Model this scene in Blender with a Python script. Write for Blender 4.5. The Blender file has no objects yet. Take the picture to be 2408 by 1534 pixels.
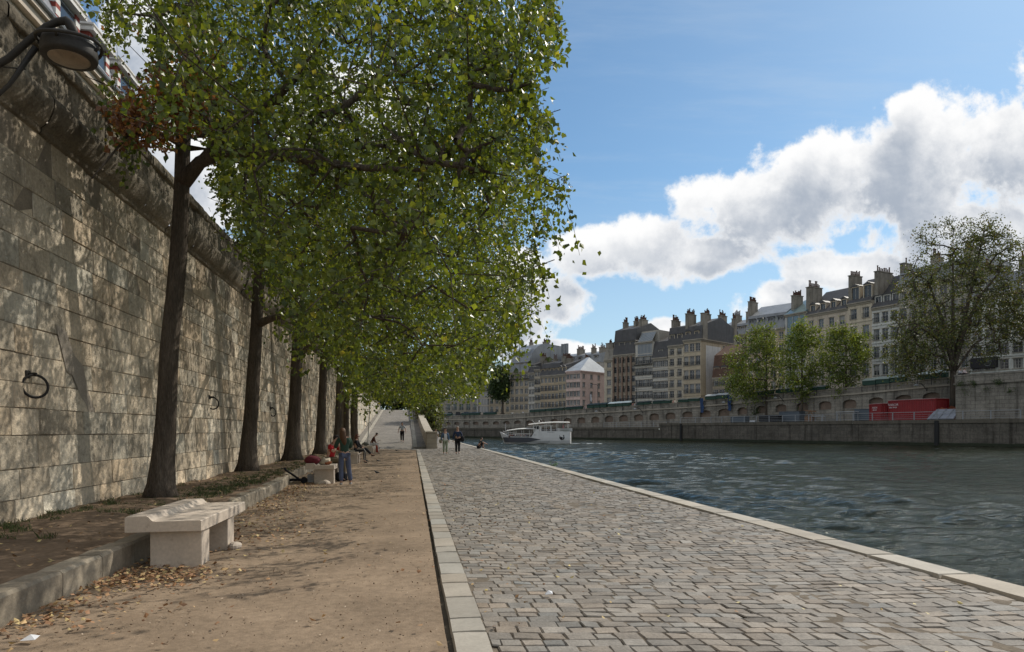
import bpy, math, random
import numpy as np
from mathutils import Vector, Matrix, noise
S = bpy.context.scene
COL = S.collection
R = math.radians
rnd = random.Random(7)
# ------------------------------------------------------------------ camera
F, CX, HV, H = 1600.0, 1204.0, 1012.0, 1.6          # focal length, centre and horizon on a 2408 px wide frame; eye height
YAW = math.atan(234 / F)
ca, sa = math.cos(YAW), math.sin(YAW)
cam = bpy.data.cameras.new('camera'); camo = bpy.data.objects.new('camera', cam); COL.objects.link(camo)
cam.sensor_width = 36; cam.lens = 36 * F / 2408; cam.shift_y = 245 / 2408
cam.clip_start = .05; cam.clip_end = 4000
camo.location = (0, 0, H); camo.rotation_euler = (R(90), 0, -YAW)
S.camera = camo
# ------------------------------------------------------------------ light
SUN_EL, SUN_AZ = R(43), R(54)                        # azimuth clockwise from +Y (the quay)
sd = Vector((math.cos(SUN_EL) * math.sin(SUN_AZ), math.cos(SUN_EL) * math.cos(SUN_AZ), math.sin(SUN_EL)))
sl = bpy.data.lights.new('sun', 'SUN'); sl.energy = 3.2; sl.angle = R(.6); sl.color = (1, .93, .82)
so = bpy.data.objects.new('sun', sl); COL.objects.link(so); so.rotation_euler = sd.to_track_quat('Z', 'Y').to_euler()
S.view_settings.view_transform = 'Standard'; S.view_settings.look = 'None'
S.view_settings.exposure = 0.0; S.view_settings.gamma = 1; S.view_settings.use_curve_mapping = False
S.cycles.max_bounces = 6; S.cycles.diffuse_bounces = 3; S.cycles.glossy_bounces = 3; S.cycles.transmission_bounces = 4
S.cycles.transparent_max_bounces = 4; S.cycles.use_denoising = True
S.cycles.sample_clamp_indirect = 4; S.cycles.sample_clamp_direct = 12; S.cycles.caustics_reflective = False; S.cycles.caustics_refractive = False

class NT:
    """tiny node helper"""
    def __init__(s, tree): s.t = tree; s.n = tree.nodes; s.l = tree.links; s.n.clear()
    def new(s, k, **kw):
        n = s.n.new(k)
        for a, b in kw.items(): setattr(n, a, b)
        return n
    def put(s, sock, v):
        if hasattr(v, 'is_output'): s.l.new(v, sock)
        elif v is not None:
            try: sock.default_value = v
            except Exception: sock.default_value = (*v, 1) if len(v) == 3 else v
    def math(s, op, a, b=None, c=None, clamp=False):
        n = s.new('ShaderNodeMath', operation=op, use_clamp=clamp)
        for i, x in enumerate((a, b, c)):
            if x is not None: s.put(n.inputs[i], x)
        return n.outputs[0]
    def vmath(s, op, a, b=None):
        n = s.new('ShaderNodeVectorMath', operation=op)
        s.put(n.inputs[0], a)
        if b is not None: s.put(n.inputs[1], b)
        return n.outputs['Value'] if op in ('DOT_PRODUCT', 'LENGTH') else n.outputs[0]
    def noise(s, vec, scale, detail=4, rough=.5, dist=0):
        n = s.new('ShaderNodeTexNoise'); s.put(n.inputs['Vector'], vec)
        n.inputs['Scale'].default_value = scale; n.inputs['Detail'].default_value = detail
        n.inputs['Roughness'].default_value = rough; n.inputs['Distortion'].default_value = dist
        return n.outputs['Fac']
    def rng(s, v, a, b, c, d, smooth=False):
        n = s.new('ShaderNodeMapRange'); n.interpolation_type = 'SMOOTHSTEP' if smooth else 'LINEAR'
        s.put(n.inputs[0], v)
        for i, x in enumerate((a, b, c, d)): n.inputs[i + 1].default_value = x
        return n.outputs[0]
    def mix(s, f, a, b, mode='MIX'):
        n = s.new('ShaderNodeMix', data_type='RGBA', blend_type=mode)
        s.put(n.inputs[0], f); s.put(n.inputs[6], a); s.put(n.inputs[7], b)
        return n.outputs[2]
    def comb(s, x, y, z):
        n = s.new('ShaderNodeCombineXYZ')
        for i, v in enumerate((x, y, z)): s.put(n.inputs[i], v)
        return n.outputs[0]
    def mapping(s, vec, scale=(1, 1, 1), rot=(0, 0, 0), loc=(0, 0, 0)):
        n = s.new('ShaderNodeMapping'); s.put(n.inputs[0], vec)
        n.inputs['Scale'].default_value = scale; n.inputs['Rotation'].default_value = rot; n.inputs['Location'].default_value = loc
        return n.outputs[0]

def make_world():
    w = bpy.data.worlds.new('World'); S.world = w; w.use_nodes = True
    k = NT(w.node_tree)
    sky = k.new('ShaderNodeTexSky', sky_type='NISHITA'); sky.sun_disc = False
    sky.sun_elevation = SUN_EL; sky.sun_rotation = SUN_AZ; sky.air_density = 1.0; sky.dust_density = .4; sky.ozone_density = 2.5
    skyc = k.mix(1, k.mix(1, sky.outputs[0], (1, 1, 1, 1), 'MULTIPLY'), (SKYT[0], SKYT[1], SKYT[2], 1), 'MULTIPLY')
    d = k.new('ShaderNodeTexCoord').outputs['Generated']
    dd = k.math('MAXIMUM', k.vmath('DOT_PRODUCT', d, (sa, ca, 0)), .08)
    rr = k.vmath('DOT_PRODUCT', d, (ca, -sa, 0)); zz = k.vmath('DOT_PRODUCT', d, (0, 0, 1))
    X = k.math('MULTIPLY', k.math('DIVIDE', rr, dd), 1.6)      # bearing and height in the vertical plane facing along the river
    Z = k.math('MULTIPLY', k.math('DIVIDE', zz, dd), 1.6)
    P = k.comb(X, Z, 0)
    def blobs(L, X, Z):
        acc = None
        for (u, v, ru, rv) in L:
            x = k.math('MULTIPLY', k.math('SUBTRACT', X, (u - CX) / 1000), 1000 / ru)
            z = k.math('MULTIPLY', k.math('SUBTRACT', Z, (HV - v) / 1000), 1000 / rv)
            r2 = k.math('ADD', k.math('MULTIPLY', x, x), k.math('MULTIPLY', z, z))
            b = k.math('SUBTRACT', 1, r2)
            acc = b if acc is None else k.math('SMOOTH_MAX', acc, b, .25)
        return acc
    def density(dx, dz, fine=True):
        X2 = k.math('ADD', X, dx); Z2 = k.math('ADD', Z, dz); P2 = k.comb(X2, Z2, 0)
        n1 = k.noise(P2, 5.0, 9, .62, .15); n3 = k.noise(k.mapping(P2, loc=(1.3, 5.1, 0)), 15, 6, .6)
        w = k.math('ADD', k.math('MULTIPLY', k.math('SUBTRACT', n1, .5), 3.4), k.math('MULTIPLY', k.math('SUBTRACT', n3, .5), 1.0))
        return k.math('ADD', blobs(CLOUDS, X2, Z2), w), n1, n3
    den, n1, n3 = density(0, 0)
    up, _, _ = density(.028, .052)
    up2, _, _ = density(.05, .11)
    cov = k.rng(den, -.04, .46, 0, 1, True)
    gry = k.math('ADD', k.math('MULTIPLY', k.rng(up, -.1, 1.25, 0, 1, True), .55), k.math('MULTIPLY', k.rng(up2, -.2, 1.1, 0, 1, True), .45))
    gry = k.math('MULTIPLY', gry, k.rng(den, .12, .8, .15, 1, True))
    ccol = k.mix(gry, (1.0, 1.0, 1.0, 1), (.41, .465, .55, 1))
    ci = k.noise(k.mapping(P, scale=(.5, 3.2, 1), rot=(0, 0, .35)), 2.2, 6, .65)
    thin = k.math('MULTIPLY', k.rng(ci, .42, .76, 0, .55, True), k.rng(Z, 0, 1.0, 1, .3))
    low = k.rng(Z, 0, .6, .55, 0)
    base = k.mix(k.math('MAXIMUM', thin, low, clamp=True), skyc, (.62, .71, .80, 1))
    # broken cloud added out of view, behind and overhead, to brighten the shaded facades
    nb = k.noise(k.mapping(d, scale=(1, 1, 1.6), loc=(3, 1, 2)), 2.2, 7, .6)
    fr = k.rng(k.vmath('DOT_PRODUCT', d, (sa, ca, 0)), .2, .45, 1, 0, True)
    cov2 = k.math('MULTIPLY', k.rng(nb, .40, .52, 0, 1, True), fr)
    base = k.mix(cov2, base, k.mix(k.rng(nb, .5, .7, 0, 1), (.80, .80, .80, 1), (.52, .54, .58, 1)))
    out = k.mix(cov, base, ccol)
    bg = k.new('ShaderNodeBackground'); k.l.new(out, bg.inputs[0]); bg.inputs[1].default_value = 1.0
    o = k.new('ShaderNodeOutputWorld'); k.l.new(bg.outputs[0], o.inputs[0])
SKYT = (.092, .113, .115)                            # Nishita strength, per channel (about 0.1)
CLOUDS = [(2330, 350, 330, 165), (2120, 410, 270, 150), (1930, 450, 240, 130), (1750, 490, 190, 105), (2160, 265, 90, 60),
          (1550, 585, 150, 88), (1390, 600, 135, 78), (1680, 600, 150, 55), (2250, 560, 260, 120), (2050, 640, 260, 60), (1850, 700, 120, 55),
          (1300, 700, 130, 75), (1230, 640, 90, 70), (1300, 830, 160, 32), (1560, 775, 60, 32), (1850, 720, 130, 50), (1200, 760, 120, 60),
          (440, 420, 180, 160), (330, 150, 110, 220), (480, 610, 140, 60), (820, 300, 200, 160), (2700, 300, 350, 260), (2800, 700, 320, 180),
          (-500, 100, 500, 300), (3600, -400, 600, 500)]
GREYS = [(1540, 610, 120, 38), (1400, 620, 110, 30), (1950, 530, 190, 50), (2230, 440, 170, 60), (2330, 330, 130, 60), (1740, 530, 120, 34),
         (2000, 660, 150, 35), (1310, 740, 90, 25), (440, 470, 120, 80), (2700, 420, 300, 120)]
make_world()

# ------------------------------------------------------------------ geometry from sight lines
def W(u, v, D):
    r = (u - CX) / F * D
    return Vector((r * ca + D * sa, D * ca - r * sa, H - (v - HV) / F * D))
def G(u, v, z=0.0): return W(u, v, (H - z) * F / (v - HV))
def depth(x, y): return x * sa + y * ca
def YX(D, X): return (D - X * sa) / ca
def proj_np(P):
    D = P[:, 0] * sa + P[:, 1] * ca; r = P[:, 0] * ca - P[:, 1] * sa
    D = np.where(D < .1, .1, D)
    return CX + F * r / D, HV - F * (P[:, 2] - H) / D, D

# ------------------------------------------------------------------ materials
MC = {}
def M(name, col, rough=.85, var=.18, scale=1.5, bump=.3, bscale=30, bdist=.01, streak=0, spot=0, spotcol=(.05, .045, .04), tint=False,
      spec=.3, metal=0, brick=None, squash=(1, 1, 1)):
    if name in MC: return MC[name]
    m = bpy.data.materials.new(name); m.use_nodes = True; MC[name] = m
    k = NT(m.node_tree)
    tc = k.new('ShaderNodeTexCoord').outputs['Object']
    c = (*col, 1)
    if brick:
        bw, bh, mortar, axis = brick
        vec = tc
        sep = k.new('ShaderNodeSeparateXYZ'); k.l.new(tc, sep.inputs[0])
        if axis == 'wall':    # horizontal run by whichever of x,y; use x+y mix
            vec = k.comb(k.math('ADD', k.math('MULTIPLY', sep.outputs[0], .6), k.math('MULTIPLY', sep.outputs[1], -.8)), sep.outputs[2], 0)
        elif axis == 'wally': vec = k.comb(sep.outputs[1], sep.outputs[2], 0)
        b = k.new('ShaderNodeTexBrick'); k.l.new(vec, b.inputs['Vector']); b.inputs['Scale'].default_value = 1
        b.inputs['Brick Width'].default_value = bw; b.inputs['Row Height'].default_value = bh; b.inputs['Mortar Size'].default_value = mortar
        b.inputs['Mortar Smooth'].default_value = .3
        b.inputs['Color1'].default_value = (*[x * 1.12 for x in col], 1); b.inputs['Color2'].default_value = (*[x * .85 for x in col], 1)
        b.inputs['Mortar'].default_value = (*[x * .45 for x in col], 1)
        c = b.outputs['Color']
    vec = k.mapping(tc, scale=squash) if squash != (1, 1, 1) else tc
    n1 = k.noise(vec, scale, 5, .6)
    c = k.mix(1, c, k.mix(k.rng(n1, .25, .75, 0, 1), (1 - var, 1 - var, 1 - var, 1), (1 + var, 1 + var, 1 + var, 1)), 'MULTIPLY')
    n2 = k.noise(vec, scale * 14, 3, .6)
    v2 = var * .6
    c = k.mix(1, c, k.mix(k.rng(n2, .3, .7, 0, 1), (1 - v2,) * 3 + (1,), (1 + v2,) * 3 + (1,)), 'MULTIPLY')
    if streak:
        n3 = k.noise(k.mapping(tc, scale=(1, 1, .07)), 1.6, 5, .6)
        c = k.mix(k.math('MULTIPLY', k.rng(n3, .48, .72, 0, 1, True), streak), c, k.mix(1, c, (.32, .31, .30, 1), 'MULTIPLY'))
    if spot:
        n4 = k.noise(tc, scale * 3.1, 6, .7)
        c = k.mix(k.rng(n4, .56, .66, 0, spot, True), c, (*spotcol, 1))
    if tint:
        at = k.new('ShaderNodeAttribute'); at.attribute_name = 'tint'
        c = k.mix(1, c, at.outputs['Color'], 'MULTIPLY')
    p = k.new('ShaderNodeBsdfPrincipled'); k.put(p.inputs['Base Color'], c)
    p.inputs['Roughness'].default_value = rough; p.inputs['Metallic'].default_value = metal
    p.inputs['Specular IOR Level'].default_value = spec
    if bump:
        nb = k.noise(vec, bscale, 5, .65)
        hgt = nb
        if brick: hgt = k.math('ADD', nb, k.math('MULTIPLY', k.math('SUBTRACT', 1, b.outputs['Fac']), 2.0))
        bn = k.new('ShaderNodeBump'); bn.inputs['Strength'].default_value = bump; bn.inputs['Distance'].default_value = bdist
        k.l.new(hgt, bn.inputs['Height']); k.l.new(bn.outputs[0], p.inputs['Normal'])
    o = k.new('ShaderNodeOutputMaterial'); k.l.new(p.outputs[0], o.inputs[0])
    return m
def plain(name, col, rough=.6, **kw): return M(name, col, rough, var=kw.pop('var', .08), bump=kw.pop('bump', 0), **kw)

# ------------------------------------------------------------------ mesh building
class MB:
    def __init__(s): s.v = []; s.f = []; s.m = []
    def add(s, vs, fs, mat=0):
        b = len(s.v); s.v += [tuple(x) for x in vs]
        for f in fs: s.f.append(tuple(b + i for i in f)); s.m.append(mat)
        return s
    def quad(s, a, b, c, d, mat=0): return s.add([a, b, c, d], [(0, 1, 2, 3)], mat)
    def box(s, x0, x1, y0, y1, z0, z1, mat=0, bev=0):
        if bev:
            X = [x0, x0 + bev, x1 - bev, x1]; Y = [y0, y0 + bev, y1 - bev, y1]; Z = [z0, z0 + bev, z1 - bev, z1]
            vs = []; idx = {}
            def vid(i, j, kk):
                if (i, j, kk) not in idx: idx[(i, j, kk)] = len(vs); vs.append((X[i], Y[j], Z[kk]))
                return idx[(i, j, kk)]
            fs = []
            for kz in (0, 3): 
                q = [vid(1, 1, kz), vid(2, 1, kz), vid(2, 2, kz), vid(1, 2, kz)]; fs.append(q if kz else q[::-1])
            for jy in (0, 3):
                q = [vid(1, jy, 1), vid(2, jy, 1), vid(2, jy, 2), vid(1, jy, 2)]; fs.append(q[::-1] if jy else q)
            for ix in (0, 3):
                q = [vid(ix, 1, 1), vid(ix, 2, 1), vid(ix, 2, 2), vid(ix, 1, 2)]; fs.append(q if ix else q[::-1])
            for (jy, j2) in ((0, 1), (3, 2)):
                for (kz, k2) in ((0, 1), (3, 2)):
                    q = [vid(1, jy, k2), vid(2, jy, k2), vid(2, j2, kz), vid(1, j2, kz)]; fs.append(q)
            for (ix, i2) in ((0, 1), (3, 2)):
                for (kz, k2) in ((0, 1), (3, 2)):
                    fs.append([vid(ix, 1, k2), vid(ix, 2, k2), vid(i2, 2, kz), vid(i2, 1, kz)])
                for (jy, j2) in ((0, 1), (3, 2)):
                    fs.append([vid(ix, j2, 1), vid(ix, j2, 2), vid(i2, jy, 2), vid(i2, jy, 1)])
                    for (kz, k2) in ((0, 1), (3, 2)): fs.append([vid(ix, j2, k2), vid(i2, jy, k2), vid(i2, j2, kz)])
            return s.add(vs, fs, mat)
        v = [(x0, y0, z0), (x1, y0, z0), (x1, y1, z0), (x0, y1, z0), (x0, y0, z1), (x1, y0, z1), (x1, y1, z1), (x0, y1, z1)]
        return s.add(v, [(0, 3, 2, 1), (4, 5, 6, 7), (0, 1, 5, 4), (1, 2, 6, 5), (2, 3, 7, 6), (3, 0, 4, 7)], mat)
    def obox(s, c, ex, ey, hx, hy, z0, z1, mat=0):
        c = Vector(c); ex = Vector((*ex[:2], 0)); ey = Vector((*ey[:2], 0))
        v = []
        for z in (z0, z1):
            for a, b in ((-1, -1), (1, -1), (1, 1), (-1, 1)):
                p = c + ex * hx * a + ey * hy * b; v.append((p.x, p.y, z))
        return s.add(v, [(0, 3, 2, 1), (4, 5, 6, 7), (0, 1, 5, 4), (1, 2, 6, 5), (2, 3, 7, 6), (3, 0, 4, 7)], mat)
    def tube(s, pts, rad, n=8, mat=0, cap=True, ridge=0, seed=0):
        pts = [Vector(p) for p in pts]
        if not hasattr(rad, '__len__'): rad = [rad] * len(pts)
        vs = []; fs = []; up = Vector((0, 0, 1)); pu = None
        for i, p in enumerate(pts):
            t = (pts[min(i + 1, len(pts) - 1)] - pts[max(i - 1, 0)])
            t = t.normalized() if t.length > 1e-9 else up
            if pu is None:
                pu = t.orthogonal().normalized() if abs(t.z) < .9 else (Vector((1, 0, 0)) - t * t.x).normalized()
            else:
                pu = (pu - t * pu.dot(t)); pu = pu.normalized() if pu.length > 1e-6 else t.orthogonal().normalized()
            w = t.cross(pu)
            for j in range(n):
                a = 2 * math.pi * j / n; r = rad[i]
                if ridge: r *= 1 + ridge * (noise.noise(Vector((math.cos(a) * 3.2, math.sin(a) * 3.2, i * .22 + seed))) + .5 * noise.noise(Vector((math.cos(a) * 8, math.sin(a) * 8, i * .5 + seed))))
                vs.append(p + (pu * math.cos(a) + w * math.sin(a)) * r)
        for i in range(len(pts) - 1):
            for j in range(n):
                a = i * n + j; b = i * n + (j + 1) % n
                fs.append((a, b, b + n, a + n))
        if cap: fs.append(tuple(range(n))[::-1]); fs.append(tuple((len(pts) - 1) * n + j for j in range(n)))
        return s.add(vs, fs, mat)
    def lathe(s, prof, c=(0, 0, 0), n=20, mat=0, sx=1, sy=1):
        vs = []; fs = []
        for (r, z) in prof:
            for j in range(n):
                a = 2 * math.pi * j / n; vs.append((c[0] + r * sx * math.cos(a), c[1] + r * sy * math.sin(a), c[2] + z))
        for i in range(len(prof) - 1):
            for j in range(n):
                a = i * n + j; b = i * n + (j + 1) % n; fs.append((a, b, b + n, a + n))
        fs.append(tuple(range(n))[::-1]); fs.append(tuple((len(prof) - 1) * n + j for j in range(n)))
        return s.add(vs, fs, mat)
    def ell(s, c, r, n=10, mat=0):
        prof = [(max(.02, math.sin(math.pi * i / n)), -math.cos(math.pi * i / n)) for i in range(n + 1)]
        b = len(s.v); s.lathe(prof, (0, 0, 0), n + 4, mat)
        rx, ry, rz = r if hasattr(r, '__len__') else (r, r, r)
        for i in range(b, len(s.v)):
            x, y, z = s.v[i]; s.v[i] = (c[0] + x * rx, c[1] + y * ry, c[2] + z * rz)
        return s
    def xform(s, mat, start=0):
        for i in range(start, len(s.v)): s.v[i] = tuple(mat @ Vector(s.v[i]))
        return s
    def prism(s, prof, y0, y1, mat=0):
        n = len(prof); vs = [(x, y0, z) for x, z in prof] + [(x, y1, z) for x, z in prof]
        fs = [(i, (i + 1) % n, (i + 1) % n + n, i + n) for i in range(n)] + [tuple(range(n))[::-1], tuple(range(n, 2 * n))]
        return s.add(vs, fs, mat)
    def build(s, name, mats, parent=None, smooth=False, org=None, loc=None, rotz=0):
        if org is not None: ox, oy, oz = org; s.v = [(x - ox, y - oy, z - oz) for x, y, z in s.v]
        me = bpy.data.meshes.new(name); me.from_pydata(s.v, [], s.f)
        mats = mats if isinstance(mats, (list, tuple)) else [mats]
        for m in mats: me.materials.append(m)
        me.polygons.foreach_set('material_index', s.m)
        if smooth: me.polygons.foreach_set('use_smooth', [True] * len(s.f))
        me.update()
        o = bpy.data.objects.new(name, me); COL.objects.link(o)
        if parent: o.parent = parent
        if loc is not None: o.location = loc
        o.rotation_euler.z = rotz
        return o
def mesh_np(name, V, Fc, mat, tint=None, smooth=False, parent=None, loc=None, perface=None):
    me = bpy.data.meshes.new(name); V = np.ascontiguousarray(V, dtype=np.float32); Fc = np.ascontiguousarray(Fc, dtype=np.int32)
    nf, k = Fc.shape
    me.vertices.add(len(V)); me.vertices.foreach_set('co', V.ravel())
    me.loops.add(nf * k); me.loops.foreach_set('vertex_index', Fc.ravel())
    me.polygons.add(nf); me.polygons.foreach_set('loop_start', np.arange(0, nf * k, k, dtype=np.int32))
    try: me.polygons.foreach_set('loop_total', np.full(nf, k, dtype=np.int32))
    except Exception: pass
    for m in (mat if isinstance(mat, (list, tuple)) else [mat]): me.materials.append(m)
    if perface is not None: me.polygons.foreach_set('material_index', np.ascontiguousarray(perface, dtype=np.int32))
    me.polygons.foreach_set('use_smooth', np.full(nf, smooth, dtype=bool))
    me.update(calc_edges=True)
    if tint is not None:
        a = me.color_attributes.new('tint', 'FLOAT_COLOR', 'POINT')
        t = np.ones((len(V), 4), dtype=np.float32); t[:, :3] = tint; a.data.foreach_set('color', t.ravel())
    me.validate()
    o = bpy.data.objects.new(name, me); COL.objects.link(o)
    if parent: o.parent = parent
    if loc is not None: o.location = loc
    return o
def tag(o, label=None, cat=None, group=None, kind=None):
    if label: o['label'] = label
    if cat: o['category'] = cat
    if group: o['group'] = group
    if kind: o['kind'] = kind
    return o
def thing(name, label, cat, loc=(0, 0, 0), rotz=0, group=None):
    o = bpy.data.objects.new(name, None); COL.objects.link(o); o.empty_display_size = .3
    o.location = loc; o.rotation_euler.z = rotz
    return tag(o, label, cat, group)
def struct(o): o['kind'] = 'structure'; return o
def copy_tree(o, parent=None):
    c = o.copy(); COL.objects.link(c); c.parent = parent
    for ch in list(o.children): copy_tree(ch, c)
    return c
def dup(src, loc, rotz=0, label=None, scale=None):
    c = copy_tree(src); c.location = loc; c.rotation_euler.z = rotz
    if label: c['label'] = label
    if scale: c.scale = (scale,) * 3
    return c
def in_poly(x, y, poly):
    c = np.zeros(len(x), dtype=bool); n = len(poly)
    for i in range(n):
        x1, y1 = poly[i]; x2, y2 = poly[(i + 1) % n]
        cond = ((y1 > y) != (y2 > y))
        with np.errstate(divide='ignore', invalid='ignore'):
            xi = (x2 - x1) * (y - y1) / (y2 - y1 + 1e-12) + x1
        c ^= cond & (x < xi)
    return c
def text_obj(txt, size, mat, parent, loc, rot, name='lettering', depth_=.004):
    cu = bpy.data.curves.new('t', 'FONT'); cu.body = txt; cu.size = size; cu.extrude = depth_; cu.align_x = 'CENTER'; cu.align_y = 'CENTER'
    to = bpy.data.objects.new('t', cu); COL.objects.link(to)
    dg = bpy.context.evaluated_depsgraph_get(); me = bpy.data.meshes.new_from_object(to.evaluated_get(dg))
    bpy.data.objects.remove(to); me.materials.clear(); me.materials.append(mat)
    o = bpy.data.objects.new(name, me); COL.objects.link(o); o.parent = parent; o.location = loc; o.rotation_euler = rot
    return o
def fnoise(X, Y, seed, freqs, amps):
    """cheap smooth noise on arrays"""
    g = np.random.default_rng(seed); z = np.zeros_like(X)
    for f, a in zip(freqs, amps):
        for _ in range(5):
            th = g.uniform(0, 6.28); ph = g.uniform(0, 6.28); ff = f * g.uniform(.7, 1.4)
            z += a / 2.2 * np.sin(ff * (X * math.cos(th) + Y * math.sin(th)) + ph)
    return z
def grid_np(xs, ys, zf):
    X, Y = np.meshgrid(xs, ys); Z = zf(X, Y)
    V = np.stack([X.ravel(), Y.ravel(), Z.ravel()], 1); nx, ny = len(xs), len(ys)
    i = np.arange(nx - 1)[None, :] + nx * np.arange(ny - 1)[:, None]; i = i.ravel()
    return V, np.stack([i, i + 1, i + nx + 1, i + nx], 1)
# ================================================================== THE SETTING, NEAR SIDE
WZ = -0.5                                            # water level
m_sand = M('sand', (.272, .206, .145), .95, .28, .9, .6, 45, .015, spot=.5, spotcol=(.22, .16, .11), spec=.1)
m_soil = M('soil', (.20, .145, .10), .98, .35, 1.3, .6, 25, .02, spot=.5, spotcol=(.10, .075, .05), spec=.1)
m_joint = M('joint_dirt', (.11, .09, .065), .98, .3, 3, .5, 40, .01)
m_jsand = M('joint_sand', (.17, .14, .105), .98, .35, 2, .6, 60, .01)
m_cobble = M('cobble', (.245, .217, .183), .72, .32, 3.2, .8, 28, .008, spot=.35, spotcol=(.13, .11, .09), tint=True, spec=.35)
m_granite = M('granite', (.36, .33, .28), .85, .14, 2.5, .35, 120, .003, tint=True, spec=.3)
m_kerb = M('kerb_stone', (.31, .265, .205), .9, .25, 2, .6, 40, .01, tint=True, streak=.5)
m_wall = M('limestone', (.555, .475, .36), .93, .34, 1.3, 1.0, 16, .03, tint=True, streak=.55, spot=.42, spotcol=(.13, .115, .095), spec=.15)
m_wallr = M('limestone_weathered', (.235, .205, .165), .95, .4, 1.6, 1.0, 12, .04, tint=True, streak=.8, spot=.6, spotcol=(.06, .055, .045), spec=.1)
m_wall2 = M('limestone_clean', (.52, .47, .38), .93, .14, 1.1, .6, 22, .02, tint=True, streak=.2, spec=.15)
m_mortar = M('mortar', (.22, .185, .14), .98, .3, 3)
m_pavefar = M('cobble_far', (.24, .218, .188), .85, .2, .8, .5, 20, .01, brick=(.22, .18, .012, 'flat'))
m_street = plain('asphalt', (.06, .06, .06), .9)
m_bedrock = plain('ground_earth', (.08, .07, .05), .95)

struct(mesh_np('ground', *grid_np(np.array([-1500, 1500.]), np.array([-1500, 1500.]), lambda X, Y: X * 0 - 2.6), m_bedrock))

QL, QR, SL, SR, KX = .30, 5.66, .30, .58, -3.30
def kerb_x(y): return -3.30 - .17 * max(0, min(1, (y - 12) / 8)) - .45 * max(0, min(1, (y - 19) / 6)) - .25 * max(0, min(1, (y - 30) / 20))
YEND = 58.0
# sand path
ys = np.concatenate([np.arange(-6, 16, .09), np.arange(16, YEND + 1.2, .3)])
xs = np.arange(-4.6, .32, .09)
def sandz(X, Y):
    z = fnoise(X, Y, 3, [.7, 2.1, 6, 15], [.012, .008, .006, .004])
    z += .05 * np.exp(-((X + 2.35) / .28) ** 2 - ((Y - 8.6) / .33) ** 2) + .035 * np.exp(-((X + 2.2) / .35) ** 2 - ((Y - 9.5) / .4) ** 2)
    z -= .02 * np.exp(-((X + 2.9) / .5) ** 2 - ((Y - 9.1) / .5) ** 2)
    return z - .012
V, Fc = grid_np(xs, ys, sandz)
V[:, 1] -= np.where(V[:, 1] > YEND - .2, (np.clip((V[:, 0] + 1.2) / 1.5, 0, 1)) ** 2 * 3.0, 0)
struct(mesh_np('sand_path', V, Fc, m_sand, smooth=True))
# soil bed below the wall
ys = np.concatenate([np.arange(-6, 24, .12), np.arange(24, 60, .4)]); xs = np.arange(-6.3, -3.4, .12)
V, Fc = grid_np(xs, ys, lambda X, Y: .25 + fnoise(X, Y, 5, [.6, 2, 6, 14], [.02, .015, .012, .006]) + .05 * np.exp(-((X + 4.8) / .6) ** 2) )
kx = np.array([kerb_x(y) for y in V[:, 1]]) - .1
V[:, 0] = np.where(V[:, 0] > kx, kx, V[:, 0])
struct(mesh_np('soil_bed', V, Fc, m_soil, smooth=True))

# ---- stones: rounded slabs in one sheet
def slabs(cells, z_of, bulge=.006, drop=.035, edge=.1, jit=.012, tilt=.012, seed=1, pat=(0, .5, 1), tintv=.16, warm=.05):
    """cells (n,4,2): corner xy counter-clockwise -> rounded stones"""
    g = np.random.default_rng(seed); n = len(cells)
    cells = cells + g.uniform(-jit, jit, cells.shape)
    t = np.array([0, edge, .36, .64, 1 - edge, 1]); k = len(t)
    U, Vv = np.meshgrid(t, t); U = U.ravel(); Vv = Vv.ravel()
    c = cells
    P = (c[:, None, 0] * ((1 - U) * (1 - Vv))[None, :, None] + c[:, None, 1] * (U * (1 - Vv))[None, :, None]
         + c[:, None, 2] * (U * Vv)[None, :, None] + c[:, None, 3] * ((1 - U) * Vv)[None, :, None])
    ring = (U == 0) | (U == 1) | (Vv == 0) | (Vv == 1)
    ctr = c.mean(1)
    Z = np.where(ring, -drop, 0)[None, :] + bulge * (1 - (2 * U - 1) ** 2 * .9 - (2 * Vv - 1) ** 2 * .6)[None, :]
    Z = Z + g.normal(0, tilt, (n, 1)) * (U - .5)[None, :] * 1.3 + g.normal(0, tilt, (n, 1)) * (Vv - .5)[None, :] * 1.3 + g.normal(0, tilt * .35, (n, 1))
    Z = Z + np.where(ring, 0, 1)[None, :] * g.normal(0, bulge * .3, (n, k * k))
    # rounded corners
    corner = ((U == 0) | (U == 1)) & ((Vv == 0) | (Vv == 1))
    P[:, corner] = P[:, corner] * .90 + ctr[:, None] * .10
    X = P[..., 0]; Y = P[..., 1]; Z = Z + z_of(X, Y)
    Vt = np.stack([X.ravel(), Y.ravel(), Z.ravel()], 1)
    i = (np.arange(k - 1)[None, :] + k * np.arange(k - 1)[:, None]).ravel()
    f = np.stack([i, i + 1, i + k + 1, i + k], 1)
    Fq = (f[None] + (np.arange(n) * k * k)[:, None, None]).reshape(-1, 4)
    b = g.normal(1, tintv, n).clip(.55, 1.5); w = g.normal(0, warm, n)
    T = np.stack([b * (1 + w), b, b * (1 - w)], 1)
    return Vt, Fq, np.repeat(T, k * k, 0)
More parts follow.
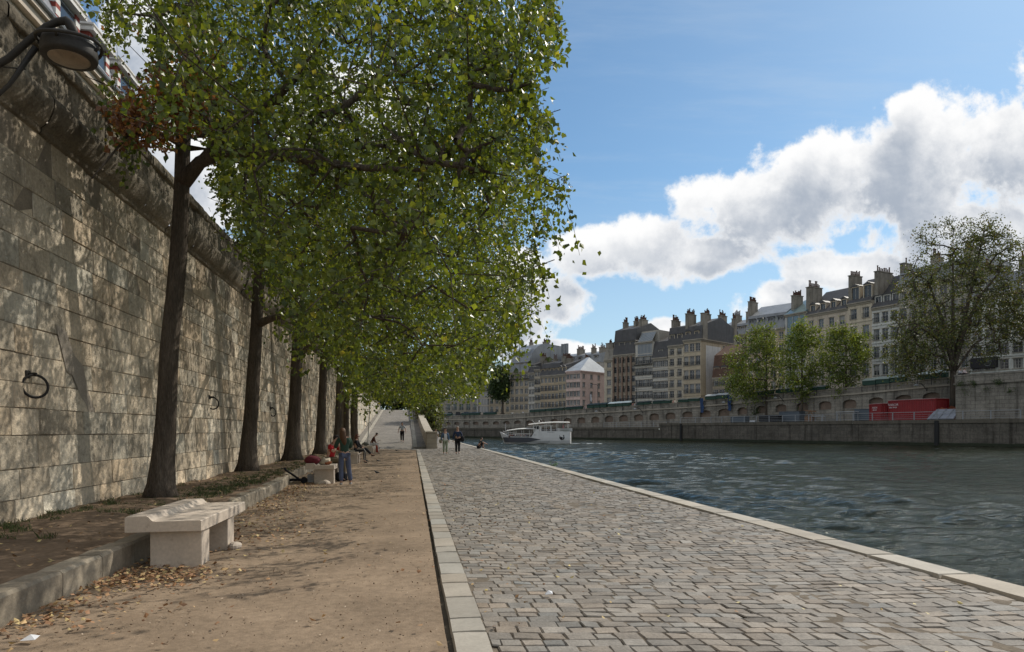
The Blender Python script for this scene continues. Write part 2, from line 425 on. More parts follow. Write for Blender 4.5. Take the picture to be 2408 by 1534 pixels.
def cobble_cells(x0, x1, y0, y1, shear, seed, rh=(.135, .175), sw=(.15, .27)):
    g = np.random.default_rng(seed); out = []; y = y0
    while y < y1:
        h = g.uniform(*rh); x = x0 - g.uniform(0, .15)
        wv = g.uniform(0, 6.28, 3)
        def yy(xx, base): return base + shear * (xx - x0) + .012 * math.sin(1.3 * xx + base * .9) + .008 * math.sin(4.1 * xx + base * 2.3)
        while x < x1 - .06:
            w = g.uniform(*sw); xe = min(x + w, x1); xs_ = max(x, x0)
            if xe - xs_ > .05:
                gp = .002
                out.append([(xs_ + gp, yy(xs_, y) + gp), (xe - gp, yy(xe, y) + gp), (xe - gp, yy(xe, y + h) - gp), (xs_ + gp, yy(xs_, y + h) - gp)])
            x += w
        y += h
    return np.array(out)
qz = lambda X, Y: .0 + .012 * np.sin(X * .9 + Y * .31) + .008 * np.sin(Y * .8)
cc = cobble_cells(SR, QR, 1.2, 62, -.13, 11)
V, Fc, T = slabs(cc, qz, seed=12, bulge=.0012, drop=.012, edge=.05, jit=.0075, tilt=.0045, tintv=.13, warm=.035)
struct(mesh_np('cobble_paving', V, Fc, m_cobble, tint=T, smooth=False))
struct(mesh_np('quay_ground', *grid_np(np.array([-5.9, .45]), np.array([-8., 20, 62]), lambda X, Y: X * 0 - .045), m_joint))
struct(mesh_np('joint_sand', *grid_np(np.arange(.5, 5.8, .05), np.concatenate([np.arange(1, 18, .05), np.arange(18, 62, .4)]), lambda X, Y: qz(X, Y) - .0095 + fnoise(X, Y, 17, [1.1, 4, 13], [.0035, .004, .004])), m_jsand, smooth=True))
# stone strips: granite band, quay coping, kerb
def strip_cells(fx0, fx1, y0, y1, lens, seed):
    g = np.random.default_rng(seed); out = []; y = y0
    while y < y1:
        L = g.uniform(*lens); ye = min(y + L, y1)
        out.append([(fx0(y), y + .004), (fx1(y), y + .004), (fx1(ye), ye - .004), (fx0(ye), ye - .004)]); y = ye
    return np.array(out)
V, Fc, T = slabs(strip_cells(lambda y: SL, lambda y: SR, 1.2, 55.2, (.35, .75), 21), lambda X, Y: X * 0 + .018, bulge=.003, drop=.05, edge=.03, jit=.006, tilt=.003, seed=3, tintv=.1, warm=.02)
# curved end of the strip round the sand
ang = np.linspace(0, 1, 12); curve = [(.30 - 4.9 * a, 55.2 + 3.4 * math.sin(a * math.pi / 2)) for a in ang]
cells = []
for a, b in zip(curve[:-1], curve[1:]):
    cells.append([(a[0], a[1]), (b[0], b[1]), (b[0] + .05, b[1] + .32), (a[0] + .1 if a[0] < .2 else a[0] + .28, a[1] + .3)][::-1])
V2, F2, T2 = slabs(np.array(cells), lambda X, Y: X * 0 + .018, bulge=.003, drop=.05, edge=.03, jit=.004, tilt=.003, seed=4, tintv=.1, warm=.02)
struct(mesh_np('granite_strip', np.vstack([V, V2]), np.vstack([Fc, F2 + len(V)]), m_granite, tint=np.vstack([T, T2])))
V, Fc, T = slabs(strip_cells(lambda y: QR, lambda y: 6.05, -4, 190, (.9, 1.5), 23), lambda X, Y: X * 0 + .035, bulge=.003, drop=.055, edge=.02, jit=.004, tilt=.002, seed=5, tintv=.08, warm=.02)
q = thing('quay_wall', 'near stone quay edge with pale granite coping dropping to the river beside the cobbles', 'wall')
mesh_np('coping', V, Fc, m_granite, tint=T * 1.15, parent=q)
MB().box(5.68, 6.0, -8, 190, -2.5, -.02).build('wall_face', M('quay_masonry', (.2, .18, .15), brick=(.8, .4, .02, 'wally'), streak=.6), q)
# kerb round the bed
kb = thing('kerb', 'weathered raised stone kerb holding the soil bed under the trees', 'kerb')
kb['kind'] = 'structure'; del kb['category']
mb = MB(); y = -4.0; tint = []
while y < 57:
    L = rnd.uniform(.8, 1.15) if y > 3 else 1.0
    for z in (0,): 
        n0 = len(mb.v); x1 = kerb_x(y + L / 2); dz = rnd.uniform(-.012, .012); a = math.atan2(kerb_x(y + L) - kerb_x(y), L)
        sub = 6; w = .27; h = .27 + dz
        prof = [(w, -.1), (w, h * .55), (w - .004, h - .03), (w - .03, h), (.03, h - .004), (0, h - .03), (0, -.1)]
        vs = []; fs = []
        for i in range(sub + 1):
            t = .006 + (L - .012) * i / sub; e = (.02 if i in (0, sub) else 0)
            for (px, pz) in prof:
                ox = noise.noise(Vector((px * 5, (y + t) * 3, pz * 5))) * .014
                vs.append((kerb_x(y + t) - w + px + ox - (e * .5 if px > .1 else 0), y + t, pz + (ox * .5 - e * .6 if pz > .1 else 0)))
        k = len(prof)
        for i in range(sub):
            for j in range(k - 1): fs.append((i * k + j, i * k + j + 1, (i + 1) * k + j + 1, (i + 1) * k + j))
        fs.append(tuple(range(k))); fs.append(tuple(sub * k + j for j in range(k))[::-1])
        mb.add(vs, fs); b = rnd.uniform(.8, 1.15); tint += [(b, b, b * .98)] * len(vs)
    y += L
V = np.array(mb.v)
o = mb.build('kerb_stones', m_kerb, kb)
at = o.data.color_attributes.new('tint', 'FLOAT_COLOR', 'POINT'); t = np.ones((len(V), 4), np.float32); t[:, :3] = tint; at.data.foreach_set('color', t.ravel())

# ---- masonry wall built from blocks
def block_wall(p0, p1, z0, z1, batter, course, lens, seed, chamf=.005, rough=.006, tv=.14, zbase=None):
    g = np.random.default_rng(seed); p0 = np.array(p0, float); p1 = np.array(p1, float)
    L = np.linalg.norm(p1 - p0); ex = (p1 - p0) / L; nr = np.array([ex[1], -ex[0]])
    Q = []; T = []; z = z0; ci = 0
    while z < z1 - .05:
        h = min(g.uniform(*course), z1 - z)
        if z1 - z - h < .15: h = z1 - z
        s = -g.uniform(0, .5)
        while s < L:
            w = g.uniform(*lens); hh = h
            a, b = max(s, 0), min(s + w, L)
            if b - a > .08:
                Q.append((a, b, z, z + hh, g.normal(0, rough))); br = g.normal(1, tv); wv = g.normal(0, .03)
                if g.random() < .1: br *= g.choice([.84, 1.25]); 
                T.append((br * (1 + wv), br, br * (1 - wv)))
            s += w
        z += h; ci += 1
    n = len(Q); Q = np.array(Q); c = chamf; m = .006
    tt = np.array([0, 1, 2, 3]); A_, B_ = np.meshgrid(tt, tt); A_ = A_.ravel(); B_ = B_.ravel()
    def coords(lo, hi, tk): return np.choose(tk, [lo + m, lo + m + c, hi - m - c, hi - m])
    Sx = np.stack([coords(Q[:, 0], Q[:, 1], np.full(n, a)) for a in A_], 1)
    Zx = np.stack([coords(Q[:, 2], Q[:, 3], np.full(n, b)) for b in B_], 1)
    inner = ((A_ == 1) | (A_ == 2)) & ((B_ == 1) | (B_ == 2))
    Dx = np.where(inner, Q[:, 4:5], -.016) + np.where(inner, g.normal(0, .003, (n, 16)), 0)
    Sx = Sx + np.where(inner, g.normal(0, .006, (n, 16)), 0); Zx = Zx + np.where(inner, g.normal(0, .006, (n, 16)), 0)
    Dx = Dx - batter * (Zx - z0)
    V = np.stack([p0[0] + ex[0] * Sx + nr[0] * Dx, p0[1] + ex[1] * Sx + nr[1] * Dx, Zx], 2).reshape(-1, 3)
    i = (np.arange(3)[None, :] + 4 * np.arange(3)[:, None]).ravel(); f = np.stack([i, i + 1, i + 5, i + 4], 1)
    Fq = (f[None] + (np.arange(n) * 16)[:, None, None]).reshape(-1, 4)
    return V, Fq, np.repeat(np.array(T), 16, 0)
BAT = .045; WX0 = -5.72
bw = thing('embankment_wall', 'tall dappled limestone embankment wall with projecting cornice along the tree bed', 'wall')
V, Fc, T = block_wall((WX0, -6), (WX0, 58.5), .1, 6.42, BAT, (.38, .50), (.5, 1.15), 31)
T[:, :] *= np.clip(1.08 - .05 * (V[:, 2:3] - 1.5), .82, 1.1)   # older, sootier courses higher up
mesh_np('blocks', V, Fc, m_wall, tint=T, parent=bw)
mb = MB(); xt = WX0 - BAT * 6.3
mb.quad((WX0 - .011, -6, 0), (WX0 - .011, 58.5, 0), (xt - .011, 58.5, 6.42), (xt - .011, -6, 6.42))
mb.quad((WX0 - .02, 58.5, 0), (-9, 58.5, 0), (-9, 58.5, 7.6), (xt - .02, 58.5, 7.6))
mb.build('mortar_bed', m_mortar, bw)
# cornice + parapet in long stones
def run(prof, y0, y1, lens, mat, name, amp, seed, parent, seg=.12, tv=.12):
    r = random.Random(seed); V = []; Fq = []; T = []; y = y0
    while y < y1:
        L = min(r.uniform(*lens), y1 - y); ns = max(2, int(L / seg)); k = len(prof); b0 = len(V); br = r.gauss(1, tv); dx = r.gauss(0, .008)
        for i in range(ns + 1):
            t = y + .006 + (L - .012) * i / ns; e = .015 if i in (0, ns) else 0
            for j, (px, pz) in enumerate(prof):
                nn = noise.noise(Vector((px * 4 + seed, t * 2.3, pz * 4))) * amp + noise.noise(Vector((px * 9, t * 8, pz * 9 + seed))) * amp * .6
                V.append((xt + px + dx + nn - e, t, pz + nn * .4)); T.append((br, br, br * .97))
        for i in range(ns):
            for j in range(k - 1):
                a = b0 + i * k + j; Fq.append((a, a + k, a + k + 1, a + 1))
        y += L
    return mesh_np(name, np.array(V), np.array(Fq), mat, tint=np.array(T), smooth=True, parent=parent)
corn = [(-.02, 6.40), (.02, 6.42), (.045, 6.44), (.05, 6.51), (.10, 6.55), (.16, 6.63), (.215, 6.74), (.25, 6.85), (.26, 6.93), (.25, 6.99), (.21, 7.03), (.16, 7.05)]
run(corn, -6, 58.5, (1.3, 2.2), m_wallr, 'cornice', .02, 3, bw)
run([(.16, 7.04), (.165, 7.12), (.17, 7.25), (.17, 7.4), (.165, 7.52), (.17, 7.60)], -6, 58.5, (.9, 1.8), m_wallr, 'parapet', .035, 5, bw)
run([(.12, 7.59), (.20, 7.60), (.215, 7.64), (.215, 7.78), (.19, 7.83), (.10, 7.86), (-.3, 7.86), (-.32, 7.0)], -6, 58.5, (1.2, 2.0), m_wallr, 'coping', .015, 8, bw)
# repaired cement scar
sc = MB(); pts = [(11.0, 3.35), (11.35, 3.3), (11.6, 2.9), (11.9, 2.75), (12.05, 2.3), (12.3, 1.9), (12.1, 1.75), (11.95, 2.05), (11.75, 2.2), (11.5, 2.55), (11.3, 2.6), (11.15, 3.0)]
sc.add([(WX0 - BAT * z + .016, y + 1.25, z) for y, z in pts] , [tuple(range(len(pts)))]).build('cement_patch', M('cement', (.36, .315, .26), .95, .2, 2, .6, 25, .02), bw)
# lower wall along the ramp
RW = [(-5.35, 57.2), (-5.05, 80), (-4.95, 112)]
w2 = thing('ramp_wall', 'pale clean-cut stone wall rising beside the cobbled ramp beyond the trees', 'wall')
Vs = []; Fs = []; Ts = []; o_ = 0
for i in range(2):
    V, Fc, T = block_wall(RW[i], RW[i + 1], -.2, 5.6, .03, (.42, .5), (.7, 1.3), 41 + i, tv=.07)
    Vs.append(V); Fs.append(Fc + o_); Ts.append(T); o_ += len(V)
mesh_np('blocks', np.vstack(Vs), np.vstack(Fs), m_wall2, tint=np.vstack(Ts), parent=w2)
mb = MB()
for i in range(2):
    a, b = RW[i], RW[i + 1]
    mb.quad((a[0] - .02, a[1], -.2), (b[0] - .02, b[1], -.2), (b[0] - .2, b[1], 5.6), (a[0] - .2, a[1], 5.6))
    mb.add([(a[0] - .1, a[1], 5.6), (b[0] - .1, b[1], 5.6), (b[0] - .6, b[1], 5.6), (a[0] - .6, a[1], 5.6), (a[0] - .1, a[1], 5.85), (b[0] - .1, b[1], 5.85), (b[0] - .6, b[1], 5.85), (a[0] - .6, a[1], 5.85)],
           [(0, 1, 5, 4), (4, 5, 6, 7), (3, 0, 4, 7), (1, 2, 6, 5)])
mb.quad((-5.37, 57.2, -.2), (-5.37, 57.2, 5.6), (-9, 57.2, 5.6), (-9, 57.2, -.2))
mb.build('backing', m_mortar, w2)
# upper street levels on the left
struct(mesh_np('street', *grid_np(np.array([-300., -6.25]), np.array([-60., 58.4]), lambda X, Y: X * 0 + 6.9), m_street))
struct(mesh_np('street', *grid_np(np.array([-300., -5.4]), np.array([58.4, 200.]), lambda X, Y: X * 0 + 4.6), m_street))

# ---- ramp
RY0, RS = 59.0, .10
def rz(y): return max(0, (y - RY0)) * RS
def rl(y): return -4.42 + .002 * (y - RY0)
def rr_(y): return .06 - .5 * ((y - RY0) / 46)
rows = np.linspace(RY0, 106, 40)
mb = MB()
for a, b in zip(rows[:-1], rows[1:]): mb.quad((rl(a), a, rz(a) + .01), (rr_(a), a, rz(a) + .01), (rr_(b), b, rz(b) + .01), (rl(b), b, rz(b) + .01))
struct(mb.build('ramp', m_pavefar))
cr = cobble_cells(-4.6, 5.6, 55.6, 59.2, 0, 61)   # flat cobbles between sand and ramp
cr = cr[(cr[:, :, 0].mean(1) < .62)]
keep = []
for c in cr:
    x, y = c.mean(0); t = min(1, max(0, (.3 - x) / 4.9)); keep.append(y > 55.7 + 3.4 * math.sin(t * math.pi / 2) + .1)
V, Fc, T = slabs(cr[np.array(keep)], qz, seed=62)
struct(mesh_np('cobble_paving', V, Fc, m_cobble, tint=T, smooth=True))
mb = MB()    # left strip + left footway, right gutter band + footway
for a, b in zip(rows[:-1], rows[1:]):
    for (f0, f1, dz) in ((lambda y: rl(y) - .3, rl, .06), (lambda y: rr_(y), lambda y: rr_(y) + .35, .07)):
        mb.quad((f0(a), a, rz(a) + dz), (f1(a), a, rz(a) + dz), (f1(b), b, rz(b) + dz), (f0(b), b, rz(b) + dz))
        mb.quad((f1(a), a, rz(a) + dz), (f1(a), a, rz(a) - .1), (f1(b), b, rz(b) - .1), (f1(b), b, rz(b) + dz))
        mb.quad((f0(a), a, rz(a) + dz), (f0(a), a, rz(a) - .1), (f0(b), b, rz(b) - .1), (f0(b), b, rz(b) + dz))
struct(mb.build('ramp_kerb', M('ramp_kerb_stone', (.40, .37, .31), .9, .12, brick=(3, .9, .02, 'flat'))))
def par_x(y): return 1.22 - .92 * ((y - RY0) / 46) ** .9 if y > RY0 else 1.22
mb = MB()
for a, b in zip(rows[:-1], rows[1:]):
    mb.quad((-5.6, a, rz(a) + .05), (rl(a) - .3, a, rz(a) + .05), (rl(b) - .3, b, rz(b) + .05), (-5.6, b, rz(b) + .05))
    mb.quad((rr_(a) + .35, a, rz(a) + .055), (par_x(a) + .3, a, rz(a) + .055), (par_x(b) + .3, b, rz(b) + .055), (rr_(b) + .35, b, rz(b) + .055))
mb.quad((rr_(RY0), RY0, .17), (par_x(RY0), RY0, .17), (par_x(RY0), RY0, -.1), (rr_(RY0), RY0, -.1))
struct(mb.build('ramp_footway', m_pavefar))
# parapet of the ramp with its end block
rp = thing('ramp_parapet', 'solid stone parapet with a broad square end block at the foot of the ramp', 'wall')
m_par = M('parapet_stone', (.36, .315, .25), .92, .25, 1.2, .6, 20, .02, streak=.5, brick=(1.1, .45, .008, 'wally'))
m_parx = M('parapet_cap', (.42, .375, .30), .92, .2, 1.2, .6, 20, .02)
mb = MB(); mc = MB(); rows2 = np.linspace(RY0 + .6, 106, 40); hp = .95
for a, b in zip(rows2[:-1], rows2[1:]):
    xa, xb = par_x(a), par_x(b); za, zb = rz(a) + hp + .25 * math.exp(-(a - RY0) / 4), rz(b) + hp + .25 * math.exp(-(b - RY0) / 4); wa, wb = .62, .62
    mb.quad((xa, a, -.3), (xb, b, -.3), (xb, b, zb), (xa, a, za)); mb.quad((xa + wa, a, za), (xb + wb, b, zb), (xb + wb, b, -.3), (xa + wa, a, -.3))
    mc.quad((xa - .04, a, za + .002), (xb - .04, b, zb + .002), (xb - .04, b, zb + .17), (xa - .04, a, za + .17))
    mc.quad((xa - .04, a, za + .17), (xb - .04, b, zb + .17), (xb + wb + .04, b, zb + .17), (xa + wa + .04, a, za + .17))
    mc.quad((xa + wa + .04, a, za + .17), (xb + wb + .04, b, zb + .17), (xb + wb + .04, b, zb), (xa + wa + .04, a, za))
mb.build('parapet_body', m_par, rp); mc.build('coping', m_parx, rp)
MB().box(1.18, 2.10, RY0 - .25, RY0 + .7, -.1, 1.32, bev=.03).box(1.15, 2.13, RY0 - .3, RY0 + .72, -.1, .26, bev=.02).box(1.14, 2.14, RY0 - .29, RY0 + .74, 1.32, 1.5, bev=.03).build('end_block', m_par, rp)
# quay beyond the parapet, street at the ramp top
mb = MB().quad((1.2, 61.5, -.01), (5.7, 61.5, -.01), (5.7, 190, -.01), (-6, 190, -.01)).quad((1.2, 61.5, -.01), (-6, 190, -.01), (-6, 106, -.01), (0, 106, -.01))
struct(mb.build('lower_quay', m_pavefar))
mb = MB().quad((-60, 106, rz(106)), (1, 106, rz(106)), (1, 190, rz(106)), (-60, 190, rz(106))).quad((1, 106, 0), (1, 190, 0), (1, 190, rz(106)), (1, 106, rz(106)))
struct(mb.build('upper_street', m_street))

# ---- river
m_water = bpy.data.materials.new('river_water'); m_water.use_nodes = True; k = NT(m_water.node_tree)
tc = k.new('ShaderNodeNewGeometry').outputs['Position']
pn = k.new('ShaderNodeBsdfPrincipled'); big = k.noise(k.mapping(tc, scale=(.03, .09, 1)), 1, 4, .6)
k.put(pn.inputs['Base Color'], k.mix(k.rng(big, .35, .65, 0, 1), (.009, .014, .007, 1), (.019, .019, .009, 1)))
pn.inputs['Roughness'].default_value = .04; pn.inputs['IOR'].default_value = 1.33; pn.inputs['Specular IOR Level'].default_value = .5
w1 = k.noise(k.mapping(tc, scale=(1.0, 4.2, 1), rot=(0, 0, .12)), 3.0, 4, .6, .1); w2_ = k.noise(k.mapping(tc, scale=(1, 2.8, 1), rot=(0, 0, -.2)), 1.3, 3, .5, .2)
gust = k.rng(k.noise(k.mapping(tc, scale=(.05, .11, 1)), 1, 3, .6), .3, .7, .35, 1.3)
bn = k.new('ShaderNodeBump'); bn.inputs['Strength'].default_value = 1.0; bn.inputs['Distance'].default_value = .07
k.l.new(k.math('MULTIPLY', k.math('ADD', w1, k.math('MULTIPLY', w2_, .6)), gust), bn.inputs['Height']); 
df = k.new('ShaderNodeBsdfDiffuse'); k.l.new(pn.inputs['Base Color'].links[0].from_socket, df.inputs[0]); gl = k.new('ShaderNodeBsdfGlossy'); gl.inputs['Roughness'].default_value = .05; gl.inputs[0].default_value = (.90, .93, .88, 1)
fr = k.new('ShaderNodeFresnel'); fr.inputs[0].default_value = 1.33; k.l.new(bn.outputs[0], fr.inputs['Normal']); k.l.new(bn.outputs[0], gl.inputs['Normal']); k.l.new(bn.outputs[0], df.inputs['Normal'])
mx = k.new('ShaderNodeMixShader'); k.l.new(k.math('MULTIPLY', fr.outputs[0], .78), mx.inputs[0]); k.l.new(df.outputs[0], mx.inputs[1]); k.l.new(gl.outputs[0], mx.inputs[2])
k.n.remove(pn)
oo = k.new('ShaderNodeOutputMaterial'); k.l.new(mx.outputs[0], oo.inputs[0])
nr_, nc_ = 860, 640
Ds = 5.5 * (270 / 5.5) ** np.linspace(0, 1, nr_); us = np.linspace(820, 3300, nc_)
Rr = (us[None, :] - CX) / F * Ds[:, None]; Dd = np.repeat(Ds[:, None], nc_, 1)
X = Rr * ca + Dd * sa; Y = Dd * ca - Rr * sa
g = np.random.default_rng(9); Z = np.zeros_like(X)
env = .55 + .45 * np.sin(X * .11 + Y * .05) * np.sin(Y * .07 - X * .03 + 1)
for i in range(60):
    lam = .26 * (11 ** g.random()); th = g.normal(1.40, .36); kk = 6.283 / lam
    ph = kk * (X * math.cos(th) + Y * math.sin(th)) + g.uniform(0, 6.28) + .8 * np.sin(X * .7 + i) + .6 * np.sin(Y * .5 + 2 * i)
    Z += .0108 * lam ** .95 * np.sin(ph) * np.clip(45 * lam / Dd, 0, 1) * (.6 + .4 * np.sin(X * .23 + Y * .31 + i * 1.7))
Z = Z * env * 1.25
V = np.stack([X.ravel(), Y.ravel(), (WZ + Z).ravel()], 1)
i = (np.arange(nc_ - 1)[None, :] + nc_ * np.arange(nr_ - 1)[:, None]).ravel()
struct(mesh_np('water', V, np.stack([i, i + 1, i + nc_ + 1, i + nc_], 1), m_water, smooth=True))
struct(mesh_np('water', *grid_np(np.array([5.9, 400.]), np.array([-200., 400.]), lambda X, Y: X * 0 + WZ - .12), m_water))
# ================================================================== NEAR OBJECTS
m_bench = M('bench_stone', (.55, .47, .385), .75, .16, 2, .4, 60, .005, streak=.25, spot=.5, spotcol=(.30, .24, .19), spec=.3)
m_iron = M('iron', (.022, .02, .018), .55, .3, 5, .3, 60, .004, metal=.3)
def make_bench(label, x, y):
    t = thing('stone_bench', label, 'bench', (x, y, 0), 0, 'stone benches along the sand path')   # origin: right near corner of the slab, on the ground
    W_, L_ = -.84, 2.1
    prof = [(0.0, .425), (0, .545), (-.012, .555), (-.50, .548), (-.54, .553), (-.565, .575), (-.585, .602), (-.605, .612), (W_ + .012, .606), (W_, .595), (W_, .42)]
    mb = MB(); n = len(prof); seg = 14
    vs = []; fs = []
    for i in range(seg + 1):
        yy = L_ * i / seg; e = .008 if i in (0, seg) else 0
        for (px, pz) in prof: vs.append((px + (e if px < -.4 else -e) * .6 + 0, yy, pz - (e if pz > .5 else -e) * .5))
    for i in range(seg):
        for j in range(n): a = i * n + j; b = i * n + (j + 1) % n; fs.append((a, b, b + n, a + n))
    fs.append(tuple(range(n))[::-1]); fs.append(tuple(seg * n + j for j in range(n)))
    mb.add(vs, fs).build('slab', m_bench, t)
    for (a, b) in ((.10, .40), (1.24, 1.56)):
        MB().box(-.60, -.025, a, b, -.08, .424, bev=.008).build('leg', m_bench, t)
    return t
b1 = make_bench('empty pale stone bench in the foreground beside the raised kerb', -2.43, 8.36)
b2 = dup(b1, (-2.32, 20.95, 0), 0, 'stone bench carrying a maroon backpack and a cream cloth bag')
b3 = dup(b1, (-2.58, 33.3, 0), 0, 'stone bench under the woman in black with crossed legs')
b4 = dup(b1, (-2.66, 46.4, 0), 0, 'farthest stone bench, under the person bent over reading')
# loose rubble stone by the bench
def rock(name, label, c, r, mat, seed, cat='stone'):
    mb = MB().ell((0, 0, 0), r, 7)
    mb.v = [tuple(Vector(v) * (1 + .35 * noise.noise(Vector(v) * 9 + Vector((seed, 0, 0))))) for v in mb.v]
    return tag(mb.build(name, mat, loc=c), label, cat)
rock('loose_stone', 'fist-sized grey stone lying at the far leg of the foreground bench', (-2.36, 9.62, .04), (.09, .11, .07), m_bench, 1)
rock('loose_stone', 'flat pale stone half buried before the bench with the backpack', (-2.62, 20.85, .03), (.2, .12, .09), m_bench, 5)

# mooring rings on the walls
def make_ring(label, y, z, ang=0, r=.165, x=None, grp='iron mooring rings on the tall wall'):
    x = WX0 - BAT * z if x is None else x
    t = thing('mooring_ring', label, 'mooring ring', (x, y, z), 0, grp)
    mb = MB(); pts = []
    for i in range(25):
        a = 2 * math.pi * i / 24; rr = r
        pts.append(Vector((0, math.sin(a) * rr, math.cos(a) * rr - r)))
    mb.tube(pts, .02, 8, cap=False)
    mb.xform(Matrix.Rotation(ang, 4, 'Z') @ Matrix.Rotation(-.12, 4, 'Y'))
    mb.xform(Matrix.Translation((.1, 0, 0)))
    mb.build('ring', m_iron, t, smooth=True)
    MB().tube([(-.05, 0, .01), (.13, 0, .01)], .028, 8).box(-.01, .02, -.06, .06, -.05, .07, bev=.01).build('staple', m_iron, t)
    return t
p = W(75, 882, 10.42); make_ring('big iron mooring ring nearest the camera on the dappled wall', p.y, p.z, -.75, .175)
Y2 = W(490, 935, 1600 * 5.85 / ca / 480); make_ring('edge-on iron ring hanging between the first and second tree trunks', Y2.y, Y2.z, 1.35, .17)
Y3 = W(634, 960, 1600 * 5.85 / ca / 336); make_ring('iron ring on the wall between the second and third tree trunks', Y3.y, Y3.z, .9, .17)
for (u, v, lab) in ((857, 992, 'left ring of the pair on the pale ramp wall'), (864.5, 994, 'right ring of the pair on the pale ramp wall')):
    D = 1600 * 5.25 / ca / (970 - u); P = W(u, v, D - 1.2); make_ring('small iron ' + lab, P.y, P.z, .9, .25, x=-5.36 + .013 * (P.y - 57), grp='rings on the ramp wall')

# wall lamp
hp_ = W(163, 118, 6.9)
m_lens = M('dusty_glass', (.22, .17, .12), .35, .35, 9, .3, 30, .004, spec=.5)
m_lampg = M('lamp_paint', (.03, .028, .025), .6, .3, 4, .2, 50, .004)
lp = thing('wall_lamp', 'dark round street lamp on a curved iron arm high on the embankment wall', 'street lamp', (hp_.x, hp_.y, 5.36))
MB().lathe([(.20, .0), (.245, .005), (.255, .03), (.25, .12), (.235, .17), (.19, .205), (.1, .225), (.04, .235), (.03, .26)], n=32).build('lamp_head', m_lampg, lp, smooth=True)
MB().lathe([(.05, -.032), (.12, -.024), (.17, -.008), (.2, .006)], n=32).build('lens', m_lens, lp, smooth=True)
ring = [(math.cos(a) * .285, math.sin(a) * .285, .15 + .02 * math.cos(2 * a)) for a in [i * 2 * math.pi / 32 for i in range(33)]]
mb = MB().tube(ring, .017, 8, cap=False)
for a in (0, math.pi, math.pi / 2, -math.pi / 2): mb.tube([(math.cos(a) * .285, math.sin(a) * .285, .15), (math.cos(a) * .24, math.sin(a) * .24, .10)], .016, 6)
mb.build('guard_ring', m_lampg, lp, smooth=True)
hx = hp_.x; arm = [(-5.85 - hx, 0, -1.35), (-5.55 - hx, 0, -1.2), (-5.0 - hx, 0, -.78), (-4.4 - hx, 0, -.32), (-4.0 - hx, 0, -.03), (-3.8 - hx, 0, .18), (-3.66 - hx, 0, .31), (-3.55 - hx, 0, .375), (-3.47 - hx, 0, .39), (-.0, 0, .36), (.035, 0, .30), (.04, 0, .24)]
MB().tube(arm, [.04, .04, .038, .036, .034, .034, .035, .037, .042, .048, .046, .042], 12).build('arm', m_lampg, lp, smooth=True)
MB().tube([(-.31, 0, .1), (-4.0 - hx, 0, -.3), (-5.9 - hx, 0, -2.3)], [.03, .02, .02], 8).tube([(-3.85 - hx, 0, -.13), (-4.1 - hx, 0, -.12)], .008, 5).build('brace', m_lampg, lp, smooth=True)

# far bracket lamps are copies of this shape, built later
# leaning dead pole / branch on the wall
MB()
# ------------------------------------------------------------------ fallen leaves, grass, grit
def scatter_leaves(name, P, size, cols, mat, seed, kind='stuff', flat=.35, smin=.5):
    g = np.random.default_rng(seed); n = len(P)
    L = size * g.uniform(smin, 1.2, n)
    th = g.uniform(0, 6.283, n); t = np.stack([np.cos(th), np.sin(th), g.normal(0, flat, n)], 1); t /= np.linalg.norm(t, axis=1)[:, None]
    nv = np.stack([g.normal(0, flat, n), g.normal(0, flat, n), np.ones(n)], 1); s = np.cross(t, nv); s /= np.linalg.norm(s, axis=1)[:, None]
    nv = np.cross(s, t); nv[nv[:, 2] < 0] *= -1
    cur = g.uniform(.05, .45, n)[:, None] * L[:, None]
    a = P - t * L[:, None] * .5 + nv * cur * .5; b = P + s * L[:, None] * .36; c = P + t * L[:, None] * .5 + nv * cur * .5; d = P - s * L[:, None] * .36 + nv * cur * .3
    V = np.stack([a, b, c, d], 1).reshape(-1, 3); V[:, 2] += .012
    Fq = np.arange(4 * n).reshape(-1, 4)
    T = np.array(cols)[g.integers(0, len(cols), n)] * g.uniform(.6, 1.25, n)[:, None]
    return mesh_np(name, V, Fq, mat, tint=np.repeat(T, 4, 0))
m_dead = M('dead_leaf', (1, 1, 1), .7, .15, 20, 0, tint=True, spec=.25)
g = np.random.default_rng(77)
def near(cx, cy, sx, sy, n): return np.stack([g.normal(cx, sx, n), g.normal(cy, sy, n)], 1)
pts = [near(-2.95, 7.75, .42, .35, 620), near(-2.6, 8.0, .35, .22, 260), near(-3.15, 6.6, .15, .5, 160), near(-2.9, 6.3, .5, .35, 120), near(-3.15, 9.2, .1, .8, 120), near(-2.3, 10.6, .5, .8, 260),
       near(-2.9, 12.6, .45, 2.2, 420), near(-3.1, 16, .4, 2.5, 600), near(-3.2, 19.2, .35, 1.5, 420), near(-3.4, 27, .4, 4, 400),
       np.stack([g.uniform(-3.3, .3, 520), g.uniform(3, 40, 520)], 1), np.stack([g.uniform(.6, 1.6, 110), g.uniform(3, 24, 110)], 1)]
P2 = np.vstack(pts); kxx = np.array([kerb_x(y) for y in P2[:, 1]])
P2 = P2[(P2[:, 0] > kxx + .04) & (P2[:, 1] > 2.5)]
P3 = np.column_stack([P2, np.full(len(P2), .004) + g.uniform(0, .02, len(P2))])
tag(scatter_leaves('fallen_leaves', P3, .062, [(.42, .25, .13), (.30, .16, .08), (.50, .34, .17), (.20, .11, .06), (.55, .42, .20), (.36, .2, .11)], m_dead, 5), kind='stuff')
P2 = np.stack([g.uniform(-5.6, -3.5, 1500), g.uniform(4, 50, 1500)], 1)
tag(scatter_leaves('fallen_leaves', np.column_stack([P2, np.full(len(P2), .30)]), .06, [(.42, .28, .15), (.3, .18, .09), (.5, .4, .18), (.22, .13, .07)], m_dead, 6), kind='stuff')
P2 = np.stack([g.uniform(.7, 5.6, 330), 3 + 35 * g.random(330) ** 1.3], 1)
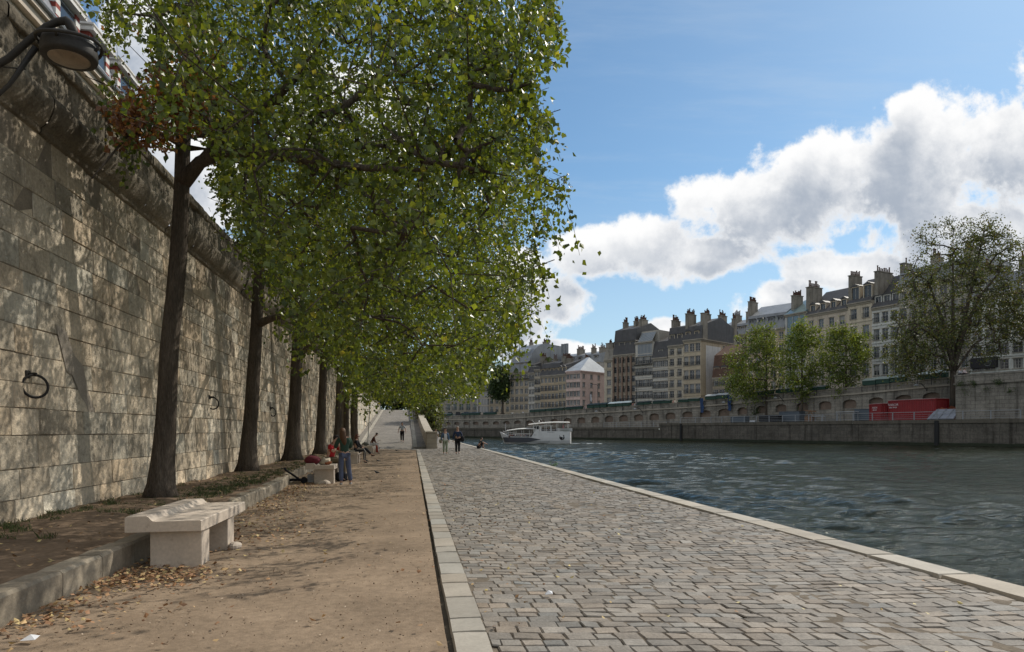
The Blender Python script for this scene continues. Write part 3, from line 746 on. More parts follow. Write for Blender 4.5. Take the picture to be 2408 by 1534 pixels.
tag(scatter_leaves('fallen_leaves', np.column_stack([P2, np.full(len(P2), .02)]), .05, [(.62, .5, .2), (.5, .36, .16), (.3, .18, .1), (.7, .6, .32)], m_dead, 7), kind='stuff')
# grit
n = 5200; P2 = np.stack([g.uniform(-3.25, .28, n), 2.8 + 25 * g.random(n) ** 1.5], 1)
tag(scatter_leaves('gravel', np.column_stack([P2, np.full(n, -.012)]), .022, [(.2, .14, .09), (.34, .25, .17), (.13, .09, .06), (.42, .33, .24)], m_dead, 8, flat=.6), kind='stuff')
# grass tufts
def grass(name, P, h, seed):
    g = np.random.default_rng(seed); n = len(P); th = g.uniform(0, 6.28, n); d = np.stack([np.cos(th), np.sin(th), 0 * th], 1)
    hh = h * g.uniform(.4, 1.2, n)[:, None]; lean = g.normal(0, .5, (n, 2)); tip = P + np.column_stack([lean * hh, hh[:, 0]])
    mid = P + np.column_stack([lean * hh * .3, hh[:, 0] * .55]); w = .0055
    V = np.stack([P - d * w, P + d * w, mid + d * w * .8, tip, mid - d * w * .8], 1).reshape(-1, 3)
    Fq = np.arange(5 * n).reshape(-1, 5)
    T = np.array([(.075, .105, .03), (.10, .13, .045), (.06, .085, .03), (.17, .15, .075)])[g.integers(0, 4, n)] * g.uniform(.7, 1.3, n)[:, None]
    return mesh_np(name, V, Fq, M('grass_blade', (1, 1, 1), .6, .1, 3, 0, tint=True), tint=np.repeat(T, 5, 0))
C = [(-4.5, 15.0, .5, 1.2, 3200), (-4.1, 16.5, .35, 1.8, 2600), (-5.2, 12.2, .35, .9, 1300), (-5.3, 10.0, .3, 1.3, 900), (-4.6, 12.0, .25, .4, 500), (-5.45, 8, .15, 2, 600), (-4.4, 22, .5, 3, 2600), (-4.6, 32, .5, 6, 2600), (-4.3, 26, .3, 3, 1500), (-4.3, 44, .4, 6, 1600)]
cl = []
for (x, y, sx, sy, n) in C:
    cen = near(x, y, sx, sy, n // 40); cl.append(np.repeat(cen, 28, 0) + g.normal(0, .05, (len(cen) * 28, 2)))
P2 = np.vstack(cl); P2 = P2[(P2[:, 0] < -3.75) & (P2[:, 0] > -5.68)]
tag(grass('grass', np.column_stack([P2, np.full(len(P2), .27)]), .085, 3), kind='stuff')
# scraps of paper
m_paper = plain('paper', (.75, .76, .78), .7)
for (u, v, s, lab) in ((1290, 1402, .06, 'small white paper scrap lying on the cobbles'), (70, 1510, .09, 'crumpled white paper at the left bottom of the sand path')):
    P = G(u, v); s *= .6; mb = MB(); mb.add([(-s, -s * .6, .01), (s, -s * .7, .015), (s * 1.1, s * .5, .03), (0, s * .2, .045), (-s * .9, s * .6, .012)], [(0, 1, 3), (1, 2, 3), (3, 4, 0), (2, 4, 3)])
    tag(mb.build('paper_scrap', m_paper, loc=(P.x, P.y, .01)), lab, 'litter')
# weed growing from the quay edge
P = G(1310, 1098); t = thing('weed', 'small green weed sprouting from the quay edge above the water', 'plant', (6.04, P.y * 1.0, -.02))
gg = random.Random(4); mb = MB(); ms = MB()
for i in range(7):
    a = gg.uniform(0, 6.28); tip = Vector((math.cos(a) * .15 + .06, math.sin(a) * .15, gg.uniform(.12, .34))); ms.tube([(0, 0, 0), tip * .6 + Vector((0, 0, .03)), tip], .004, 4)
    for j in range(6):
        c = tip * gg.uniform(.5, 1.05) + Vector([gg.uniform(-.03, .03) for _ in range(3)]); b = gg.uniform(0, 6.28); s = Vector((math.cos(b), math.sin(b), .3)) * .035; q = Vector((-s.y, s.x, .02))
        mb.quad(c - s, c + q * .6, c + s, c - q * .6)
ms.build('stem', plain('weed_stem', (.12, .16, .05)), t); mb.build('leaves', plain('weed_leaf', (.10, .22, .04)), t)
# ================================================================== TREES
def leaf_mat(name, trans=.45, rough=.38):
    m = bpy.data.materials.new(name); m.use_nodes = True; k = NT(m.node_tree)
    at = k.new('ShaderNodeAttribute'); at.attribute_name = 'tint'
    p = k.new('ShaderNodeBsdfPrincipled'); k.l.new(at.outputs['Color'], p.inputs['Base Color']); p.inputs['Roughness'].default_value = rough; p.inputs['Specular IOR Level'].default_value = .55
    t = k.new('ShaderNodeBsdfTranslucent'); k.put(t.inputs[0], k.mix(1, at.outputs['Color'], (1.5, 1.35, .45, 1), 'MULTIPLY'))
    mx = k.new('ShaderNodeMixShader'); mx.inputs[0].default_value = trans; k.l.new(p.outputs[0], mx.inputs[1]); k.l.new(t.outputs[0], mx.inputs[2])
    o = k.new('ShaderNodeOutputMaterial'); k.l.new(mx.outputs[0], o.inputs[0]); return m
m_leaf = leaf_mat('poplar_leaf', .46, .36); m_leaffar = leaf_mat('tree_leaf', .35, .5)
m_bark = M('bark', (.105, .086, .068), .95, .5, 4.5, 1.0, 11, .10, squash=(1, 1, .18), spec=.1)
m_twig = M('twig_bark', (.06, .045, .034), .9, .3, 8, .3, 20, .01)
PAL_N = [((.105, .15, .026), 5), ((.15, .19, .034), 3.5), ((.06, .09, .02), 3.5), ((.17, .21, .035), 1.8), ((.28, .27, .05), .35)]
PAL_D = [((.05, .085, .022), 4), ((.07, .11, .028), 3), ((.035, .06, .018), 3)]
PAL_M = [((.16, .22, .04), 4), ((.11, .155, .032), 3), ((.22, .26, .05), 2), ((.19, .2, .045), .7)]
PAL_O = [((.105, .13, .04), 4), ((.075, .095, .035), 3), ((.15, .165, .05), 2), ((.16, .12, .05), .8)]
PAL_B = [((.22, .10, .05), 3), ((.30, .16, .08), 2), ((.14, .06, .035), 2)]
def pick(pal, n, g):
    w = np.array([x[1] for x in pal], float); return np.array([x[0] for x in pal])[g.choice(len(pal), n, p=w / w.sum())]
def make_leaves(name, C, per, size, rad, pal, mat, parent, org, g, mask=None, size_mul=None, droop=.5, brown=None, flat=.8):
    n = len(C); idx = np.repeat(np.arange(n), per); N = len(idx)
    off = g.normal(0, 1, (N, 3)); off *= (rad * g.uniform(.35, 1.25, n))[idx][:, None] * np.array([1, 1, flat])
    P = C[idx] + off; sz = size * g.uniform(.6, 1.25, N)
    if size_mul is not None: sz = sz * size_mul[idx]
    if mask is not None:
        u, v, D = proj_np(P); jx = g.normal(0, 14, n)[idx] + g.normal(0, 6, N) + 13 * np.sin(v / 31 + 1.3) + 9 * np.sin(v / 13.0); jy = g.normal(0, 12, n)[idx] + g.normal(0, 6, N) + 10 * np.sin(u / 23) + 8 * np.sin(u / 51 + 2)
        ok = in_poly(u + jx - 10, v + jy, mask) & (D > 4)
        for h in HOLES:
            ok &= ~in_poly(u + jx * .6, v + jy * .6, h)
        P, sz, idx = P[ok], sz[ok], idx[ok]; N = len(idx)
    t = g.normal(0, 1, (N, 3)); t[:, 2] -= droop * 1.6; t /= np.linalg.norm(t, axis=1)[:, None]
    q = g.normal(0, 1, (N, 3)); s = np.cross(t, q); s /= np.linalg.norm(s, axis=1)[:, None]; nv = np.cross(s, t)
    L = sz[:, None]
    a = P; b = P + t * L * .38 + s * L * .46 + nv * L * .10; c = P + t * L; d = P + t * L * .38 - s * L * .46 + nv * L * .10
    V = np.stack([a, b, c, d], 1).reshape(-1, 3) - np.array(org)
    T = pick(pal, N, g) * g.uniform(.75, 1.25, N)[:, None] * g.normal(1, .13, n).clip(.6, 1.4)[idx][:, None]
    if brown is not None:
        bm = brown[idx]; T[bm] = pick(PAL_B, int(bm.sum()), g)
    return mesh_np(name, V, np.arange(4 * N).reshape(-1, 4), mat, tint=np.repeat(T, 4, 0), parent=parent)
def skeleton(nodes, C, g, up=.25):
    """attach every clump to the growing skeleton; nodes: list of [pos, parent, fixed radius]"""
    pos = [np.array(n[0], float) for n in nodes]; par = [n[1] for n in nodes]; fix = [n[2] for n in nodes]
    base = np.array(pos); d0 = np.array([np.min(np.linalg.norm(base - c, axis=1)) for c in C]); order = np.argsort(d0)
    arr = np.array(pos); leafn = []
    for ci in order:
        c = C[ci]; dv = arr - c; cost = np.linalg.norm(dv, axis=1) + up * np.maximum(0, dv[:, 2]) * 1.2
        j = int(np.argmin(cost)); L = np.linalg.norm(c - arr[j]); ns = max(1, int(L / .9)); prev = j; p0 = arr[j]; newp = []
        for i in range(1, ns + 1):
            t = i / ns; p = p0 + (c - p0) * t + np.array([0, 0, .10 * L * math.sin(t * math.pi)]) + (g.normal(0, .03 * L, 3) if i < ns else 0)
            par.append(prev); fix.append(0); pos.append(p); newp.append(p); prev = len(pos) - 1
        arr = np.vstack([arr, np.array(newp)]); leafn.append(prev)
    cnt = np.zeros(len(pos)); cnt[leafn] = 1
    for i in range(len(pos) - 1, 0, -1):
        if par[i] >= 0: cnt[par[i]] += cnt[i]
    return arr, par, fix, cnt
def tree(name, label, cat, group, base, trunk, C, per, size, rad, pal, mat, seed, limbs=(), mask=None, size_mul=None, brown=None, twigr=.0058, ridge=.10, droop=.5, tn=26, flare=1.5, minr=.006, bark=None, flat=.8):
    """trunk: list of (offset, radius); limbs: list of (trunk index, [(offset, radius)...])"""
    g = np.random.default_rng(seed); org = np.array(base, float)
    t = thing(name, label, cat, tuple(base), 0, group)
    tp = [Vector(p) for p, r in trunk]; tr = [r for p, r in trunk]
    # smooth resample of the trunk
    P_ = []; R_ = []
    for i in range(len(tp) - 1):
        ns = max(2, int((tp[i + 1] - tp[i]).length / .35))
        for j in range(ns):
            f = j / ns; p = tp[i].lerp(tp[i + 1], f); h = p.z
            wob = .035 * noise.noise(Vector((h * .5, seed, 0))), .035 * noise.noise(Vector((seed, h * .5, 3)))
            P_.append(p + Vector((wob[0], wob[1], 0))); R_.append((tr[i] * (1 - f) + tr[i + 1] * f) * (1 + (flare - 1) * math.exp(-h / .35)))
    P_.append(tp[-1]); R_.append(tr[-1])
    mb = MB().tube(P_, R_, tn, ridge=ridge, seed=seed)
    nodes = []; 
    for i, p in enumerate(P_):
        nodes.append([np.array(p) + org, i - 1, R_[i]])
    ok = [i for i, p in enumerate(P_) if p.z > .25 * P_[-1].z]
    for (ti, L) in limbs:
        pts = [Vector(P_[min(range(len(P_)), key=lambda q: (P_[q] - Vector(ti)).length)])] + [Vector(p) for p, r in L]; rr = [L[0][1] * 1.25] + [r for p, r in L]
        PP = []; RR = []
        for i in range(len(pts) - 1):
            for j in range(3):
                f = j / 3; PP.append(pts[i].lerp(pts[i + 1], f)); RR.append(rr[i] * (1 - f) + rr[i + 1] * f)
        PP.append(pts[-1]); RR.append(rr[-1]); mb.tube(PP, RR, 10, ridge=ridge, seed=seed + 3)
        prev = min(range(len(P_)), key=lambda q: (P_[q] - PP[0]).length)
        for p, r in zip(PP[1:], RR[1:]): nodes.append([np.array(p) + org, prev, r]); prev = len(nodes) - 1
    nfix = len(nodes)
    if len(C):
        # low trunk nodes must not sprout
        hid = [n[0].copy() for n in nodes]
        zmin = base[2] + .22 * P_[-1].z
        use = [n if n[0][2] > zmin or i >= len(P_) else [n[0] - np.array([0, 0, 500]), n[1], n[2]] for i, n in enumerate(nodes)]
        arr, par, fix, cnt = skeleton(use, C, g)
        arr[:nfix] = np.array([n[0] for n in nodes])
        rad_ = np.maximum(minr, twigr * np.sqrt(cnt))
        vis = np.ones(len(arr), bool)
        if mask is not None:
            u, v, D = proj_np(arr); vis = ((in_poly(u + 22, v, mask) & in_poly(u - 22, v, mask)) | (v < -50)) & (D > 4)
        vis[:nfix] = True
        for i in range(nfix, len(arr)):
            j = par[i]
            if not vis[j]: vis[i] = False
            if not vis[i]: continue
            ra = min(rad_[j], fix[j] * .7) if fix[j] else rad_[j]
            mb.tube([arr[j] - org, arr[i] - org], [ra, rad_[i]], 5 if rad_[i] > .02 else 3, cap=False)
    mb.build('trunk', bark or m_bark, t, smooth=True)
    if len(C): make_leaves('crown', C, per, size, rad, pal, mat, t, org, g, mask, size_mul, droop, brown, flat)
    return t
def crown_pts(n, c, r, g, hollow=.35, zpow=1):
    d = g.normal(0, 1, (n, 3)); d /= np.linalg.norm(d, axis=1)[:, None]; rr = (hollow + (1 - hollow) * g.random(n)) ** .6
    return np.array(c) + d * rr[:, None] * np.array(r)
# outline that the hanging foliage of the row keeps to (as seen down the path)
CANOPY = [(1235, -900), (1290, -300), (1300, -60), (1305, 20), (1316, 90), (1312, 150), (1285, 185), (1250, 225), (1288, 262), (1298, 290), (1262, 330), (1262, 390), (1290, 430), (1322, 462), (1300, 500), (1300, 540), (1262, 570), (1255, 620),
          (1284, 655), (1255, 690), (1235, 720), (1262, 742), (1235, 770), (1242, 800), (1190, 815), (1165, 845), (1140, 860), (1132, 900), (1120, 925), (1060, 935), (1030, 948), (1000, 955), (965, 950), (935, 976), (905, 958), (880, 935), (840, 950),
          (815, 955), (795, 905), (765, 870), (748, 820), (722, 800), (690, 740), (640, 700), (612, 660), (590, 620), (548, 560), (525, 500), (498, 430), (508, 395), (470, 352), (430, 330), (395, 345), (340, 338), (300, 352), (262, 330), (235, 262), (268, 235),
          (330, 250), (300, 190), (278, 120), (235, 95), (205, 40), (195, -60), (150, -400), (160, -900)]
HOLES = [[(432, 300), (470, 318), (498, 350), (492, 372), (468, 388), (434, 396)], [(300, 95), (335, 100), (345, 160), (335, 230), (310, 190), (296, 130)], [(385, 395), (380, 350), (352, 352), (348, 395)]]
GR = 'poplars in a row along the embankment wall'
import bmesh
def to_mesh0(mb, mat):
    me = bpy.data.meshes.new('twigs'); me.from_pydata(mb.v, [], mb.f); me.update(); return me
def near_tree(i, u, D, rbase, lean, label, ncl, per, size, top, limbs=(), extra=None, rx=6.6, ry=5.2):
    g = np.random.default_rng(100 + i); b = W(u, HV + F * (H - .27) / D, D); base = (b.x, b.y, .24)
    trunk = [((0, 0, -.1), rbase), ((lean * 1.2, .0, 1.6), rbase * .80), ((lean * 3, .05, 4), rbase * .70), ((lean * 4.6, .1, 6.5), rbase * .62), ((lean * 6, .1, 9), rbase * .5), ((lean * 7.5, 0, top - 3), rbase * .25), ((lean * 8, 0, top), .03)]
    c = (b.x + 1.9, b.y, 9.4); C = crown_pts(ncl * 4, c, (rx, ry, 7.4), g, .2)
    u_, v_, D_ = proj_np(C)
    grow = [(x, y) for x, y in CANOPY]
    ok = in_poly(u_, v_, grow) & (D_ > 5); C = C[ok][:int(ncl * .6)]
    # hanging outer foliage that fills the crown down to its lower edge
    n = ncl * 14; uu = g.uniform(230, 1310, n); vv = g.uniform(-60, 985, n); DD = D + g.normal(-.6, ry * .42, n)
    rr2 = (uu - CX) / F * DD; Q = np.stack([rr2 * ca + DD * sa, DD * ca - rr2 * sa, H - (vv - HV) / F * DD], 1)
    ok = in_poly(uu, vv, grow) & (DD > 7) & (Q[:, 2] > 2.7) & (Q[:, 2] < 16) & (np.hypot((Q[:, 0] - b.x - 1.6) / (rx * 1.1 + .4 * i), (Q[:, 1] - b.y) / (ry * 1.35)) < 1)
    C = np.vstack([C, Q[ok][:int(ncl * .75)]])
    uu = g.uniform(1060, 1330, n); vv = g.uniform(-60, 940, n); DD = D + g.normal(-1.2, ry * .4, n)
    rr2 = (uu - CX) / F * DD; Q = np.stack([rr2 * ca + DD * sa, DD * ca - rr2 * sa, H - (vv - HV) / F * DD], 1)
    ok = in_poly(uu - 12, vv, grow) & (DD > 8) & (Q[:, 2] > 2.8) & (Q[:, 2] < 16) & (Q[:, 0] - b.x < 9.5 + .25 * i)
    C = np.vstack([C, Q[ok][:int(ncl * .16)]])
    dn = np.array([noise.noise(Vector((x * .75 + i * 9, y * .75, z * .95))) + .5 * noise.noise(Vector((x * 1.9, y * 1.9, z * 2.2 + i))) for x, y, z in C]); C = C[dn > -.13]
    k_s = C[:, 2] / sd.z; shx = C[:, 0] - sd.x * k_s; shy = C[:, 1] - sd.y * k_s        # where the clump's shadow falls
    k_w = (C[:, 0] + 5.8) / sd.x; wz = C[:, 2] - sd.z * k_w
    thin = np.where((shx > -3.7) & (shx < .6) & (shy > 2) & (shy < 11), .12, np.where((shx > -3.4) & (shy > 11) & (shy < 17), .6, 1.0))
    thin = np.where((wz > -.3) & (wz < 4.2) & (k_w > 0), thin * .62, thin)
    u_, v_, D_ = proj_np(C); thin = thin * np.where((u_ < 440) & (v_ > -100), .55, 1)
    C = C[g.random(len(C)) < thin]
    u_, v_, D_ = proj_np(C); sm = np.ones(len(C)); hi = v_ < -120
    keep = ~hi | (g.random(len(C)) < .25); sm[hi] = 1.7; C = C[keep]; sm = sm[keep]
    br = np.zeros(len(C), bool)
    if extra is not None:
        E_ = np.array(extra); C = np.vstack([C, E_]); sm = np.append(sm, np.ones(len(E_)) * 1.0); br = np.append(br, np.ones(len(E_), bool))
    t = tree('poplar_tree', label, 'tree', GR, base, trunk, C, per, size, .30, PAL_N, m_leaf, 200 + i, flat=1.5, limbs=limbs, mask=CANOPY, size_mul=sm, brown=br)
    if i > 3: return t
    # long drooping sprays that break up the outline
    edge = [(1296, -10), (1308, 60), (1262, 215), (1290, 275), (1255, 345), (1285, 420), (1312, 452), (1290, 520), (1255, 590), (1278, 640), (1240, 700), (1252, 735), (1228, 780), (1180, 815), (1150, 845), (1035, 930), (985, 945), (930, 955), (870, 930),
            (520, 470), (545, 520), (580, 600), (620, 655), (670, 715), (720, 790), (240, 200), (262, 60), (300, 320), (505, 380)]
    Cs = []; mb = MB(); org = np.array((b.x, b.y, .24))
    for (eu, ev) in edge:
        for q in range(2):
            dd = D - abs(g.normal(1.5, 1.6)) if eu > 700 else D + g.normal(0, 1.2)
            p = np.array(W(eu + g.normal(-16, 14) * (1 if eu > 700 else -1), ev + g.normal(-14, 18), dd))
            if not (-8.5 < p[0] - b.x < 9.5 + .3 * i) or not 2.9 < p[2] < 15: continue
            L = g.uniform(.35, 1.1) * (1 + .15 * i); dx = g.normal(.06, .2); dy = g.normal(0, .2); pts = [p + np.array([-.3 * np.sign(dx), 0, .12])]
            for s_ in range(7):
                f = s_ / 6; c = p + np.array([dx * L * f, dy * L * f, -L * (f ** 1.4)]); pts.append(c); Cs.append(c)
            mb.tube([Vector(x - org) for x in pts], [.008, .007, .006, .006, .005, .004, .004, .003], 3, cap=False)
    if Cs:
        lv = make_leaves('hanging_sprays', np.array(Cs), 6, size, .10, PAL_N, m_leaf, t, org, g, None, None, .8, None, 1.0)
        tw = to_mesh0(mb, m_twig); bm = bmesh.new(); bm.from_mesh(lv.data); n0 = len(bm.faces); bm.from_mesh(tw); bm.faces.ensure_lookup_table()
        for f_ in bm.faces[n0:]: f_.material_index = 1
        bm.to_mesh(lv.data); bm.free(); lv.data.materials.append(m_twig)
    return t
g0 = np.random.default_rng(5)
ex = []
for (u, v, D, n, s) in ((300, 270, 11.6, 13, 12), (330, 300, 11.9, 14, 12), (268, 262, 11.2, 6, 10), (345, 325, 11.9, 6, 8), (400, 235, 12.6, 10, 14), (425, 262, 12.8, 12, 14), (480, 200, 12.4, 3, 12), (360, 180, 12.2, 2, 8)):
    for _ in range(n): ex.append(tuple(W(u + g0.normal(0, s), v + g0.normal(0, s), D + g0.normal(0, .2))))
def off(u, v, D, b): p = W(u, v, D); return (p.x - b[0], p.y - b[1], p.z - b[2])
b_ = W(376, 1172, 13.05); bb = (b_.x, b_.y, .24)
l1 = [((.25, .1, 6.1), [(off(470, 382, 13, bb), .12), (off(520, 358, 12.8, bb), .11), (off(590, 358, 12.4, bb), .10), (off(700, 372, 11.8, bb), .08), (off(850, 395, 11.2, bb), .055), (off(1000, 400, 10.8, bb), .03)]),
      ((.25, .1, 6.1), [(off(470, 384, 13, bb), .10), (off(518, 330, 12.6, bb), .085), (off(560, 285, 12.3, bb), .08), (off(640, 240, 12, bb), .07), (off(700, 180, 11.6, bb), .05)]),
      ((.3, .1, 7.3), [(off(395, 240, 12.8, bb), .11), (off(382, 150, 12.4, bb), .08), (off(370, 40, 12, bb), .06)]),
      ((.3, .1, 7.9), [(off(500, 300, 12.6, bb), .05), (off(560, 290, 12, bb), .04)]),
      ((.2, .1, 6.9), [(off(350, 300, 12.2, bb), .035), (off(300, 320, 11.6, bb), .02), (off(216, 420, 10.6, bb), .012)])]
near_tree(0, 376, 13.05, .225, .085, 'nearest poplar trunk right behind the foreground bench, brown dead leaves in its fork', 1450, 44, .10, 16, l1, ex)
b_ = W(582, 1108, 21.6); bb = (b_.x, b_.y, .24)
l2 = [((.2, .05, 4.6), [(off(630, 752, 21.5, bb), .11), (off(668, 742, 21, bb), .09), (off(735, 738, 20.3, bb), .07), (off(850, 690, 19.5, bb), .045)]),
      ((.3, .05, 7), [(off(650, 560, 21, bb), .10), (off(720, 470, 20.4, bb), .07), (off(850, 400, 19.5, bb), .04)])]
near_tree(1, 582, 21.6, .27, .075, 'second poplar from the camera, forked low to the right above the empty soil bed', 1300, 44, .10, 17, l2)
b_ = W(687, 1081, 29.8); bb = (b_.x, b_.y, .24)
l3 = [((.1, .05, 4.4), [(off(735, 800, 29.5, bb), .10), (off(775, 770, 29, bb), .07), (off(900, 740, 27, bb), .04)])]
near_tree(2, 687, 29.8, .34, .055, 'third poplar with the thickest dark trunk, left of the boy in the red shirt', 1100, 40, .112, 17, l3, rx=7.2, ry=6)
near_tree(3, 752, 38.0, .30, .05, 'fourth poplar trunk standing just behind the boy in the red shirt', 850, 34, .145, 17, rx=8, ry=6.5)
near_tree(4, 793, 46.5, .29, .04, 'fifth poplar, slim greyer trunk behind the standing girl with long hair', 700, 30, .17, 17, rx=8.5, ry=6.5)
near_tree(5, 813, 54.0, .28, .03, 'sixth poplar trunk, left of the two touching trunks before the ramp', 560, 28, .20, 17, rx=9, ry=7)
near_tree(6, 832, 60.0, .40, .02, 'last poplar of the row, right of two touching trunks before the ramp', 560, 28, .22, 17, rx=9.5, ry=8)

def far_tree(name, label, u, v, D, h, crown, ncl, per, size, rad, pal, seed, trunk_r=.25, lean=0, group=None, limbs=(), mat=None, twigr=.02, hollow=.25, bark=None, shapes=None):
    g = np.random.default_rng(seed); b = W(u, v, D); base = (b.x, b.y, b.z)
    tr = [((0, 0, -.3), trunk_r), ((lean * .2 * h, 0, h * .25), trunk_r * .85), ((lean * .5 * h, 0, h * .5), trunk_r * .6), ((lean * .8 * h, 0, h * .8), trunk_r * .25), ((lean * h, 0, h), .03)]
    Cs = []
    for (cu, cv, cD, ru, rv, rd, w) in crown:
        c = W(cu, cv, cD); r = (ru * cD / F, rd, rv * cD / F); Cs.append(crown_pts(int(ncl * w), c, r, g, hollow))
    C = np.vstack(Cs)
    return tree(name, label, 'tree', group, base, tr, C, per, size, rad, pal, mat or m_leaffar, seed, limbs=limbs, twigr=twigr, tn=10, ridge=.03, minr=.02, droop=.3, bark=bark)
GF = 'young trees on the far lower quay'
ZQ = 3.02
def dq(u, z=ZQ): return None
far_tree('plane_tree', 'leftmost young green tree on the far quay, broad crown before the brown tiled roof', 1802, 984, 128, 17, [(1775, 860, 128, 66, 92, 4.5, 1), (1735, 905, 128, 34, 45, 3, .25), (1800, 800, 128, 38, 45, 3, .2)], 210, 34, .30, .75, PAL_M, 301, .24, group=GF)
far_tree('plane_tree', 'tallest middle young tree on the far quay, in front of the glass-fronted attic', 1886, 980, 120, 17.5, [(1885, 855, 120, 50, 95, 4, 1), (1890, 790, 120, 32, 45, 3, .3)], 200, 34, .29, .7, PAL_M, 302, .24, group=GF)
far_tree('plane_tree', 'right-hand young tree on the far quay, left of the red containers', 1989, 975, 114, 15.5, [(1988, 850, 114, 55, 82, 4, 1), (1965, 795, 114, 22, 30, 2, .15), (2020, 800, 114, 18, 30, 2, .12)], 200, 34, .28, .65, PAL_M, 303, .22, group=GF)
bT = W(2240, 966, 97)
def o2(u, v, D): p = W(u, v, D); return tuple(p - bT)
lb = [((0.05, 0, 5.5), [(o2(2262, 790, 96), .28), (o2(2300, 700, 95), .2), (o2(2350, 640, 94), .12)]), ((0.05, 0, 6.4), [(o2(2262, 770, 97), .26), (o2(2290, 650, 97), .2), (o2(2310, 560, 97), .1)]),
      ((0, 0, 6), [(o2(2215, 750, 97), .22), (o2(2180, 660, 97), .14), (o2(2140, 640, 96), .08)]), ((0, 0, 5.2), [(o2(2205, 800, 96), .15), (o2(2150, 760, 95), .09), (o2(2110, 770, 95), .05)]), ((0.05, 0, 5), [(o2(2290, 810, 95), .14), (o2(2340, 780, 94), .07)])]
far_tree('big_tree', 'large sparse tree with spreading limbs beside the red containers, taller than the houses behind', 2241, 966, 97, 25,
         [(2240, 700, 97, 135, 120, 7, 1), (2310, 600, 97, 75, 75, 5, .5), (2170, 800, 97, 85, 95, 5, .5), (2140, 840, 97, 55, 60, 4, .25), (2310, 800, 97, 75, 70, 5, .25), (2210, 560, 97, 60, 40, 4, .10), (2300, 540, 97, 35, 35, 3, .08), (2165, 640, 97, 40, 55, 3, .08)], 440, 22, .24, .62, PAL_O, 304, .42, limbs=lb, twigr=.022)
far_tree('big_tree', 'part of another dark tree crown cut by the right edge of the picture', 2470, 900, 93, 24, [(2420, 690, 93, 75, 130, 5, 1), (2400, 740, 93, 45, 70, 4, .4)], 200, 22, .26, .7, PAL_O, 305, .4, twigr=.022)
far_tree('round_tree', 'dense dark green tree standing alone at the far end of the row of houses', 1182, 972, 205, 19, [(1182, 898, 205, 26, 42, 4, 1), (1170, 915, 205, 17, 26, 3, .3)], 220, 44, .45, .9, PAL_D, 306, .35, hollow=.5, twigr=.02)
far_tree('quay_tree', 'brownish green tree hanging over the river behind the ramp parapet', 1012, 1012, 84, 8, [(1008, 965, 84, 26, 46, 2.5, 1), (990, 940, 84, 26, 30, 3, .5), (1022, 985, 84, 12, 26, 2, .3)], 170, 40, .20, .5, PAL_O, 307, .2, hollow=.3)
far_tree('street_tree', 'dark tree closing the view at the top of the ramp', 935, 972, 118, 16, [(935, 905, 118, 60, 62, 6, 1), (985, 915, 116, 40, 45, 4, .5)], 240, 40, .38, .9, PAL_D, 308, .35, hollow=.4)
far_tree('street_tree', 'second dark tree at the ramp top, nearer to the pale ramp wall', 880, 975, 112, 15, [(872, 890, 112, 55, 62, 5, 1)], 170, 40, .38, .9, PAL_D, 309, .35, hollow=.4)
# small bush on the far quay
far_tree('bush', 'small dark bush on the far quay at the foot of the leftmost young tree', 1792, 985, 131, 3, [(1790, 968, 131, 22, 17, 1.4, 1)], 40, 40, .22, .4, PAL_D, 310, .08)
# ================================================================== FAR BANK
def vec2(p): return Vector((p[0], p[1]))
FRUD = [(2387, 84), (2006, 102.5), (1672, 132), (1350, 160), (1198, 176), (1031, 197), (930, 214)]
FRP = [W(u, HV, D) for u, D in FRUD]
FRP = [FRP[0] + (FRP[0] - FRP[1]) * 1.6] + FRP; FRP = [Vector((p.x, p.y)) for p in FRP] + [Vector((-30, 225))]
def offset(P, ds):
    out = []
    for i, p in enumerate(P):
        a = P[max(i - 1, 0)]; b = P[min(i + 1, len(P) - 1)]; t = (b - a).normalized(); n = Vector((t.y, -t.x))   # walking far: right side is the land
        out.append(p + n * (ds[i] if hasattr(ds, '__len__') else ds))
    return out
UPP = offset(FRP, [8.5, 8.5, 8.5, 6.5, 5, 5, 5, 5, 5])
BLP = offset(FRP, [24, 24, 24, 22, 20, 19, 18, 18, 18])
def hit(u, P):
    d = W(u, HV, 1); d = Vector((d.x, d.y)); best = None
    for a, b in zip(P[:-1], P[1:]):
        e = b - a; den = d.x * e.y - d.y * e.x
        if abs(den) < 1e-9: continue
        t = (a.x * e.y - a.y * e.x) / den; s = (a.x * d.y - a.y * d.x) / den
        if t > 0 and -1e-6 <= s <= 1 + 1e-6 and (best is None or t < best[0]): best = (t, d * t)
    return best[1]
def uof(p): D = depth(p.x, p.y); return CX + F * (p.x * ca - p.y * sa) / D, D
def interp(x, T):
    T = sorted(T)
    if x <= T[0][0]: return T[0][1]
    for (a, va), (b, vb) in zip(T[:-1], T[1:]):
        if x <= b: return va + (vb - va) * (x - a) / (b - a)
    return T[-1][1]
PARV = [(700, 985), (1042, 978.6), (1191, 974.6), (1380, 961.4), (1630, 945), (1839, 925), (1878, 922), (2025, 909), (2232, 887)]
LOWV = [(700, 1011), (1198, 1009), (1350, 1004.5), (1598, 1003), (1603, 997.5), (2006, 989.6), (2387, 984.6)]
def zpar(p): u, D = uof(p); u = min(u, 2232); D2 = uof(p)[1]; return min(9.6, H + (HV - interp(u, PARV)) / F * (D2 if uof(p)[0] <= 2232 else uof(hit(2232, UPP))[1]))
def zlow(p): u, D = uof(p); return 3.03 if u > 1600 else 2.25
def walk(P, step):
    out = [P[0].copy()]
    for a, b in zip(P[:-1], P[1:]):
        L = (b - a).length; n = max(1, round(L / step))
        for i in range(1, n + 1): out.append(a.lerp(b, i / n))
    return out
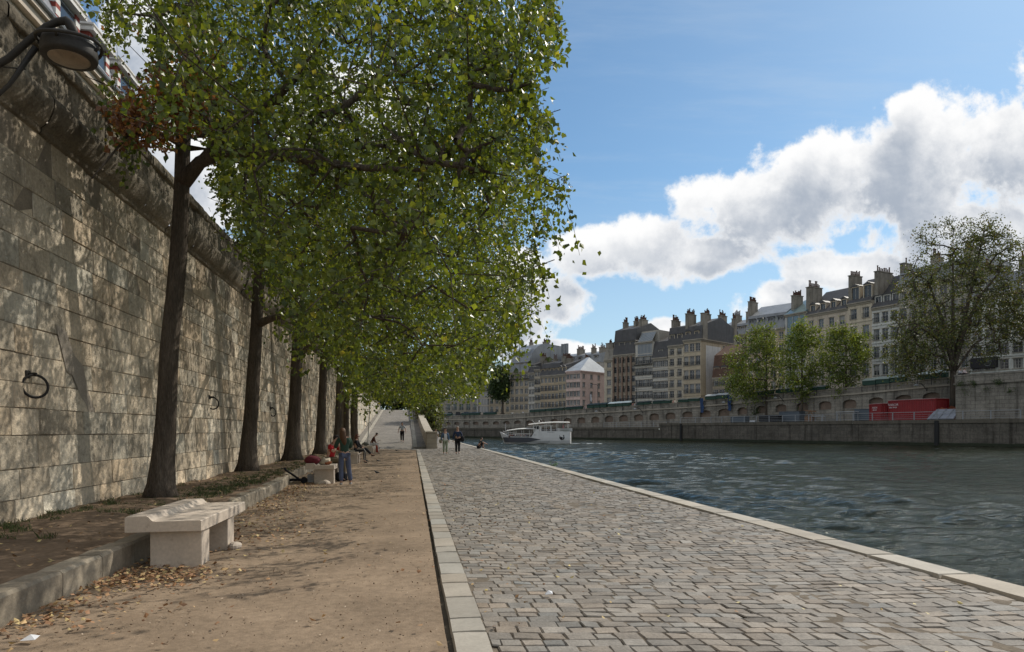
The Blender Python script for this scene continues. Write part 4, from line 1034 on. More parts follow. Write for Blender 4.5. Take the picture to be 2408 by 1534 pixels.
m_far = M('far_masonry', (.27, .245, .205), .93, .28, .35, .5, 8, .03, streak=.8, spot=.35, spotcol=(.10, .09, .075), brick=(1.1, .5, .02, 'wall'))
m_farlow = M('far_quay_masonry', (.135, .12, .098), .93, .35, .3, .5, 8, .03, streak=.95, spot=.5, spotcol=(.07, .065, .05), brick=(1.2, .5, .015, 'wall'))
m_niche = M('niche_brick', (.20, .15, .115), .95, .3, .8, .4, 12, .02)
m_cap = M('far_coping', (.38, .335, .27), .9, .2, .6, .3, 10, .02)
m_algae = plain('algae', (.03, .035, .02), .8, var=.3)
m_dk = plain('dark_metal', (.03, .032, .034), .5)
m_gal = plain('galvanised', (.30, .31, .32), .45)
m_green = M('bookstall_green', (.022, .06, .042), .55, .2, 2, .1)
m_roofg = M('bookstall_roof', (.02, .034, .03), .6, .2, 2, .1)
# lower quay wall
lw = thing('quay_wall', 'far river wall, dark stained masonry rising from the water', 'wall')
P = walk(FRP, 6); mb = MB(); mc = MB(); ma = MB()
for a, b in zip(P[:-1], P[1:]):
    t = (b - a).normalized(); n = Vector((-t.y, t.x)) # towards river
    za, zb = zlow(a), zlow(b); zb = za
    mb.quad((a.x, a.y, -2.5), (b.x, b.y, -2.5), (b.x, b.y, za - .5), (a.x, a.y, za - .5))
    o = n * .14; mc.quad((a.x + o.x, a.y + o.y, za - .5), (b.x + o.x, b.y + o.y, za - .5), (b.x + o.x, b.y + o.y, za), (a.x + o.x, a.y + o.y, za))
    q = n * -.9; mc.quad((a.x + o.x, a.y + o.y, za), (b.x + o.x, b.y + o.y, za), (b.x + q.x, b.y + q.y, za), (a.x + q.x, a.y + q.y, za))
    mc.quad((a.x, a.y, za - .5), (b.x, b.y, za - .5), (b.x + o.x, b.y + o.y, za - .5), (a.x + o.x, a.y + o.y, za - .5))
    o = n * .12; ma.add([(a.x + o.x, a.y + o.y, -1.2), (b.x + o.x, b.y + o.y, -1.2), (b.x + o.x * .7, b.y + o.y * .7, WZ + .42), (a.x + o.x * .7, a.y + o.y * .7, WZ + .35), (b.x, b.y, WZ + .46), (a.x, a.y, WZ + .4)], [(0, 1, 2, 3), (3, 2, 4, 5)])
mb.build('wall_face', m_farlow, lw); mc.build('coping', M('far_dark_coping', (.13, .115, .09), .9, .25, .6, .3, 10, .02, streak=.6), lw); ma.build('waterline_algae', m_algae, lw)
mb = MB()
for u in (1602, 2203): 
    p = hit(u, FRP); mb.tube([(p.x - .1, p.y - .1, -1), (p.x - .1, p.y - .1, 2.9)], .28, 8)
mb.build('mooring_groove', plain('groove', (.02, .02, .02)), lw)
# walkway and street surfaces
mb = MB(); ms = MB(); UP2 = walk(UPP, 6)
Q = walk(FRP, 6); nmin = min(len(Q), len(UP2))
for i in range(len(FRP) - 1):
    a, b, c, d = FRP[i], FRP[i + 1], UPP[i + 1], UPP[i]
    t = (b - a).normalized(); n = Vector((t.y, -t.x)) * .7; n2 = n * .8
    z = 3.0 if i < 3 else 2.22
    mb.quad((a.x + n.x, a.y + n.y, z), (b.x + n.x, b.y + n.y, z), (c.x + n2.x, c.y + n2.y, z), (d.x + n2.x, d.y + n2.y, z))
struct(mb.build('far_quay', plain('far_paving', (.2, .185, .155), .9, var=.25)))
OUT = offset(FRP, 160)
for i in range(len(FRP) - 1):
    a, b = UPP[i], UPP[i + 1]; c, d = OUT[i + 1], OUT[i]; za, zb = zpar(a) - 1.0, zpar(b) - 1.0
    ms.quad((a.x, a.y, za), (b.x, b.y, zb), (c.x, c.y, zb), (d.x, d.y, za))
ms.quad((-30, 243, 4.9), (40, 236, 4.9), (200, 500, 4.9), (-300, 500, 4.9))
struct(ms.build('far_street', m_street))
# upper wall with arched niches
uw = thing('retaining_wall', 'long far retaining wall with a row of blind arched niches under the bookstalls', 'wall')
P = walk(UPP, 4.4); mf = MB(); mn = MB(); mc = MB()
for a, b in zip(P[:-1], P[1:]):
    t = (b - a).normalized(); n = Vector((-t.y, t.x)); L = (b - a).length
    za, zb = zpar(a), zpar(b); zl = min(zlow(a), zlow(b)) - .3
    def Pt(s, z, d=0): # z relative to parapet top (negative down) or absolute
        p = a.lerp(b, s) + n * d; return (p.x, p.y, za + (zb - za) * s + z)
    def Pa(s, zz, d=0): p = a.lerp(b, s) + n * d; return (p.x, p.y, zz)
    ua, Da = uof(a)
    w0, w1 = .5 - 1.25 / L, .5 + 1.25 / L; hs = -3.45; sp = -2.55; crown = -2.0
    if za - 4 < zl + .2: hs, sp, crown = -2.75, -2.3, -1.85
    N = 8; arc = [(.5 + (w1 - .5) * math.cos(math.pi - math.pi * i / N), sp + (crown - sp) * math.sin(math.pi * i / N)) for i in range(N + 1)]
    mf.quad(Pa(0, zl), Pa(1, zl), Pt(1, hs), Pt(0, hs))
    mf.quad(Pt(0, hs), Pt(w0, hs), Pt(w0, sp), Pt(0, sp)); mf.quad(Pt(w1, hs), Pt(1, hs), Pt(1, sp), Pt(w1, sp))
    top = -1.25
    mf.quad(Pt(0, sp), Pt(w0, sp), Pt(w0, top), Pt(0, top)); mf.quad(Pt(w1, sp), Pt(1, sp), Pt(1, top), Pt(w1, top))
    for (s0, z0), (s1, z1) in zip(arc[:-1], arc[1:]):
        mf.quad(Pt(s0, z0), Pt(s1, z1), Pt(s1, top), Pt(s0, top)); mf.quad(Pt(s0, z0), Pt(s1, z1), Pt(s1, z1, -.45), Pt(s0, z0, -.45))
        mn.quad(Pt(s0, hs, -.45), Pt(s1, hs, -.45), Pt(s1, z1, -.45), Pt(s0, z0, -.45))
    mf.quad(Pt(w0, hs), Pt(w0, sp), Pt(w0, sp, -.45), Pt(w0, hs, -.45)); mf.quad(Pt(w1, hs), Pt(w1, sp), Pt(w1, sp, -.45), Pt(w1, hs, -.45)); mf.quad(Pt(w0, hs), Pt(w1, hs), Pt(w1, hs, -.45), Pt(w0, hs, -.45))
    # cornice, parapet, cap
    for (z0, z1, d) in ((-1.26, -1.02, .22), (-1.02, -.12, .03), (-.12, .02, .12)):
        m_ = mf if z1 == -.12 else mc
        m_.quad(Pt(0, z0, d), Pt(1, z0, d), Pt(1, z1, d), Pt(0, z1, d)); m_.quad(Pt(0, z1, d), Pt(1, z1, d), Pt(1, z1, -.5), Pt(0, z1, -.5)); m_.quad(Pt(0, z0, -.1), Pt(1, z0, -.1), Pt(1, z0, d), Pt(0, z0, d))
    mc.quad(Pt(0, .02, -.5), Pt(1, .02, -.5), Pt(1, -1.1, -.5), Pt(0, -1.1, -.5))
mf.build('wall_face', m_far, uw); mn.build('niche', m_niche, uw); mc.build('coping', m_cap, uw)
# protruding pier wall on the right
a = hit(2247, offset(FRP, 1.6)); u0 = a; t = (FRP[0] - FRP[1]).normalized(); n = Vector((-t.y, t.x)); n = n if n.x > 0 else -n
b = a + t * 60; z1 = H + (HV - 884) / F * uof(a)[1]
pw = thing('pier_wall', 'taller rough stone wall with tufts of weeds standing forward at the right edge', 'wall')
mb = MB(); c = a + n * 12; d = b + n * 12
mb.quad((a.x, a.y, 2.6), (b.x, b.y, 2.6), (b.x, b.y, z1 - .9), (a.x, a.y, z1 - .9)); mb.quad((a.x, a.y, 2.6), (c.x, c.y, 2.6), (c.x, c.y, z1), (a.x, a.y, z1)); mb.quad((a.x, a.y, z1 - .01), (b.x, b.y, z1 - .01), (d.x, d.y, z1 - .01), (c.x, c.y, z1 - .01))
mb.build('wall_face', m_far, pw)
mb = MB(); ctr = (a + b) / 2; mb.obox((ctr.x, ctr.y, 0), t, n, (b - a).length / 2 + .15, .22, z1 - 1.25, z1 - 1.0); mb.obox((ctr.x, ctr.y, 0), t, n, (b - a).length / 2 + .05, .1, z1 - 1.0, z1 - .1); mb.obox((ctr.x + n.x * .1, ctr.y + n.y * .1, 0), t, n, (b - a).length / 2 + .12, .28, z1 - .1, z1 + .1); mb.build('parapet', m_far, pw)
PWa, PWt, PWn, PWz = a, t, n, z1
g = np.random.default_rng(3); Cw = []
for (u, v, r, nn) in ((2262, 900, .6, 6), (2290, 905, .5, 5), (2320, 915, .3, 2), (2350, 900, .6, 6), (2272, 920, .3, 2), (2374, 915, .4, 3)):
    p = hit(u, [a, b]); Dp = uof(p)[1]; q = W(u, v, Dp - .25); Cw += [np.array(q) + g.normal(0, r * .4, 3) for _ in range(nn)]
make_leaves('weeds', np.array(Cw), 40, .12, .25, PAL_D, m_leaffar, pw, (0, 0, 0), g)
# railing along the far lower quay
rl_ = thing('railing', 'long grey steel railing along the edge of the far lower quay', 'railing')
P = walk([hit(u, offset(FRP, .55)) for u in (2400, 2203, 2006, 1840, 1672, 1600)], 2.9); mr = MB(); z = 3.03
for p in P: MB().box(-.05, .05, -.05, .05, 0, 1.12).build('post', m_gal, rl_, loc=(p.x, p.y, z))
for a_, b_2 in zip(P[:-1], P[1:]):
    for zz, r in ((1.1, .045), (.75, .018), (.45, .018), (.18, .03)): mr.tube([(a_.x, a_.y, z + zz), (b_2.x, b_2.y, z + zz)], r, 4, cap=False)
mr.build('rails', m_gal, rl_)
rl2 = thing('railing', 'thin barrier further left on the narrow part of the far quay', 'railing')
P = walk([hit(u, offset(FRP, .6)) for u in (1598, 1480, 1420)], 3); mr = MB()
for p in P: MB().box(-.04, .04, -.04, .04, 0, 1.1).build('post', m_gal, rl2, loc=(p.x, p.y, 2.25))
for a_, b_2 in zip(P[:-1], P[1:]):
    for zz in (1.08, .6, .15): mr.tube([(a_.x, a_.y, 2.25 + zz), (b_2.x, b_2.y, 2.25 + zz)], .03, 4, cap=False)
mr.build('rails', m_gal, rl2)

# red containers
m_red = M('red_paint', (.27, .018, .02), .5, .15, 1, .1, spec=.4, streak=.15)
m_white = plain('white_letters', (.75, .72, .7))
def container(label, c, ang, L, w, h, z, doors):
    t = thing('shipping_container', label, 'container', (c[0], c[1], z), ang, 'red shipping containers on the far quay')
    mb = MB(); nrib = int(L / .28)
    def side(fx, n, Ls):
        for i in range(n):
            s0 = -Ls / 2 + Ls * i / n; q = Ls / n
            pr = [(s0, 0), (s0 + q * .25, 0), (s0 + q * .4, -.05), (s0 + q * .8, -.05), (s0 + q, 0)]
            for (sa_, da), (sb_, db) in zip(pr[:-1], pr[1:]): mb.quad(fx(sa_, .15, da), fx(sb_, .15, db), fx(sb_, h - .12, db), fx(sa_, h - .12, da))
    side(lambda s, zz, d: (s, -w / 2 - d * 1 - .0 + .0, zz) if False else (s, -w / 2 - d, zz), nrib, L)
    side(lambda s, zz, d: (s, w / 2 + d, zz), nrib, L)
    side(lambda s, zz, d: (L / 2 + d, s, zz), int(w / .28), w)
    if not doors: side(lambda s, zz, d: (-L / 2 - d, s, zz), int(w / .28), w)
    mb.box(-L / 2, L / 2, -w / 2, w / 2, h - .06, h - .02); mb.box(-L / 2, L / 2, -w / 2, w / 2, .1, .16)
    mb.build('body', m_red, t)
    fr = MB()
    for x in (-L / 2, L / 2):
        for y in (-w / 2, w / 2): fr.box(x - .07, x + .07, y - .07, y + .07, 0, h)
    for y in (-w / 2, w / 2): fr.box(-L / 2 + .07, L / 2 - .07, y - .05, y + .05, h - .14, h + .01).box(-L / 2 + .07, L / 2 - .07, y - .05, y + .05, 0, .16)
    for x in (-L / 2, L / 2): fr.box(x - .05, x + .05, -w / 2 + .07, w / 2 - .07, h - .14, h + .01).box(x - .05, x + .05, -w / 2 + .07, w / 2 - .07, 0, .16)
    fr.build('frame', m_red, t)
    MB().box(-L / 2 - .02, L / 2 + .02, -w / 2 - .06, w / 2 + .06, h + .01, h + .05).build('roof', M('pale_roof', (.55, .45, .43), .6, .2, 2, 0), t)
    if doors:
        for y0, y1 in ((-w / 2 + .08, -.01), (.01, w / 2 - .08)):
            d = MB().box(-L / 2 - .03, -L / 2 + .03, y0, y1, .17, h - .15).build('door', m_red, t)
            for yy in (y0 + .3 * (y1 - y0), y0 + .7 * (y1 - y0)): MB().tube([(-L / 2 - .06, yy, .2), (-L / 2 - .06, yy, h - .2)], .03, 6).build('lock_rod', m_gal, d)
    return t
dirn = (FRP[1] - FRP[2]).normalized(); angq = math.atan2(dirn.y, dirn.x)
def at_quay(u, off_): p = hit(u, offset(FRP, off_)); return p
p = at_quay(2158, 4.2); c1 = container('larger red shipping container on the far quay, nearest the pier wall', p, math.atan2((hit(2205, offset(FRP, 2.6)) - hit(2107, offset(FRP, 3.9))).y, (hit(2205, offset(FRP, 2.6)) - hit(2107, offset(FRP, 3.9))).x), 7.6, 2.5, 2.95, 3.05, False)
text_obj('TUSECOR', .42, m_white, c1, (-3.0, -1.34, 2.3), (R(90), 0, 0)); text_obj('0802 04 04', .30, m_white, c1, (-3.0, -1.34, 1.9), (R(90), 0, 0), 'phone_number')
p = at_quay(2077, 5.0); c2 = container('smaller red shipping container with its double doors facing left', p, angq - .55, 3.3, 2.4, 2.55, 3.05, True)
text_obj('TUSECOR', .36, m_white, c2, (0, -1.28, 1.95), (R(90), 0, 0)); text_obj('0802 04 04', .26, m_white, c2, (0, -1.28, 1.6), (R(90), 0, 0), 'phone_number')
# sloping gangway panels
p = at_quay(2218, 1.9); t = thing('gangway', 'folded pale grey gangway leaning beside the larger red container', 'gangway', (p.x, p.y, 3.05), angq)
MB().add([(-1.7, -.9, .1), (1.7, -.9, .1), (1.9, .5, 1.45), (-1.2, .5, 1.45), (-1.7, -.8, 0), (1.7, -.8, 0), (1.9, .6, 1.35), (-1.2, .6, 1.35)], [(0, 1, 2, 3), (4, 7, 6, 5), (0, 4, 5, 1), (3, 2, 6, 7), (0, 3, 7, 4), (1, 5, 6, 2)]).build('deck', plain('pale_panel', (.30, .32, .37), .6), t)
mb = MB()
for x in (-1.1, -.1, .9): mb.tube([(x, -.97, .12), (x + .3, .45, 1.52)], .04, 5)
mb.tube([(-1.6, -.7, .6), (1.9, -.3, 1.0)], .03, 5); mb.build('frame', m_gal, t)
p2 = at_quay(2226, 3.4); tag(MB().add([(-1.3, -.4, 1.2), (-.5, -.3, 1.75), (.2, -.3, 1.5), (.8, -.4, 1.95), (1.5, -.3, 1.6), (1.4, .5, 0), (-1.3, .5, 0), (-1.3, -.5, 0), (1.5, -.5, 0)], [(0, 7, 8, 4, 3, 2, 1), (0, 1, 2, 3, 4, 5, 6)]).build('tarpaulin', plain('orange_tarp', (.36, .12, .06), .7), loc=(p2.x, p2.y, 3.03), rotz=angq), 'heap under orange brown tarpaulins behind the pale gangway', 'tarpaulin')
# clutter on the quay
m_crate = plain('grey_crate', (.10, .12, .14), .6); m_wood = plain('weathered_wood', (.2, .12, .07), .8); m_pale = plain('pale_plastic', (.5, .52, .54), .5)
def clutter(u, off_, L, w, h, mat, name, label, cat, legs=False, roof=None):
    p = at_quay(u, off_); t = thing(name, label, cat, (p.x, p.y, 3.03), angq)
    if legs:
        MB().box(-L / 2, L / 2, -w / 2, w / 2, h - .08, h, bev=.02).build('top', mat, t)
        for x in (-L / 2 + .1, L / 2 - .1):
            for y in (-w / 2 + .1, w / 2 - .1): MB().box(x - .04, x + .04, y - .04, y + .04, 0, h - .08).build('leg', m_gal, t)
    else:
        MB().box(-L / 2, L / 2, -w / 2, w / 2, .08, h - .1, bev=.05).box(-L / 2 + .15, L / 2 - .15, -w / 2 + .1, w / 2 - .1, -.02, .08).build('body', mat, t)
        MB().box(-L / 2 - .05, L / 2 + .05, -w / 2 - .05, w / 2 + .05, h - .1, h, bev=.03).build('lid', mat, t)
clutter(2040, 5.5, 3.4, 1.6, 1.9, m_crate, 'storage_bin', 'dark blue-grey storage bin left of the small red container', 'bin')
clutter(1862, 5.5, 4.2, 1.6, 1.9, m_crate, 'storage_bin', 'long dark grey storage bin between the middle and left trees', 'bin')
clutter(1740, 4, 3.6, 1.2, 1.2, m_crate, 'storage_bin', 'low dark bin on the quay under the blue cloth', 'bin')
clutter(1812, 2.6, 4.2, 1.2, 1.25, plain('black_box', (.012, .012, .014)), 'storage_bin', 'black box beside the bush on the far quay', 'bin')
clutter(1992, 3.5, 3.2, 1.2, 1.5, m_pale, 'work_table', 'white trestle table on the far quay right of the right-hand tree', 'table', True)
clutter(1925, 3.5, 2.0, 1.2, .95, m_pale, 'work_table', 'small pale table on the far quay between middle and right-hand trees', 'table', True)
p = at_quay(1903, 4.0); t = thing('wooden_rack', 'brown wooden rack with a slanting arm on the far quay', 'rack', (p.x, p.y, 3.03), angq)
MB().box(-.7, .7, -.3, .3, 0, .9).tube([(-.9, 0, 1.9), (1.3, 0, 1.7)], .1, 6).tube([(-.6, 0, .8), (.3, 0, 1.95)], .07, 6).tube([(.9, 0, .8), (.2, 0, 1.85)], .07, 6).build('frame', m_wood, t)
p = at_quay(1770, .4); tag(MB().box(-.55, .55, -.25, .25, 0, .32, bev=.06).build('white_sack', m_pale, loc=(p.x, p.y, 3.03), rotz=angq), 'white sack on the edge of the far quay below the left tree', 'sack')

# bookstall boxes on the parapet
def bookstall(u0, u1, label, roofm=None, h=.75, open_=False, zoff=.05, cloth=False):
    a = hit(u0, UPP); b = hit(u1, UPP); t_ = (b - a); L = t_.length; t_.normalize(); n = Vector((t_.y, -t_.x)) ; n = n if n.dot(-a) > 0 else -n
    c = (a + b) / 2; z = zpar(c) + zoff; sl = (zpar(b) - zpar(a)) / L
    t = thing('bookstall_box', label, 'bookstall', (c.x, c.y, z), math.atan2(t_.y, t_.x), 'green bookstall boxes on the far parapet')
    # local x along wall, -y to the river
    nb = max(1, round(L / 2.1)); bw = L / nb
    for i in range(nb):
        x0 = -L / 2 + i * bw + .04; x1 = x0 + bw - .08; dz = sl * (x0 + x1) / 2
        bx = MB().box(x0, x1, -.38, .45, dz, dz + h * .62, bev=.02).build('box', m_green, t)
        lid = MB().add([(x0 - .03, -.5, dz + h * .66), (x1 + .03, -.5, dz + h * .66), (x1 + .03, .5, dz + h), (x0 - .03, .5, dz + h), (x0 - .03, -.5, dz + h * .60), (x1 + .03, -.5, dz + h * .60), (x1 + .03, .5, dz + h * .66), (x0 - .03, .5, dz + h * .66)],
                       [(0, 1, 2, 3), (4, 7, 6, 5), (0, 4, 5, 1), (1, 5, 6, 2), (3, 2, 6, 7), (0, 3, 7, 4)]).build('lid', roofm or m_roofg, t)
        MB().box(x0 - .05, x0 + .03, -.42, -.36, dz - 1.0, dz).build('bracket', m_dk, t)
    return t
BS = [(1040, 1062, 'farthest green bookstall box, left of the street arcade', None), (1086, 1128, 'bookstall boxes in front of the arcaded building', None), (1138, 1166, 'bookstall boxes under the dark round tree', None),
      (1247, 1284, 'dark bookstall boxes before the narrow white house', None), (1286, 1326, 'bookstall boxes with green lids before the ochre houses', None), (1330, 1370, 'bookstall boxes with raised green lids before the left side of the pink house', None),
      (1382, 1428, 'wide bookstall with a green roof before the front of the pink house', None), (1432, 1483, 'bookstall with a bright pale roof before the brown brick house', plain('pale_cloth', (.6, .66, .64))),
      (1500, 1530, 'low bookstall boxes before the white house with the glass attic', None), (1536, 1578, 'dark bookstall boxes before the low white house', None), (1596, 1645, 'bookstall boxes before the tall cream corner house', None),
      (1660, 1712, 'bookstall with grey tarpaulin roof and blue cloth hanging down the wall', plain('grey_tarp', (.35, .37, .37))), (1753, 1818, 'bookstall boxes behind the leftmost young tree', None), (1826, 1886, 'long green bookstall boxes behind the middle young tree', None),
      (1904, 1944, 'bookstall boxes left of the right-hand young tree', plain('grey_tarp', (.35, .37, .37))), (2030, 2130, 'long bookstall with pale green sloping roof above the red containers', plain('pale_green_roof', (.28, .34, .31))), (2160, 2228, 'bookstall with a pale white awning behind the big sparse tree', plain('pale_cloth', (.6, .66, .64)))]
for u0, u1, lab, rm in BS: bookstall(u0, u1, lab, rm, h=1.15 if u0 in (1382, 1432, 1660, 2030, 2160) else .8)
for u in (1651, 1716):
    a = hit(u, offset(UPP, -.35)); z = zpar(a); g_ = random.Random(u); mb = MB()
    L = .9; vs = []; 
    for i in range(6):
        for j in range(4): vs.append((-L / 2 + L * j / 3 + g_.uniform(-.1, .1), g_.uniform(-.15, .1), z + .6 - i * .62 + g_.uniform(-.1, .1)))
    fs = [(i * 4 + j, i * 4 + j + 1, i * 4 + j + 5, i * 4 + j + 4) for i in range(5) for j in range(3)]
    tag(mb.add(vs, fs).build('blue_cloth', plain('blue_cloth', (.03, .06, .14), .8), loc=(a.x, a.y, 0), rotz=angq, smooth=True), ('left' if u == 1651 else 'right') + ' dark blue cloth hanging from the end of the tarpaulin-roofed bookstall', 'cloth', 'hanging blue cloths')
# bracket lamps on the far wall
def far_lamp(u, label):
    a = hit(u, offset(UPP, -.1)); z = zpar(a) - 1.4; ang = math.atan2(dirn.y, dirn.x)
    t = thing('wall_lamp', label, 'street lamp', (a.x, a.y, z), ang, 'bracket lamps on the far wall')
    MB().tube([(0, 0, -.3), (-.1, -.5, .25), (-.25, -1.1, .75), (-.4, -1.5, .85), (-.5, -1.75, .7)], .05, 6).build('arm', m_dk, t)
    MB().lathe([(.05, .25), (.22, .18), (.38, .02), (.36, -.04), (.1, -.06)][::-1], (-.55, -1.8, .45), 12).build('lamp_head', m_gal, t)
for u, l in ((1420, 'bracket lamp on the far wall left of the boat stern'), (1512, 'bracket lamp below the low bookstall boxes'), (1722, 'bracket lamp beside the right blue cloth'), (1845, 'bracket lamp on the far wall between the left and middle young trees'), (2180, 'bracket lamp on the far wall above the larger red container')): far_lamp(u, l)
# street lamps and a flag pole on the far street
def post(u, vt, label, flag=False, off_=13):
    a = hit(u, offset(FRP, off_)); z0 = zpar(hit(u, UPP)) - 1.0; D = uof(a)[1]; z1_ = H + (HV - vt) / F * D
    t = thing('flag_pole' if flag else 'street_lamp', label, 'flag pole' if flag else 'street lamp', (a.x, a.y, z0), 0); h = z1_ - z0
    MB().lathe([(.14, 0), (.14, .8), (.07, 1.0), (.05, h)], n=8).build('pole', m_dk, t)
    if flag:
        MB().add([(0, 0, h - .2), (.15, .1, h - 2.0), (.55, .0, h - 2.2), (.4, -.1, h - .3)], [(0, 1, 2, 3)]).build('flag', [plain('flag_white', (.6, .6, .62))], t)
        MB().add([(.02, .01, h - .2), (.16, .11, h - 2.0), (.28, .1, h - 2.1), (.14, .02, h - .25)], [(0, 1, 2, 3)]).build('flag_stripe', plain('flag_blue', (.05, .08, .3)), t)
    else:
        MB().tube([(0, 0, h - .1), (-.5, 0, h + .15), (-1.6, 0, h + .1)], .05, 6).build('arm', m_dk, t)
        MB().ell((-1.8, 0, h + .08), (.4, .15, .08), 6).build('lamp_head', m_gal, t)
post(1406, 906, 'tall street lamp before the front of the pink house'); post(1497, 895, 'street lamp post before the white house with the glass attic'); post(1387, 925, 'flag pole with a small blue and white flag by the pink house', True)
# ================================================================== HOUSES
m_glass = M('window_glass', (.035, .042, .05), .12, .5, .6, 0, spec=.6)
m_frame = plain('window_frame', (.42, .41, .38), .6)
m_shut = plain('shutter_grey', (.45, .44, .42), .7)
m_slate = M('slate', (.085, .082, .082), .6, .25, .8, .4, 8, .02, streak=.3)
m_zinc = M('zinc', (.24, .25, .26), .45, .2, .6, .2, 4, .02, streak=.3, spec=.5)
m_tile = M('brown_tile', (.12, .07, .05), .85, .3, 1, .6, 10, .03)
m_chim = M('chimney_render', (.27, .245, .205), .95, .3, .6, .4, 8, .03, streak=.7)
m_pot = plain('clay_pot', (.10, .055, .04), .85)
WALLC = {}
def wallmat(col, rust=False):
    col = (col[0] * 1.16, col[1] * 1.13, col[2] * 1.08)
    kx = tuple(col)
    if kx not in WALLC: WALLC[kx] = M('render_%d' % len(WALLC), col, .92, .14, .25, .3, 6, .02, streak=.38, spec=.15)
    return WALLC[kx]
MESH = {}
def cached(key, fn):
    if key not in MESH: MESH[key] = fn()
    return MESH[key]
def place(me, name, parent, loc, rz_):
    o = bpy.data.objects.new(name, me); COL.objects.link(o); o.parent = parent; o.location = loc; o.rotation_euler.z = rz_; return o
def to_mesh(mb, name, mats):
    me = bpy.data.meshes.new(name); me.from_pydata(mb.v, [], mb.f)
    for m in mats: me.materials.append(m)
    me.polygons.foreach_set('material_index', mb.m); me.update(); return me
m_curt = plain('curtain', (.36, .35, .33), .8)
m_glass2 = M('window_glass_pale', (.10, .115, .13), .15, .5, .6, 0, spec=.8)
def window_mesh(w, h, shut, rail, var=0):
    def mk():
        mb = MB(); d = .20   # local: x along wall, -y outward, origin centre bottom at wall face
        mb.quad((-w / 2, d, 0), (w / 2, d, 0), (w / 2, d, h), (-w / 2, d, h), 1)
        if var in (1, 2, 4): mb.quad((-w / 2, d - .004, 0), (-w * (.18 if var != 4 else .34), d - .004, 0), (-w * .26, d - .004, h), (-w / 2, d - .004, h), 5)
        if var in (1, 3): mb.quad((w * .2, d - .004, 0), (w / 2, d - .004, 0), (w / 2, d - .004, h), (w * .24, d - .004, h), 5)
        if var == 5: mb.quad((-w / 2, d - .004, h * .45), (w / 2, d - .004, h * .45), (w / 2, d - .004, h), (-w / 2, d - .004, h), 5)
        f = .07
        mb.box(-w / 2, -w / 2 + f, d - .05, d - .01, 0, h, 0).box(w / 2 - f, w / 2, d - .05, d - .01, 0, h, 0).box(-w / 2 + f, w / 2 - f, d - .05, d - .01, h - f, h, 0).box(-w / 2 + f, w / 2 - f, d - .05, d - .01, 0, f, 0)
        mb.box(-.05, .05, d - .055, d - .012, f, h - f, 0)
        for zz in (.33, .66): mb.box(-w / 2 + f, w / 2 - f, d - .045, d - .013, h * zz - .02, h * zz + .02, 0)
        mb.box(-w / 2 - .12, w / 2 + .12, -.1, .02, -.12, -.02, 3)
        mb.box(-w / 2 - .14, w / 2 + .14, -.05, .02, h + .02, h + .14, 3)
        if shut:
            for s in (-1, 1):
                x0 = s * (w / 2 + .02); x1 = s * (w / 2 + w * .42); mb.box(min(x0, x1), max(x0, x1), -.07, -.02, -.01, h + .01, 2)
        if rail:
            mb.box(-w / 2 - .1, w / 2 + .1, -.22, -.18, .78, .84, 4).box(-w / 2 - .1, w / 2 + .1, -.22, -.18, .02, .07, 4)
            for i in range(7): x = -w / 2 + w * i / 6; mb.box(x - .02, x + .02, -.21, -.19, .07, .78, 4)
        return to_mesh(mb, 'window', [m_frame, m_glass2 if var in (3, 6) else m_glass, m_shut, m_cap, m_dk, m_curt])
    return cached(('w', round(w, 2), round(h, 2), shut, rail, var), mk)
def dormer_mesh(w, h, wall, hood):
    def mk():
        mb = MB(); dp = 2.2
        mb.box(-w / 2, -w / 2 + .15, 0, dp, 0, h, 0).box(w / 2 - .15, w / 2, 0, dp, 0, h, 0).box(-w / 2 + .15, w / 2 - .15, 0, .2, h - .2, h, 0).box(-w / 2 + .15, w / 2 - .15, 0, .2, 0, .15, 0)
        mb.quad((-w / 2 + .15, .18, .15), (w / 2 - .15, .18, .15), (w / 2 - .15, .18, h - .2), (-w / 2 + .15, .18, h - .2), 1)
        mb.box(-.04, .04, .12, .17, .15, h - .2, 2)
        if hood == 'gable':
            mb.add([(-w / 2 - .12, -.15, h), (w / 2 + .12, -.15, h), (0, -.15, h + .5), (-w / 2 - .12, dp, h), (w / 2 + .12, dp, h), (0, dp, h + .5)], [(0, 1, 2), (3, 5, 4), (0, 2, 5, 3), (1, 4, 5, 2), (0, 3, 4, 1)], 3)
        elif hood == 'round':
            pr = [(-w / 2 - .1, h)] + [(-(w / 2 + .1) * math.cos(math.pi * i / 6), h + .35 * math.sin(math.pi * i / 6)) for i in range(1, 6)] + [(w / 2 + .1, h)]
            mb.prism(pr, -.15, dp, 3)
        else: mb.box(-w / 2 - .12, w / 2 + .12, -.18, dp, h, h + .14, 3)
        return to_mesh(mb, 'dormer', [wall, m_glass, m_frame, m_slate])
    return cached(('d', round(w, 2), round(h, 2), wall.name, hood), mk)
pot_mesh = to_mesh(MB().lathe([(.15, 0), (.13, .1), (.11, .5), (.15, .56), (.15, .62)], n=6), 'chimney_pot', [m_pot])
